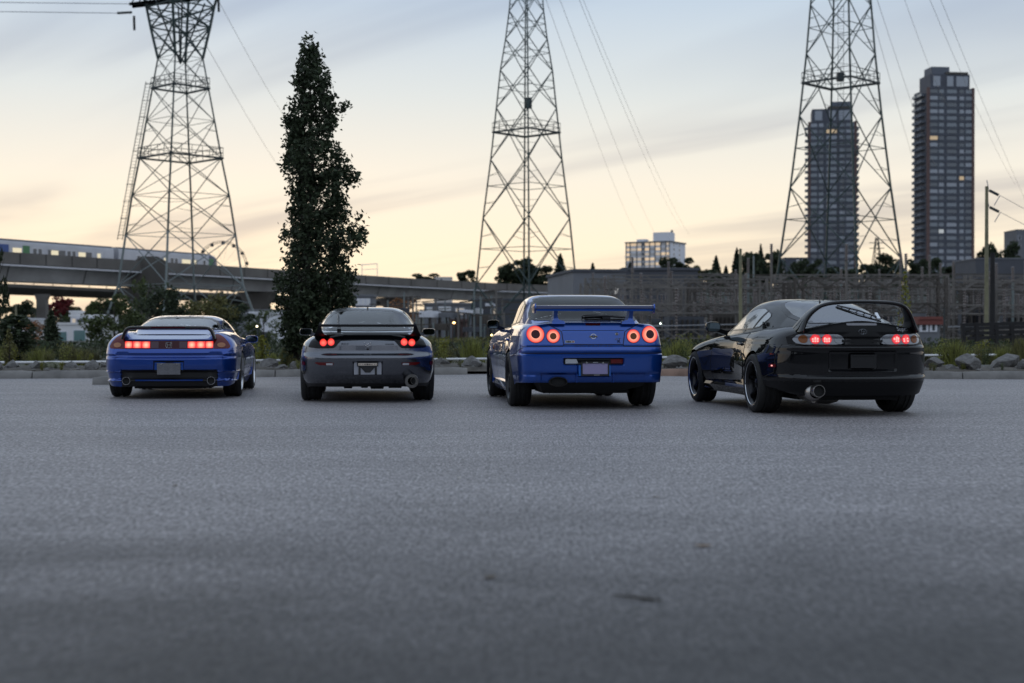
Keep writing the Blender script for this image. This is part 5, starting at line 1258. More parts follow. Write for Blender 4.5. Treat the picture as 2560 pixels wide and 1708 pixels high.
def mirror_part(car, x, y, z, wd, hg, paintm, side):
    """door mirror: a shell with a stalk and a pane facing back"""
    mb = MB(); rings = []
    for t, k in ((0.0, .96), (0.02, 1.0), (0.06, .96), (0.11, .72), (0.14, .32)):
        rings.append([(x + wd * .5 * k * np.sign(math.cos(a)) * abs(math.cos(a)) ** .6, y + t, z + hg * .5 * k * np.sign(math.sin(a)) * abs(math.sin(a)) ** .6) for a in np.linspace(0, 2 * PI, 25)[:-1]])
    mb.loft(rings); mb.bar((x - side * wd * .30, y + .06, z - hg * .30), (x - side * (wd * .5 + .09), y + .09, z - hg * .5 - .015), .09, .05)
    o = mb.build('mirror', paintm, car, smooth=40, fix=True)
    pn = MB(); pts = [(x + wd * .42 * np.sign(math.cos(a)) * abs(math.cos(a)) ** .6, y - .004, z + hg * .40 * np.sign(math.sin(a)) * abs(math.sin(a)) ** .6) for a in np.linspace(0, 2 * PI, 25)[:-1]]
    pn.add(pts, [tuple(range(24))])
    pn.build('mirror_glass', mat('mirror_pane', (0.13, 0.17, 0.19), 0.04, metal=1.0), o)
    return o
def seats(car, y, xs, top, w=0.44, headrest=True):
    for x in xs:
        mb = MB()
        def ring(z, k, yy): return [(x + w * .5 * k * np.sign(math.cos(a)) * abs(math.cos(a)) ** .5, yy + .06 * np.sign(math.sin(a)) * abs(math.sin(a)) ** .5, z) for a in np.linspace(0, 2 * PI, 17)[:-1]]
        mb.loft([ring(.3, 1, y + .1), ring(top - .35, 1, y + .03), ring(top - .22, .92, y), ring(top - .15, .7, y), ring(top - .12, .55, y - .02), ring(top - .02, .5, y - .03), ring(top, .36, y - .03)])
        mb.box(x - w * .48, x + w * .48, y + .05, y + .55, .28, .42)
        mb.build('seat', M_seat, car, smooth=40, fix=True)
def interior(car, B, y0, y1, wd, dash=True):
    mb = MB(); mb.box(-wd, wd, y0, y1, .22, .28); mb.box(-wd, -wd + .03, y0, y1, .28, .72); mb.box(wd - .03, wd, y0, y1, .28, .72)
    mb.box(-wd + .02, wd - .02, y0 - .03, y0, .28, .70)
    mb.build('interior', M_seat, car)
    if dash:
        d = MB(); d.loft([[(-wd + .04, y1 - .35, .5), (wd - .04, y1 - .35, .5), (wd - .04, y1, .5), (-wd + .04, y1, .5)], [(-wd + .04, y1 - .4, .76), (wd - .04, y1 - .4, .76), (wd - .04, y1, .78), (-wd + .04, y1, .78)], [(-wd + .06, y1 - .3, .80), (wd - .06, y1 - .3, .80), (wd - .06, y1, .80), (-wd + .06, y1, .80)]])
        d.build('dashboard', M_seat, car, fix=True)
        wv = MB(); wv.tube([(-.36 + .18 * math.cos(a), y1 - .48 + .05 * math.sin(a), .76 + .17 * math.sin(a)) for a in np.linspace(0, 2 * PI, 25)], .014, 6, cap=False)
        wv.build('steering_wheel', M_seat, car, smooth=180)
def underbody(car, B, wb, zlo, wdt, tail):
    mb = MB(); mb.box(-wdt, wdt, .36, wb - .36, zlo + .03, zlo + .12); mb.box(-.47, .47, -tail, .359, zlo + .03, zlo + .12)
    mb.box(-.50, .50, -.42, .42, zlo + .02, .45); mb.box(-.55, .55, wb - .4, wb + .4, zlo + .02, .45)
    mb.build('underbody', M_under, car)
    for ya in (0, wb):
        for sg in (-1, 1):
            wl_ = MB(); Ra = B.arch[0][1] + .004
            rings = []
            for a in np.linspace(0, PI, 17): rings.append([(sg * (B.W - .015), ya + Ra * math.cos(a), B.arch[0][2] + Ra * math.sin(a)), (sg * .48, ya + Ra * math.cos(a), B.arch[0][2] + Ra * math.sin(a))])
            wl_.loft(rings, close=False, cap=False)
            wl_.add([(sg * .50, ya + Ra * math.cos(a), B.arch[0][2] + Ra * math.sin(a)) for a in np.linspace(0, PI, 17)] + [(sg * .5, ya - Ra, .2), (sg * .5, ya + Ra, .2)], [tuple(range(19))])
            wl_.build('wheel_well', M_under, car)
def pane(name, poly, proj, car, glass, border=0.03, off=0.004, trim=None):
    """window: black edge frame part with the glass as its child"""
    P0 = dense(poly, .04); inn = inset_poly(P0, border)
    fr = patch(name, P0, proj, off, trim or M_frit, car, hole=lambda q: inn, step=9)
    g = patch('glass', inn, proj, off - .001, glass, fr, rings=6, step=9)
    return fr
def exhaust(car, x, y, z, r, length, material, rx=None, tilt=0.0, name='exhaust'):
    mb = MB(); n = 28; rx = rx or r
    def ring(yy, k, zz): return [(x + rx * k * math.cos(a), yy, z + zz + r * k * math.sin(a)) for a in np.linspace(0, 2 * PI, n + 1)[:-1]]
    mb.loft([ring(y + length, .96, -tilt), ring(y, 1, 0), ring(y - .006, .97, 0), ring(y - .006, .90, 0), ring(y + .004, .87, 0), ring(y + length * .8, .85, -tilt * .8)], cap=False)
    o = mb.build(name, material, car, smooth=35, fix=True)
    d = MB(); d.add(ring(y + .03, .875, 0), [tuple(range(n))]); d.build('pipe_bore', M_under, o)
    return o
def wing_sweep(name, stations, material, car, n=20):
    """stations: (centre, chord dir y extent, thickness normal, normal vector) -> smooth aerofoil tube"""
    mb = MB(); rings = []
    for c, ch, th, nv in stations:
        c = Vector(c); nv = Vector(nv).normalized(); ring = []
        for a in np.linspace(0, 2 * PI, n + 1)[:-1]:
            u, v = math.cos(a), math.sin(a)
            ring.append(c + Vector((0, 1, 0)) * (ch * .5 * np.sign(u) * abs(u) ** .8) + nv * (th * .5 * np.sign(v) * abs(v) ** .7 * (1 - .25 * u)))
        rings.append(ring)
    mb.loft(rings); return mb.build(name, material, car, smooth=50, fix=True)
def spline(pts, n=8):
    """catmull-rom through 3D points"""
    P = [Vector(p) for p in pts]; out = []
    for i in range(len(P) - 1):
        a, b, c, d = P[max(i - 1, 0)], P[i], P[i + 1], P[min(i + 2, len(P) - 1)]
        for k in range(n):
            t = k / n; out.append(0.5 * ((2 * b) + (c - a) * t + (2 * a - 5 * b + 4 * c - d) * t * t + (3 * b - a - 3 * c + d) * t ** 3))
    return out + [P[-1]]
def rrect(x0, x1, z0, z1, r=.015): return round_poly([(x0, z0), (x1, z0), (x1, z1), (x0, z1)], r)
# ------------------------------------------------------------------ the four cars
def rmask(x, z, x0, x1, z0, z1, s=0.012):
    return sstep(x0 - s, x0 + s, x) * sstep(x1 + s, x1 - s, x) * sstep(z0 - s, z0 + s, z) * sstep(z1 + s, z1 - s, z)
def car_root(name, x, y, yaw, label):
    return empty(name, (x, y, 0), R(yaw), label, 'car', 'sports cars parked side by side')
def add_shell(car, B, pm, holes, fascia=None, matfn=None, roofm=None, mats=None):
    me = B.tub(fascia, matfn)
    for m in (mats or [pm, M_blk, M_under]): me.materials.append(m)
    share('body', me, car)
    rm = B.cabin(holes); rm.materials.append(roofm or pm); share('roof', rm, car)
    return Proj(B.bvh, 'y'), Proj(B.cbvh, 'y'), Proj(B.cbvh, 'f')
def doors(car, B, pm, poly, handle, both=True, hm=None):
    for ax in ('x-', 'x+'):
        pr = Proj(B.bvh, ax)
        d = patch('door', round_poly(poly, .06), pr, .002, pm, car, rings=6, step=.05)
        seam('door_gap', round_poly(poly, .06), pr, d, .007, .003, closed=True)
        hy, hz = handle; mb = MB(); c = pr((hy, hz), .012); sg = -1 if ax == 'x-' else 1
        mb.loft([[(c.x + sg * a, c.y + k * .085, c.z + b) for a, b in ((-.02, -.014 * q), (.012, -.014 * q), (.018, 0), (.012, .014 * q), (-.02, .014 * q))] for k, q in ((-1, .5), (-.8, 1), (.8, 1), (1, .5))])
        mb.build('handle', hm or pm, d, smooth=40, fix=True)
def plate(car, x0, x1, z0, z1, y, pm, frame=None, proud=.012):
    mb = MB(); mb.box(x0, x1, y, y + proud, z0, z1); o = mb.build('number_plate', pm, car)
    if frame:
        f = MB(); w = .016
        f.box(x0 - w, x1 + w, y - .006, y + proud + .004, z1, z1 + w * 1.2); f.box(x0 - w, x1 + w, y - .006, y + proud + .004, z0 - w * 1.3, z0)
        f.box(x0 - w, x0, y - .006, y + proud + .004, z0 + .0005, z1 - .0005); f.box(x1, x1 + w, y - .006, y + proud + .004, z0 + .0005, z1 - .0005)
        f.build('plate_frame', frame, o)
    return o
def screws(o, xs, z, y):
    for x in xs:
        mb = MB(); mb.lathe([(y - .012, .001), (y - .012, .011), (y, .013)], 10, 'y', (x, 0, z)); mb.build('screw', M_chrome, o, smooth=40)

# ---------- blue mid-engined coupe with full-width tail lamps
def build_blue_coupe():
    car = car_root('sports_car', -4.66, 19.815, 6.3, 'low blue sports car with full-width rectangular tail lights and hoop rear spoiler')
    def top(x, y):
        zc = smoothtab([(-1.0, .780), (-.75, .825), (-.5, .862), (-.1, .895), (.5, .90), (1.2, .86), (2.0, .80), (2.6, .70), (3.46, .50)], y)
        ze = smoothtab([(-1.0, .872), (-.6, .892), (-.1, .905), (.4, .89), (1.0, .845), (1.6, .82), (2.53, .735), (3.0, .66), (3.46, .50)], y)
        k = sstep(.49, .60, x) * sstep(.3, -.3, y) + sstep(.2, .8, x) * sstep(-.3, .3, y)
        return zc + (ze - zc) * k
    B = CarBody(dict(W=.868, tail=.965, yR=-.32, nR=4.6, nose=3.46, yF=2.7, nF=2.6, zfix=[(-.9, .65), (.3, .6), (1.2, .6), (3.4, .36)],
        side=[(.13, -.075), (.22, -.04), (.245, -.02), (.255, -.035), (.35, -.015), (.368, .004), (.376, -.004), (.55, 0), (.62, -.002), (.75, -.02), (.9, -.05)],
        taper=[(-1.0, 0), (0, .0), (1.0, -.012), (2.5, .0), (3.4, -.05)], flare=[(0, .030, .45), (2.53, .022, .42)],
        tau=[(.13, .14), (.17, .10), (.235, .07), (.245, .035), (.262, .035), (.27, .06), (.36, .05), (.368, .012), (.378, .012), (.39, .008), (.45, 0), (.535, 0), (.549, .004), (.556, .034), (.588, .038), (.598, .010), (.608, .012), (.625, .022), (.66, .024), (.632, .03), (.78, .05), (.9, .10)],
        nu=[(.13, .2), (.4, 0), (.6, .25)], top=top, rx=[(-.9, .225), (-.3, .20), (.3, .14), (1, .10), (3, .12)], rz=[(-.9, .215), (-.3, .19), (.3, .13), (1, .08), (3, .10)], ry=.02,
        zb=[(-1, .165), (-.8, .17), (-.6, .20), (-.325, .24), (-.315, .14), (.4, .13), (3.4, .15)], arch=[(0, .335, .30), (2.53, .32, .295)],
        wb=[(-.55, .50), (-.1, .585), (.4, .68), (1.0, .735), (1.7, .735), (2.25, .69)], cabzb=[(-.6, .84), (0, .86), (1, .82), (2.25, .77)],
        zr=[(-.55, .865), (-.3, .915), (0, .99), (.35, 1.058), (.75, 1.112), (1.15, 1.141), (1.4, 1.132), (1.75, 1.02), (2.0, .91), (2.25, .79)], cabn=5.4, lean=.21, cab_cut=(-.1, 2.0)))
    def blackzone(x, z): return (abs(x) < .63) & (z < .392)
    def fas(x, z):
        return .045 * rmask(np.abs(x), z, -1, .63, .272, .388, .008) + .03 * rmask(np.abs(x), z, -1, .195, .385, .503, .006)
    def mf(c):
        if c[1] < -.5 and abs(c[0]) < .625 and c[2] < .389 and not (abs(c[0]) < .44 and .236 < c[2] < .266): return 1
        if c[1] < -.6 and abs(c[0]) < .205 and .38 < c[2] < .51: return 1
        return 0
    rw = [(-.585, .925), (.585, .925), (.555, .985), (.50, 1.05), (.40, 1.095), (.2, 1.114), (-.2, 1.114), (-.40, 1.095), (-.50, 1.05), (-.555, .985)]
    ws = [(-.62, .86), (.62, .86), (.50, 1.05), (.40, 1.10), (-.40, 1.10), (-.50, 1.05)]
    dw = [(1.95, .872), (1.02, .912), (1.0, 1.065), (1.2, 1.092), (1.4, 1.082), (1.62, 1.015)]
    qw = [(.97, .918), (.30, .945), (.36, .965), (.75, 1.040), (.95, 1.063)]
    holes = [('y', inset_poly(dense(rw), .02), lambda c: c.y < .95), ('y', inset_poly(dense(ws), .02), lambda c: c.y > 1.45)] + [('x', inset_poly(dense(p), .015), lambda c: abs(c.x) > .4) for p in (dw, qw)]
    py, pc, pf = add_shell(car, B, M_pblue, holes, fas, mf)
    pane('rear_window', rw, pc, car, M_glass_rear, .022); pane('windscreen', ws, pf, car, M_glass, .03)
    for ax in ('x-', 'x+'):
        pane('side_window', dw, Proj(B.cbvh, ax), car, M_glass_side, .016); pane('side_window', qw, Proj(B.cbvh, ax), car, M_glass_dark, .02)
    doors(car, B, M_pblue, [(.72, .22), (1.85, .22), (1.92, .5), (1.85, .78), (.80, .84), (.70, .5)], (.86, .70))
    # tail lamps
    lo, hi = .669, .776
    patch('lamp_panel', rrect(-.575, .575, lo, hi, .008), py, .006, M_dkred, car, depth=.02, step=.05)
    for sg in (-1, 1):
        cl_ = round_poly([(.578, lo), (.775, lo + .004), (.792, .70), (.757, .765), (.70, .825), (.635, .862), (.590, .866), (.578, .80)], .02)
        cl_ = cl_ if sg > 0 else mirror(cl_)
        k = patch('corner_lamp', cl_, py, .006, M_redlens, car, depth=.02)
        el = circle(sg * .675, .718, .052, 20, .032); patch('indicator', el, py, .011, M_amber, k, rings=3)
        for a, b in ((.245, .350), (.355, .472), (.477, .572)):
            q = patch('lit_lamp', rrect(min(sg * a, sg * b), max(sg * a, sg * b), lo + .008, hi - .012, .008), py, .012, M_lit, car, rings=4); recenter(q)
        patch('reverse_lamp', rrect(min(sg * .135, sg * .235), max(sg * .135, sg * .235), lo + .008, hi - .012, .006), py, .010, M_revl, car, rings=3)
    e = MB(); y0 = py((0, .72), .014).y  # H-shaped emblem in a rounded frame
    e.tube([(p[0], y0, p[1]) for p in rrect(-.038, .038, .685, .757, .018) + [rrect(-.038, .038, .685, .757, .018)[0]]], .0035, 6, cap=False)
    for sg in (-1, 1): e.bar((sg * .024, y0, .748), (sg * .018, y0, .694), .009, .005)
    e.bar((-.02, y0, .722), (.02, y0, .722), .005, .009); e.build('emblem', M_chrome, car, smooth=60)
    # plate with blue corners, exhausts, lower lip
    yb = -.935; rp = MB(); rp.box(-.192, .192, yb, yb + .01, .392, .492); rp.build('plate_backing', M_pblue2, car)
    cw = weave_mat(); pl = plate(car, -.153, .153, .328, .480, yb - .02, cw, None, .014); screws(pl, (-.095, .11), .468, yb - .02)
    for sg in (-1, 1): exhaust(car, sg * .552, -.955, .247, .054, .25, M_chrome)
    lip = MB(); lip.loft([[(-.44, -.88, .15), (-.40, -.83, .138), (.40, -.83, .138), (.44, -.88, .15)], [(-.43, -.5, .16), (-.40, -.5, .14), (.40, -.5, .14), (.43, -.5, .16)]]); lip.build('diffuser', M_under, car, fix=True)
    # hoop spoiler
    path = spline([(-.60, -.87, .80), (-.578, -.885, .86), (-.548, -.90, .92), (-.48, -.915, .948), (-.25, -.92, .952), (0, -.92, .953), (.25, -.92, .952), (.48, -.915, .948), (.548, -.90, .92), (.578, -.885, .86), (.60, -.87, .80)], 6)
    st = []
    for i, p in enumerate(path):
        t = (path[min(i + 1, len(path) - 1)] - path[max(i - 1, 0)]); t.y = 0; t.normalize(); nv = Vector((-t.z, 0, t.x))
        st.append((p, .17 + .08 * max(0, abs(p.x) - .5) / .1, .044, nv))
    wing = wing_sweep('rear_spoiler', st, M_pblk, car)
    bl = MB(); bl.box(-.22, .22, -1.007, -.995, .945, .962); bl.build('brake_light', M_dkred, wing)
    for sg in (-1, 1): mirror_part(car, sg * .905, 1.62, .79, .185, .112, M_pblue, sg)
    seats(car, 1.0, (-.36, .36), 1.02); interior(car, B, .25, 2.1, .68)
    underbody(car, B, 2.53, .11, .80, .78)
    ws_ = dict(n=5, mat=M_silver, lip=True, w=(.03, .02), split=(-.13, .13), deep=.02)
    for x, y, r, w, rr in ((-.895, 0, .312, .25, .225), (.895, 0, .312, .25, .225), (-.885, 2.53, .30, .215, .215), (.885, 2.53, .30, .215, .215)):
        make_wheel(car, x, y, r, w, rr, ws_, 1.5 if y == 0 else .5)
    return car
def weave_mat():
    m, n, l, b = new_mat('mesh_plate')
    t = N(n, 'ShaderNodeTexCoord'); mp = N(n, 'ShaderNodeMapping', inp={'Rotation': (0, R(45), 0), 'Scale': (1, 0, 1)}); l.new(t.outputs['Object'], mp.inputs[0])
    ck = N(n, 'ShaderNodeTexChecker', inp={'Scale': 95.0, 'Color1': (0.24, 0.24, 0.26, 1), 'Color2': (0.02, 0.02, 0.022, 1)}); l.new(mp.outputs[0], ck.inputs[0])
    l.new(ck.outputs[0], b.inputs['Base Color']); b.inputs['Roughness'].default_value = 0.5
    return m

# ---------- grey coupe with four round lamps in a black band
def build_grey_coupe():
    car = car_root('sports_car', -1.90, 18.72, 5.8, 'gunmetal grey rounded sports car with paired round tail lights and low black wing')
    def top(x, y):
        zc = smoothtab([(-.95, .85), (-.75, .885), (-.5, .90), (0, .90), (1.4, .86), (2.0, .80), (2.6, .68), (3.4, .48)], y)
        ze = smoothtab([(-.95, .815), (-.6, .85), (-.1, .868), (.4, .85), (1.0, .82), (1.6, .80), (2.4, .735), (2.9, .64), (3.4, .47)], y)
        return zc + (ze - zc) * sstep(.25, .70, x)
    B = CarBody(dict(W=.842, tail=.91, yR=-.22, nR=3.1, nose=3.35, yF=2.5, nF=2.3, zfix=[(-.9, .65), (.3, .6), (1.2, .6), (3.4, .36)],
        side=[(.15, -.10), (.28, -.035), (.40, -.008), (.55, 0), (.65, -.004), (.75, -.02), (.9, -.07)],
        taper=[(-1, 0), (0, .0), (1.1, -.025), (2.4, .0), (3.3, -.05)], flare=[(0, .028, .45), (2.425, .025, .42)],
        tau=[(.18, .30), (.24, .20), (.30, .11), (.36, .05), (.45, .018), (.54, .0), (.578, .0), (.595, .012), (.625, .052), (.645, .064), (.66, .066), (.75, .072), (.80, .085), (.86, .12), (.95, .2)],
        nu=[(.13, .2), (.4, 0), (.6, .25)], top=top, rx=[(-.9, .26), (-.3, .21), (.3, .15), (1, .11), (3, .12)], rz=[(-.9, .16), (-.3, .15), (.3, .12), (1, .09), (3, .1)], ry=.09,
        zb=[(-1, .20), (-.6, .20), (-.34, .17), (.4, .15), (3.4, .16)], arch=[(0, .35, .315), (2.425, .345, .31)],
        wb=[(-.72, .55), (-.35, .645), (.1, .70), (.7, .725), (1.4, .71), (2.1, .65)], cabzb=[(-.72, .84), (.2, .83), (2.1, .76)],
        zr=[(-.72, .862), (-.5, .92), (-.2, 1.01), (.15, 1.11), (.5, 1.192), (.85, 1.234), (1.1, 1.225), (1.45, 1.11), (1.75, .97), (2.1, .78)], cabn=5.6, lean=.20, cab_cut=(-.35, 1.9)))
    def fas(x, z): return .03 * rmask(np.abs(x), z, -1, .178, .357, .522, .008)
    def mf(c): return 1 if c[2] < .245 else 0
    rw = [(-.60, .915), (0, .905), (.60, .915), (.585, .985), (.54, 1.075), (.46, 1.155), (.34, 1.195), (.15, 1.208), (-.15, 1.208), (-.34, 1.195), (-.46, 1.155), (-.54, 1.075), (-.585, .985)]
    ws = [(-.60, .87), (.60, .87), (.47, 1.10), (.38, 1.18), (-.38, 1.18), (-.47, 1.10)]
    dw = [(1.72, .885), (.50, .905), (.40, 1.06), (.55, 1.16), (.85, 1.19), (1.15, 1.165), (1.45, 1.05)]
    holes = [('y', inset_poly(dense(rw), .02), lambda c: c.y < .75), ('y', inset_poly(dense(ws), .02), lambda c: c.y > 1.1), ('x', inset_poly(dense(dw), .015), lambda c: abs(c.x) > .4)]
    py, pc, pf = add_shell(car, B, M_pgrey, holes, fas, mf)
    pane('rear_window', rw, Proj([B.cbvh], 'y'), car, M_glass_rx, .03); pane('windscreen', ws, pf, car, M_glass, .03)
    for ax in ('x-', 'x+'): pane('side_window', dw, Proj(B.cbvh, ax), car, M_glass_side, .016)
    doors(car, B, M_pgrey, [(.55, .20), (1.7, .20), (1.78, .5), (1.70, .76), (.62, .80), (.50, .5)], (.75, .70))
    # black lamp band
    for sg in (-1, 1):
        poly = round_poly([(-.752, .700), (-.62, .686), (-.415, .690), (-.372, .745), (-.335, .782), (-.30, .852), (-.60, .838), (-.70, .800)], .03)
        k = patch('lamp_panel', poly if sg < 0 else mirror(poly), py, .005, M_dkblk, car, depth=.02)
        for cx, cz in ((.552, .757), (.456, .763)):
            q = patch('lit_lamp', circle(sg * cx, cz, .042, 24), py, .012, M_lit_round, k, rings=4, depth=.008); recenter(q)
        refl = round_poly([(-.665, .507), (-.60, .478), (-.43, .474), (-.424, .505), (-.44, .511), (-.64, .514)], .012)
        r_ = patch('reflector', refl if sg < 0 else mirror(refl), py, .006, M_redlens, car, depth=.012)
        patch('reverse_lamp', rrect(min(sg * .435, sg * .515), max(sg * .435, sg * .515), .480, .504, .006), py, .010, M_clear, r_, rings=2)
        pside = Proj(B.bvh, 'x-' if sg < 0 else 'x+'); patch('side_marker', rrect(-.62, -.50, .475, .52, .01), pside, .006, M_redlens, car, rings=2)
    patch('rear_garnish', [(-.2985, .851), (-.3335, .7825), (-.15, .790), (0, .795), (.15, .790), (.3335, .7825), (.2985, .851), (.15, .860), (0, .863), (-.15, .860)], py, .005, M_dkblk, car, depth=.02, center=(0, .828))
    # emblem and script
    y0 = py((0, .745), .008).y; e = MB()
    pts = [(-.042, .768), (-.034, .740), (-.018, .720), (-.016, .752), (-.006, .742), (0, .736), (.006, .742), (.016, .752), (.018, .720), (.034, .740), (.042, .768)]
    e.tube([(a, y0, b) for a, b in pts], .0045, 6); e.tube([(.040 * math.cos(a), y0, .746 + .034 * math.sin(a)) for a in np.linspace(R(200), R(340), 9)], .003, 6); e.build('emblem', M_chrome, car, smooth=60)
    k_ = MB(); yk = py((0, .678), .004).y; k_.lathe([(yk - .004, .001), (yk - .004, .009), (yk - .001, .014), (yk + .01, .016)], 16, 'y', (0, 0, .678)); k_.build('boot_lock', M_dkrim, car, smooth=40)
    for sx, s in ((-.285, 'RX-7'), (.275, 'mazda')):
        text_obj('lettering', s, .032, M_letgrey, car, (sx, py((sx, .742), .006).y, .742), rot=(PI / 2, 0, math.atan2(py((sx + .05, .742), 0).y - py((sx - .05, .742), 0).y, .1)), sx=1.35)
    # number plate well with bare bracket
    yb = -.875; rp = MB(); rp.box(-.172, .172, yb, yb + .012, .360, .516); well = rp.build('plate_backing', mat('plate_backing_silver', (.33, .34, .38), .4, metal=.3), car)
    br = MB(); br.box(-.132, .132, yb - .012, yb - .001, .462, .516); br.box(-.115, -.088, yb - .012, yb - .001, .36, .4615); br.box(.088, .115, yb - .012, yb - .001, .36, .4615)
    br.loft([[(-.10, yb - .010, .46), (.10, yb - .010, .46), (.03, yb - .010, .385), (-.03, yb - .010, .385)], [(-.10, yb - .001, .46), (.10, yb - .001, .46), (.03, yb - .001, .385), (-.03, yb - .001, .385)]])
    br.build('plate_bracket', M_blk, car, fix=True)
    st_ = MB(); st_.box(-.118, .118, yb - .018, yb - .0125, .474, .502); sp_ = st_.build('bracket_strip', mat('strip_cream', (.72, .62, .52), .4), car)
    for i, (x, r) in enumerate([(-.105, .006), (-.085, .006), (-.062, .006), (-.042, .007), (-.022, .008), (0, .010), (.022, .008), (.042, .007), (.062, .006), (.085, .006), (.105, .006)]):
        d = MB(); d.lathe([(yb - .0195, .0005), (yb - .0195, r), (yb - .018, r)], 12, 'y', (x, 0, .488)); d.build('hole', M_seam, sp_)
    # wing with end fins
    bar = wing_sweep('rear_spoiler', [((x, -.80, .976), .16, .034, (0, .12, 1)) for x in np.linspace(-.58, .58, 9)], M_satin, car)
    for sg in (-1, 1):
        rg = []
        for z, xo, wd, y0_, y1_ in ((.84, .60, .16, -.78, -.28), (.870, .605, .11, -.82, -.36), (.91, .605, .065, -.86, -.50), (.96, .598, .042, -.90, -.66), (1.0, .590, .030, -.90, -.74), (1.012, .588, .012, -.88, -.78)):
            rg.append([(sg * (xo - wd / 2 - (.05 if z < .86 else 0)), y0_, z), (sg * (xo + wd / 2), y0_ + .02, z), (sg * (xo + wd / 2), (y0_ + y1_) / 2, z), (sg * (xo + wd / 4), y1_, z), (sg * (xo - wd / 2), (y0_ + y1_) / 2, z)])
        mb = MB(); mb.loft(rg); mb.build('spoiler_fin', M_satin, bar, smooth=50, fix=True)
    # deck trim the fins stand on
    patch('deck_trim', [(-.64, .828), (-.30, .846), (0, .858), (.30, .846), (.64, .828), (.58, .885), (.30, .888), (0, .889), (-.30, .888), (-.58, .885)], Proj([B.bvh, B.cbvh], 'y'), .004, M_satin, car, center=(0, .874))
    # wiper and aerial
    wp = MB(); pA, pB = pc((-.365, .915), .03), pc((-.385, 1.12), .025); pm_ = pc((-.38, 1.02), .035)
    wp.tube([pA, pm_, pB], [.014, .010, .006], 6); wp.bar(pc((-.362, .90), .02), pc((-.365, .93), .03), .05, .03); wp.build('rear_wiper', M_blk, car, smooth=50)
    ar = MB(); pr_ = Proj(B.cbvh, 'z')((0, .62), .0); ar.loft([[(pr_.x + a * k, pr_.y + b * k + s_, pr_.z - .003 + h) for a, b in ((-.014, 0), (0, -.03), (.014, 0), (0, .03))] for k, h, s_ in ((1, 0, 0), (.8, .012, -.004), (.25, .042, -.012))]); ar.build('aerial', M_blk, car, smooth=50)
    # exhaust can
    c_ = MB(); c_.lathe([(-.60, .002), (-.60, .09), (-.895, .090), (-.905, .084), (-.905, .05)], 28, 'y', (.55, 0, .277)); ex = c_.build('muffler', M_dksteel, car, smooth=35, fix=True)
    exhaust(car, .585, -.93, .282, .050, .12, M_dksteel)
    lump = MB()
    for x0, x1, zl in ((-.32, -.18, .172), (-.10, .02, .178), (.02, .22, .165), (.25, .45, .175)): lump.loft([[(x0, -.55, .24), (x1, -.55, .24), (x1 - .02, -.5, zl), (x0 + .02, -.5, zl)], [(x0, .3, .24), (x1, .3, .24), (x1 - .02, .3, zl + .01), (x0 + .02, .3, zl + .01)]])
    lump.build('rear_axle', M_under, car, fix=True)
    for sg in (-1, 1): mirror_part(car, sg * .86, 1.30, .898, .185, .098, M_pgrey, sg)
    seats(car, .75, (-.37, .37), 1.05, .46); interior(car, B, -.1, 1.95, .66)
    mb = MB(); mb.loft([[(-.11 * k, 1.35 + d, 1.10 + .028 * k * q) for k, q in ((-1, 0), (-.8, 1), (.8, 1), (1, 0), (.8, -1), (-.8, -1))] for d in (0, .04)]); mb.build('rear_view_mirror', M_seat, car, fix=True)
    underbody(car, B, 2.425, .17, .74, .62)
    ws_ = dict(n=5, mat=M_dkrim, lip=False, w=(.03, .025), deep=.03)
    for x, y in ((-.865, 0), (.865, 0), (-.855, 2.425), (.855, 2.425)): make_wheel(car, x, y, .318, .265 if y == 0 else .235, .225, ws_, 1.0)
    return car
M_letgrey = mat('letter_grey', (.05, .052, .06), .4, metal=.5)
M_dkblk = mat('gloss_black_lamp_cover', (0.004, 0.004, 0.005), 0.12, coat=0.0, spec=.22)
M_dksteel = mat('dull_steel', (0.16, 0.155, 0.15), 0.35, metal=1.0)

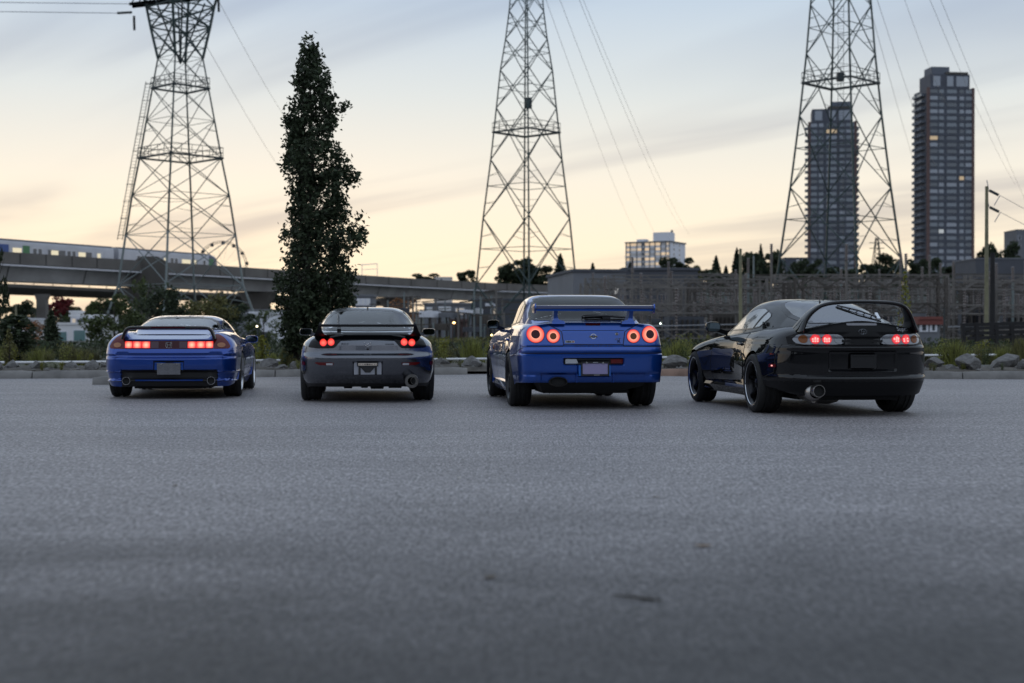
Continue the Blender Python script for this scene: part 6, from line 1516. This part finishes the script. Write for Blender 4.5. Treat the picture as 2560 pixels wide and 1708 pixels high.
# ---------- blue coupe with four ring lamps and tall wing
def build_wing_coupe():
    car = car_root('sports_car', .825, 17.28, 6.0, 'boxy bright blue coupe with four glowing ring tail lights and tall flat wing')
    def top(x, y):
        zc = smoothtab([(-1.1, .995), (-.8, 1.012), (-.35, 1.03), (.5, 1.0), (1.6, .98), (2.1, .95), (2.7, .87), (3.5, .72)], y)
        ze = smoothtab([(-1.1, .975), (-.5, .99), (0, .985), (.8, .965), (1.6, .945), (2.1, .925), (2.7, .86), (3.5, .70)], y)
        return zc + (ze - zc) * sstep(.3, .75, x)
    B = CarBody(dict(W=.855, tail=1.04, yR=-.36, nR=7.5, nose=3.48, yF=2.9, nF=3.5, zfix=[(-.9, .84), (.3, .8), (2.0, .75), (3.4, .55)],
        side=[(.17, -.05), (.21, -.01), (.25, -.025), (.40, -.012), (.55, 0), (.63, .004), (.66, -.002), (.74, -.010), (.85, -.030), (.95, -.062), (1.0, -.075)],
        taper=[(-1.05, -.018), (-.4, 0), (0, .0), (1.1, -.02), (2.6, .0), (3.4, -.04)], flare=[(0, .040, .43), (2.665, .038, .42)],
        tau=[(.28, .10), (.33, .045), (.41, .03), (.425, .010), (.45, .004), (.6, 0), (.636, 0), (.643, .022), (.656, .024), (.663, .008), (.715, .014), (.722, .022), (.728, .014), (.75, .016), (.905, .034), (.912, .040), (.96, .05), (1.0, .06)],
        nu=[(.13, .1), (.4, 0), (.7, .12)], top=top, rx=[(-1, .10), (-.4, .08), (.5, .05), (3, .06)], rz=[(-1, .115), (-.4, .08), (.5, .045), (3, .06)], ry=.025,
        zb=[(-1.05, .315), (-.55, .30), (-.42, .27), (-.355, .27), (-.345, .20), (.4, .175), (3.4, .19)], arch=[(0, .365, .335), (2.665, .365, .335)],
        wb=[(-.5, .655), (-.1, .695), (.6, .715), (1.4, .71), (2.15, .665)], cabzb=[(-.5, .965), (.5, .94), (2.15, .88)],
        zr=[(-.5, 1.0), (-.38, 1.045), (-.15, 1.155), (.1, 1.265), (.3, 1.325), (.55, 1.357), (.85, 1.362), (1.1, 1.345), (1.3, 1.295), (1.65, 1.13), (2.15, .90)], cabn=7.5, lean=.13, cab_cut=(-.2, 2.0)))
    def fas(x, z):
        ax = np.abs(x)
        return .028 * rmask(ax, z, -1, .345, .518, .592, .006) + .022 * rmask(ax, z, -1, .19, .385, .56, .006) - .016 * rmask(ax, z, .655, 2, .27, .40, .02) + .018 * rmask(ax, z, -1, .60, .31, .418, .01) + .10 * rmask(x, z, -.56, -.33, .2, .40, .012)
    def mf(c):
        if c[1] < -.7 and abs(c[0]) < .345 and .52 < c[2] < .592: return 1
        return 0
    rw = [(-.645, 1.028), (.645, 1.028), (.625, 1.12), (.575, 1.245), (.535, 1.302), (.45, 1.322), (.2, 1.334), (-.2, 1.334), (-.45, 1.322), (-.535, 1.302), (-.575, 1.245), (-.625, 1.12)]
    ws = [(-.62, .97), (.62, .97), (.54, 1.22), (.45, 1.31), (-.45, 1.31), (-.54, 1.22)]
    dw = [(1.75, .965), (.84, .99), (.56, 1.262), (.80, 1.295), (1.05, 1.28), (1.35, 1.165)]
    qw = [(.80, .992), (.42, 1.01), (.36, 1.06), (.335, 1.19), (.40, 1.235), (.515, 1.255)]
    holes = [('y', inset_poly(dense(rw), .018), lambda c: c.y < .5), ('y', inset_poly(dense(ws), .02), lambda c: c.y > 1.15)] + [('x', inset_poly(dense(p), .013), lambda c: abs(c.x) > .45) for p in (dw, qw)]
    py, pc, pf = add_shell(car, B, M_pblue2, holes, fas, mf)
    pane('rear_window', rw, pc, car, M_glass_dark, .02); pane('windscreen', ws, pf, car, M_glass, .03)
    for ax in ('x-', 'x+'):
        pane('side_window', dw, Proj(B.cbvh, ax), car, M_glass_side, .02); pane('side_window', qw, Proj(B.cbvh, ax), car, M_glass_side, .018)
    doors(car, B, M_pblue2, [(.42, .25), (1.80, .25), (1.86, .5), (1.80, .92), (.42, .955), (.36, .7)], (.58, .80))
    seam('bumper_gap', [(-.38, .60), (-.70, .66), (-.92, .71)], Proj(B.bvh, 'x-'), car); seam('bumper_gap', [(-.38, .60), (-.70, .66), (-.92, .71)], Proj(B.bvh, 'x+'), car)
    # boot lid lines
    lid = [(-.53, .985), (-.40, .918), (-.365, .895), (-.343, .74), (-.36, .728), (-.835, .722)]
    for sg in (-1, 1): seam('boot_gap', [(sg * a, b) for a, b in lid], py, car, .009)
    seam('boot_gap', [(-.345, .752), (.345, .752)], py, car, .007); seam('boot_crease', [(-.36, .909), (.36, .909)], py, car, .005)
    seam('bumper_groove', [(-.815, .650), (.815, .650)], py, car, .012)
    for sg in (-1, 1):
        for cx, cz, r, lm, core in ((.660, .864, .094, M_lit_ring, M_dkred), (.464, .844, .075, M_lit_ring_s, M_amber2)):
            bz = patch('tail_lamp', circle(sg * cx, cz, r + .006, 32), py, .004, M_seam, car, rings=3, depth=.01)
            q = patch('lit_ring', circle(sg * cx, cz, r, 32), py, .009, lm, bz, hole=lambda q_, cx=cx, cz=cz, sg=sg: scale_poly(q_, .49, (sg * cx, cz)), step=9)
            recenter_to(q, (sg * cx, q.data.vertices[0].co.y, cz))
            patch('lamp_core', circle(sg * cx, cz, r * .51, 24), py, .012, core, bz, rings=3, depth=.008)
    patch('brake_light', rrect(-.085, .085, .967, .991, .004), py, .006, M_dkred, car, rings=2)
    # emblem, lock, badges, pressed lettering
    def yat(x, z, o=.005): return py((x, z), o).y
    e = MB(); y0 = yat(0, .84, .006); e.tube([(.030 * math.cos(a), y0, .842 + .026 * math.sin(a)) for a in np.linspace(0, 2 * PI, 25)], .004, 6, cap=False); e.box(-.046, .046, y0 - .004, y0 + .002, .832, .850)
    em = e.build('emblem', M_chrome, car, smooth=50); text_obj('lettering', 'NISSAN', .018, M_blk, em, (0, y0 - .006, .8405), sx=1.15)
    k_ = MB(); yk = yat(.272, .871, .0); k_.lathe([(yk - .010, .001), (yk - .010, .014), (yk - .006, .018), (yk + .01, .018)], 18, 'y', (.272, 0, .871)); k_.build('boot_lock', M_chrome, car, smooth=40)
    text_obj('lettering', 'GT', .034, M_chrome, car, (.283, yat(.283, .812), .812), sx=1.6); text_obj('lettering', 'R', .048, M_dkrim, car, (.294, yat(.29, .782), .783), sx=1.3, extrude=.003)
    b_ = MB(); yb_ = yat(-.27, .781, .004); b_.box(-.325, -.218, yb_, yb_ + .008, .769, .795); bd = b_.build('badge', mat('badge_silver', (.6, .62, .62), .3, metal=.6), car)
    for x, w in ((-.316, .006), (-.302, .014), (-.286, .010), (-.272, .012), (-.248, .006)): mb = MB(); mb.box(x, x + w, yb_ - .003, yb_ - .0005, .774, .790); mb.build('badge_mark', M_blk, bd)
    mb = MB(); mb.lathe([(yb_ - .004, .0005), (yb_ - .004, .007), (yb_ - .0005, .007)], 12, 'y', (-.232, 0, .782)); mb.build('badge_dot', mat('badge_red', (.4, .02, .02), .4), bd)
    text_obj('lettering', 'SKYLINE', .040, mat('pressed_blue', (.006, .03, .16), .35, coat=1.0), car, (0, yat(0, .735, .001), .7345), sx=3.0, extrude=.001)
    # bumper lamps and plate
    patch('reverse_lamp', rrect(-.325, -.195, .526, .586, .012), py, .022, M_clear, car, rings=3, depth=.02)
    patch('fog_lamp', rrect(.20, .345, .526, .586, .012), py, .022, M_redlens, car, rings=3, depth=.02)
    yb = -1.045; pb = MB(); pb.box(-.170, .195, yb + .004, yb + .03, .392, .512); pb.build('plate_backing', M_pblue_flat, car)
    pl = plate(car, -.132, .160, .413, .535, yb - .014, mat('plate_lilac', (.27, .24, .42), .5), M_blk, .012); screws(pl, (-.085, .105), .541, yb - .018)
    for k in range(6):   # worn-off frame lettering: only dashes are left
        mb = MB(); mb.box(-.012 + k * .010, -.005 + k * .010, yb - .023, yb - .0205, .541, .549); mb.build('frame_mark', M_clear, pl)
        mb = MB(); mb.box(.0 + k * .011, .008 + k * .011, yb - .023, yb - .0205, .399, .406); mb.build('frame_mark', M_clear, pl)
    exhaust(car, -.405, -1.015, .325, .056, .3, M_exh_dark, rx=.108)
    df = MB()
    for x in (-.19, .235): df.loft([[(x - .006, -1.02, .42), (x + .006, -1.02, .42), (x + .006, -1.0, .315), (x - .006, -1.0, .315)], [(x - .006, -.8, .42), (x + .006, -.8, .42), (x + .006, -.8, .3), (x - .006, -.8, .3)]])
    df.build('bumper_rib', M_pblue2, car, fix=True)
    dd = MB(); dd.loft([[(-.62, -.95, .318), (.62, -.95, .318), (.60, -.9, .27), (.2, -.72, .17), (-.55, -.72, .20)], [(-.62, -.3, .30), (.62, -.3, .30), (.60, -.3, .22), (.2, -.3, .165), (-.55, -.3, .2)]]); dd.build('diffuser', M_under, car, fix=True)
    # side sill
    for sg in (-1, 1):
        sl = MB(); sl.loft([[(sg * .80, y, .30), (sg * (.845 + b), y, .275), (sg * (.855 + b), y, .215), (sg * .82, y, .155), (sg * .70, y, .155)] for y, b in ((.40, .0), (.6, .01), (1.6, .01), (2.22, -.005))]); sl.build('side_sill', M_pblue2, car, smooth=40, fix=True)
    # wing
    bl = MB(); prof = [(-.13, .012), (-.128, -.022), (-.10, -.034), (.02, -.024), (.11, -.002), (.128, .008), (.10, .020), (0, .030), (-.09, .033), (-.125, .028)]
    bl.loft([[(x, -.99 + a, 1.165 + b) for a, b in prof] for x in np.linspace(-.675, .675, 5)]); wing = bl.build('rear_wing', M_pblue_dk, car, smooth=40, fix=True)
    ln = MB(); ln.box(-.665, .665, -1.128, -1.118, 1.132, 1.150); ln.build('wing_flap', M_pblue2, wing)
    for sg in (-1, 1):
        ep = MB(); out = round_poly([(-1.135, 1.215), (-1.15, 1.16), (-1.10, 1.105), (-.98, 1.105), (-.84, 1.14), (-.84, 1.18), (-1.0, 1.205)], .02)
        ep.loft([[(sg * .675, a, b) for a, b in out], [(sg * .692, a, b) for a, b in out]]); ep.build('end_plate', M_pblue2, wing, fix=True)
        sp = MB(); rg = []
        for z, w_, y0_, y1_, o_ in ((.985, .075, -1.03, -.72, -.035), (1.015, .07, -1.02, -.74, -.03), (1.035, .030, -1.01, -.78, -.006), (1.08, .022, -1.02, -.85, 0), (1.145, .024, -1.05, -.90, 0)):
            rg.append([(sg * (.436 + o_) - w_, y0_, z), (sg * (.436 + o_) + w_, y0_, z), (sg * (.436 + o_) + w_, y1_, z), (sg * (.436 + o_) - w_, y1_, z)])
        sp.loft(rg); sp.build('wing_strut', M_pblue2, wing, smooth=40, fix=True)
    # wiper on the rear glass
    wp = MB(); a, b = pc((.52, 1.045), .02), pc((.0, 1.055), .022); m_ = pc((.26, 1.060), .03)
    wp.tube([a, m_, b], [.012, .016, .012], 6); wp.tube([pc((-.03, 1.055), .02), pc((-.02, 1.075), .02), pc((.15, 1.082), .02), pc((.28, 1.07), .02)], .008, 6); wp.box(m_.x - .04, m_.x + .05, m_.y - .02, m_.y + .03, 1.04, 1.075); wp.build('rear_wiper', M_blk, car, smooth=50)
    for sg in (-1, 1): mirror_part(car, sg * .885, 1.86, .995, .165, .125, M_pblk, sg)
    seats(car, .95, (-.36, .36), 1.14); interior(car, B, -.15, 1.95, .67)
    ind = MB(); p_ = Proj(B.bvh, 'x-')((2.15, .69), .01); ind.lathe([(p_.x - .008, .001), (p_.x - .006, .03), (p_.x + .01, .034)], 14, 'x', (0, p_.y, p_.z)); ind.build('side_indicator', M_amber, car, smooth=50)
    underbody(car, B, 2.665, .15, .76, .72)
    ws_ = dict(n=6, mat=M_dkrim, lip=False, w=(.035, .022), deep=.015)
    for x, y in ((-.885, 0), (.885, 0), (-.880, 2.665), (.880, 2.665)): make_wheel(car, x, y, .333, .265, .248, ws_, 1.0)
    return car
M_amber2 = mat('dim_amber_lens', (0.20, 0.06, 0.012), 0.2, coat=0.1, spec=.25)
M_pblue_flat = mat('plate_backing_blue', (0.015, 0.14, 0.52), 0.45)
M_pblue_dk = paint('navy_wing_blue', (0.002, 0.012, 0.085), 0.35, 0.6)
M_exh_dark = mat('sooty_exhaust', (0.035, 0.032, 0.03), 0.4, metal=0.8)
def recenter_to(o, c):
    c = Vector(c)
    for v in o.data.vertices: v.co -= c
    o.location = c

# ---------- black coupe with round lamp clusters and hoop wing
def build_black_coupe():
    car = car_root('sports_car', 3.545, 15.9, 7.5, 'glossy black rounded coupe with smoked oval tail lights and large hoop wing')
    def top(x, y):
        zc = smoothtab([(-1.15, .985), (-.95, 1.012), (-.75, 1.0), (-.4, .985), (.4, .95), (1.5, .90), (2.2, .82), (2.8, .68), (3.5, .46)], y)
        ze = smoothtab([(-1.15, .885), (-.8, .922), (-.4, .935), (0, .935), (.5, .905), (1.1, .875), (1.7, .85), (2.55, .765), (3.0, .66), (3.5, .45)], y)
        return zc + (ze - zc) * (sstep(.0, .78, x) * sstep(-.3, -.8, y) + sstep(.4, .75, x) * sstep(-.8, -.3, y))
    B = CarBody(dict(W=.862, tail=1.06, yR=-.22, nR=3.3, nose=3.46, yF=2.6, nF=2.2, zfix=[(-.9, .72), (.3, .68), (1.2, .62), (3.4, .34)],
        side=[(.17, -.07), (.20, -.03), (.26, -.05), (.34, -.025), (.42, -.005), (.55, 0), (.66, -.002), (.76, -.018), (.86, -.05), (.95, -.08)],
        taper=[(-1.1, 0), (0, .0), (1.1, -.045), (1.6, -.04), (2.55, .0), (3.4, -.05)], flare=[(0, .050, .48), (2.55, .036, .42)],
        tau=[(.21, .085), (.30, .045), (.375, .018), (.385, 0), (.41, 0), (.424, .012), (.436, .040), (.50, .036), (.69, .032), (.715, .024), (.728, .02), (.745, .034), (.754, .058), (.83, .070), (.838, .055), (.90, .066), (.97, .085), (1.02, .11)],
        nu=[(.13, .2), (.4, 0), (.6, .25)], top=top, rx=[(-1, .20), (-.4, .20), (.3, .15), (1, .10), (3, .13)], rz=[(-1, .11), (-.4, .15), (.3, .13), (1, .09), (3, .11)], ry=.03,
        zb=[(-1.1, .222), (-.9, .225), (-.6, .29), (-.35, .31), (-.34, .17), (.4, .16), (3.4, .17)], arch=[(0, .358, .33), (2.55, .35, .325)],
        wb=[(-.8, .50), (-.4, .60), (.1, .675), (.7, .705), (1.5, .69), (2.25, .63)], cabzb=[(-.8, .93), (0, .88), (2.25, .79)],
        zr=[(-.8, .965), (-.55, 1.02), (-.25, 1.10), (.1, 1.19), (.45, 1.25), (.8, 1.277), (1.1, 1.268), (1.4, 1.19), (1.75, 1.05), (2.25, .82)], cabn=4.6, lean=.17, cab_cut=(-.45, 2.05)))
    def fas(x, z): return .026 * rmask(np.abs(x), z, -1, .365, .49, .69, .010) + .012 * rmask(np.abs(x), z, -1, .14, .52, .66, .008) + .012 * rmask(np.abs(x), z, .19, .74, .752, .876, .008)
    def mf(c):
        if c[1] < -.3 and c[2] < .372: return 1
        return 0
    rw = round_poly([(-.43, -.70), (.43, -.70), (.50, -.45), (.515, -.1), (.49, .22), (.42, .42), (.30, .47), (-.30, .47), (-.42, .42), (-.49, .22), (-.515, -.1), (-.50, -.45)], .08)
    ws = [(-.60, .90), (.60, .90), (.48, 1.14), (.38, 1.22), (-.38, 1.22), (-.48, 1.14)]
    dw = [(1.75, .905), (.67, .925), (.44, 1.140), (.60, 1.175), (.85, 1.180), (1.12, 1.140), (1.40, 1.055)]
    qw = [(.645, .927), (.45, .945), (.29, 1.025), (.265, 1.07), (.31, 1.108), (.415, 1.132)]
    holes = [('z', inset_poly(dense(rw), .018), lambda c: c.y < .6), ('y', inset_poly(dense(ws), .02), lambda c: c.y > 1.15)] + [('x', inset_poly(dense(p), .013), lambda c: abs(c.x) > .4) for p in (dw, qw)]
    py, pc, pf = add_shell(car, B, M_pblk, holes, fas, mf, mats=[M_pblk, M_satin, M_under])
    pane('rear_window', rw, Proj([B.cbvh], 'z'), car, M_glass_rear, .05); pane('windscreen', ws, pf, car, M_glass, .03)
    for ax in ('x-', 'x+'):
        pane('side_window', dw, Proj(B.cbvh, ax), car, M_glass_side, .016); pane('side_window', qw, Proj(B.cbvh, ax), car, M_glass_side, .014)
    doors(car, B, M_pblk, [(.55, .22), (1.82, .22), (1.92, .48), (1.80, .82), (.50, .885), (.42, .6)], (.66, .755))
    for ax in ('x-', 'x+'):
        seam('bumper_gap', [(-.36, .40), (-.62, .46), (-.66, .66), (-.72, .76)], Proj(B.bvh, ax), car, .008)
        pm_ = patch('side_marker', rrect(-.66, -.53, .515, .552, .016), Proj(B.bvh, ax), .006, M_redlens, car, rings=3, depth=.01)
        mk = patch('marker_bulb', circle(-.60, .534, .018, 10, .008), Proj(B.bvh, ax), .009, M_lit_cell, pm_, rings=2)
    # satin hatch panel above the lamps
    patch('hatch_panel', [(-.66, .878), (-.40, .884), (-.22, .842), (0, .840), (.22, .842), (.40, .884), (.66, .878), (.60, .915), (.40, .962), (.2, .988), (0, .996), (-.2, .988), (-.40, .962), (-.60, .915)], py, .005, M_satin, car, depth=.012, center=(0, .915))
    patch('lamp_surround', round_poly([(-.74, .764), (-.5, .744), (0, .742), (.5, .744), (.74, .764), (.745, .84), (.66, .877), (.40, .883), (.22, .841), (0, .839), (-.22, .841), (-.40, .883), (-.66, .877), (-.745, .84)], .01), py, .002, M_satin, car, center=(0, .79))
    for sg in (-1, 1):
        oval = round_poly([(.195, .785), (.235, .760), (.60, .758), (.675, .775), (.70, .815), (.665, .856), (.60, .872), (.28, .872), (.215, .845), (.192, .81)], .03)
        k = patch('lamp_cluster', oval if sg > 0 else mirror(oval), py, .008, M_smoke, car, depth=.02)
        for cx, m_, r in ((.262, M_clear2, .040), (.378, M_lit_led, .050), (.492, M_lit_led, .050), (.605, M_amber2, .042)):
            q = patch('lamp', circle(sg * cx, .815, r, 24), py, .013, m_, k, rings=4, depth=.006)
            if m_ is M_lit_led:
                recenter(q)
                for ix in (-1, 0, 1):
                    for iz in (-1, 0, 1):
                        if random.Random(ix * 7 + iz * 3 + int(cx * 1000) + sg).random() < .72:
                            b = MB(); c0 = py((sg * cx + ix * .022, .815 + iz * .022), .0165); b.box(c0.x - .008, c0.x + .008, c0.y - .001, c0.y + .004, c0.z - .008, c0.z + .008); bb = b.build('lamp_cell', M_lit_cell, k)
    patch('brake_light', rrect(-.165, .165, .958, .982, .011), py, .009, M_smoke2, car, rings=2, depth=.01)
    # emblem and script
    def yat(x, z, o=.007): return py((x, z), o).y
    e = MB(); y0 = yat(0, .895, .010)
    for rx, rz, dz in ((.044, .029, 0), (.014, .028, 0), (.034, .011, .014)): e.tube([(rx * math.cos(a), y0, .896 + dz + rz * math.sin(a)) for a in np.linspace(0, 2 * PI, 29)], .0028, 6, cap=False)
    e.build('emblem', M_dkrim2, car, smooth=60)
    t0 = py((.44, .918), .01); t1 = py((.50, .918), .01); text_obj('lettering', 'Supra', .062, M_dkrim2, car, py((.455, .915), .009), rot=(PI / 2 - .3, 0, math.atan2(t1.y - t0.y, t1.x - t0.x)), sx=1.25)
    # dark plate well and holder
    pw = MB(); pw.box(-.14, .14, -1.035, -1.02, .515, .655); pw.box(-.12, .12, -1.04, -1.0355, .64, .652); pw.build('plate_holder', M_seam, car)
    # hoop wing
    path = spline([(-.632, -.70, .885), (-.612, -.76, .945), (-.575, -.83, 1.03), (-.522, -.89, 1.105), (-.445, -.93, 1.165), (-.33, -.945, 1.194), (-.16, -.95, 1.205), (0, -.95, 1.208), (.16, -.95, 1.205), (.33, -.945, 1.194), (.445, -.93, 1.165), (.522, -.89, 1.105), (.575, -.83, 1.03), (.612, -.76, .945), (.632, -.70, .885)], 5)
    st = []
    for i, p in enumerate(path):
        t = (path[min(i + 1, len(path) - 1)] - path[max(i - 1, 0)]); t.y = 0; t.normalize(); nv = Vector((-t.z, 0, t.x))
        f = np.clip((1.12 - p.z) / .22, 0, 1); st.append((p, .19 + .30 * f * f, .040 + .014 * f, nv))
    wing_sweep('rear_wing', st, M_pblk, car)
    # wiper parked on the glass
    pj = Proj([B.cbvh, B.bvh], 'y'); wp = MB(); a, b = pj((.40, 1.02), .02), pj((.10, 1.17), .02)
    wp.tube([a, (a + b) / 2 + Vector((0, -.01, .012)), b], .009, 6)
    for k in range(5):
        t = .2 + .17 * k; wp.tube([a.lerp(b, t), a.lerp(b, t) + Vector((-.03, 0, -.02))], .006, 5)
    wp.tube([a + Vector((-.04, 0, -.02)), b + Vector((-.02, -.005, -.012))], .006, 6); wp.build('rear_wiper', M_blk, car, smooth=50)
    arm = MB(); arm.bar(pj((.33, 1.0), .03), pj((.43, 1.07), .03), .03, .02); arm.build('wiper_arm', M_clear, car)
    ar = MB(); pr_ = Proj(B.cbvh, 'z')((0.0, .30), .0); ar.loft([[(pr_.x + a_ * k, pr_.y + b_ * k, pr_.z - .003 + h) for a_, b_ in ((-.014, 0), (0, -.03), (.014, 0), (0, .03))] for k, h in ((1, 0), (.8, .012), (.25, .035))]); ar.build('aerial', M_blk, car, smooth=50)
    # exhaust with muffler underneath
    exhaust(car, -.50, -1.075, .278, .066, .18, M_steel); c_ = MB(); c_.lathe([(-.98, .065), (-.96, .085), (-.90, .098), (-.62, .098), (-.58, .07), (-.3, .04)], 28, 'y', (-.50, 0, .262)); c_.build('muffler', M_steel, car, smooth=40, fix=True)
    mb = MB(); mb.tube([(-.44, -.75, .19), (-.25, -.6, .165), (.0, -.2, .17), (.02, 1.2, .2)], .05, 10); mb.build('exhaust_pipe', M_dksteel, car, smooth=50)
    for sg in (-1, 1):
        sl = MB(); sl.loft([[(sg * .76, y, .32), (sg * (.828 + b), y, .290), (sg * (.838 + b), y, .255), (sg * .80, y, .175), (sg * .68, y, .165)] for y, b in ((.42, .02), (.7, .012), (1.6, .008), (2.15, .012))]); sl.build('side_sill', M_pblk, car, smooth=40, fix=True)
        mirror_part(car, sg * .875, 1.62, .955, .185, .128, M_pblk, sg)
    ind = MB(); p_ = Proj(B.bvh, 'x-')((2.93, .62), .01); ind.lathe([(p_.x - .008, .001), (p_.x - .006, .025), (p_.x + .01, .03)], 14, 'x', (0, p_.y, p_.z)); ind.build('side_indicator', M_amber, car, smooth=50)
    seats(car, .85, (-.36, .36), 1.10); interior(car, B, -.25, 2.05, .655)
    underbody(car, B, 2.55, .14, .74, .80)
    ws_ = dict(n=6, mat=M_dkrim, lip=True, w=(.032, .020), split=(-.0, .0001), deep=.055, rise=.02)
    for x, y in ((-.905, 0), (.905, 0), (-.885, 2.55), (.885, 2.55)): make_wheel(car, x, y, .328, .285 if y == 0 else .255, .245, ws_, 1.2)
    return car
M_clear2 = mat('grey_clear_lens', (0.20, 0.21, 0.23), 0.1, coat=1.0)
M_smoke2 = mat('grey_brake_lens', (0.20, 0.20, 0.22), 0.3, coat=0.5)
M_dkrim2 = mat('dim_chrome', (0.22, 0.23, 0.25), 0.25, metal=1.0)

car_nsx = build_blue_coupe()
car_rx = build_grey_coupe()
car_sk = build_wing_coupe()
car_su = build_black_coupe()
tag(car_nsx, group=None); 
for c_ in (car_nsx, car_rx, car_sk, car_su): c_['group'] = 'sports cars parked side by side'
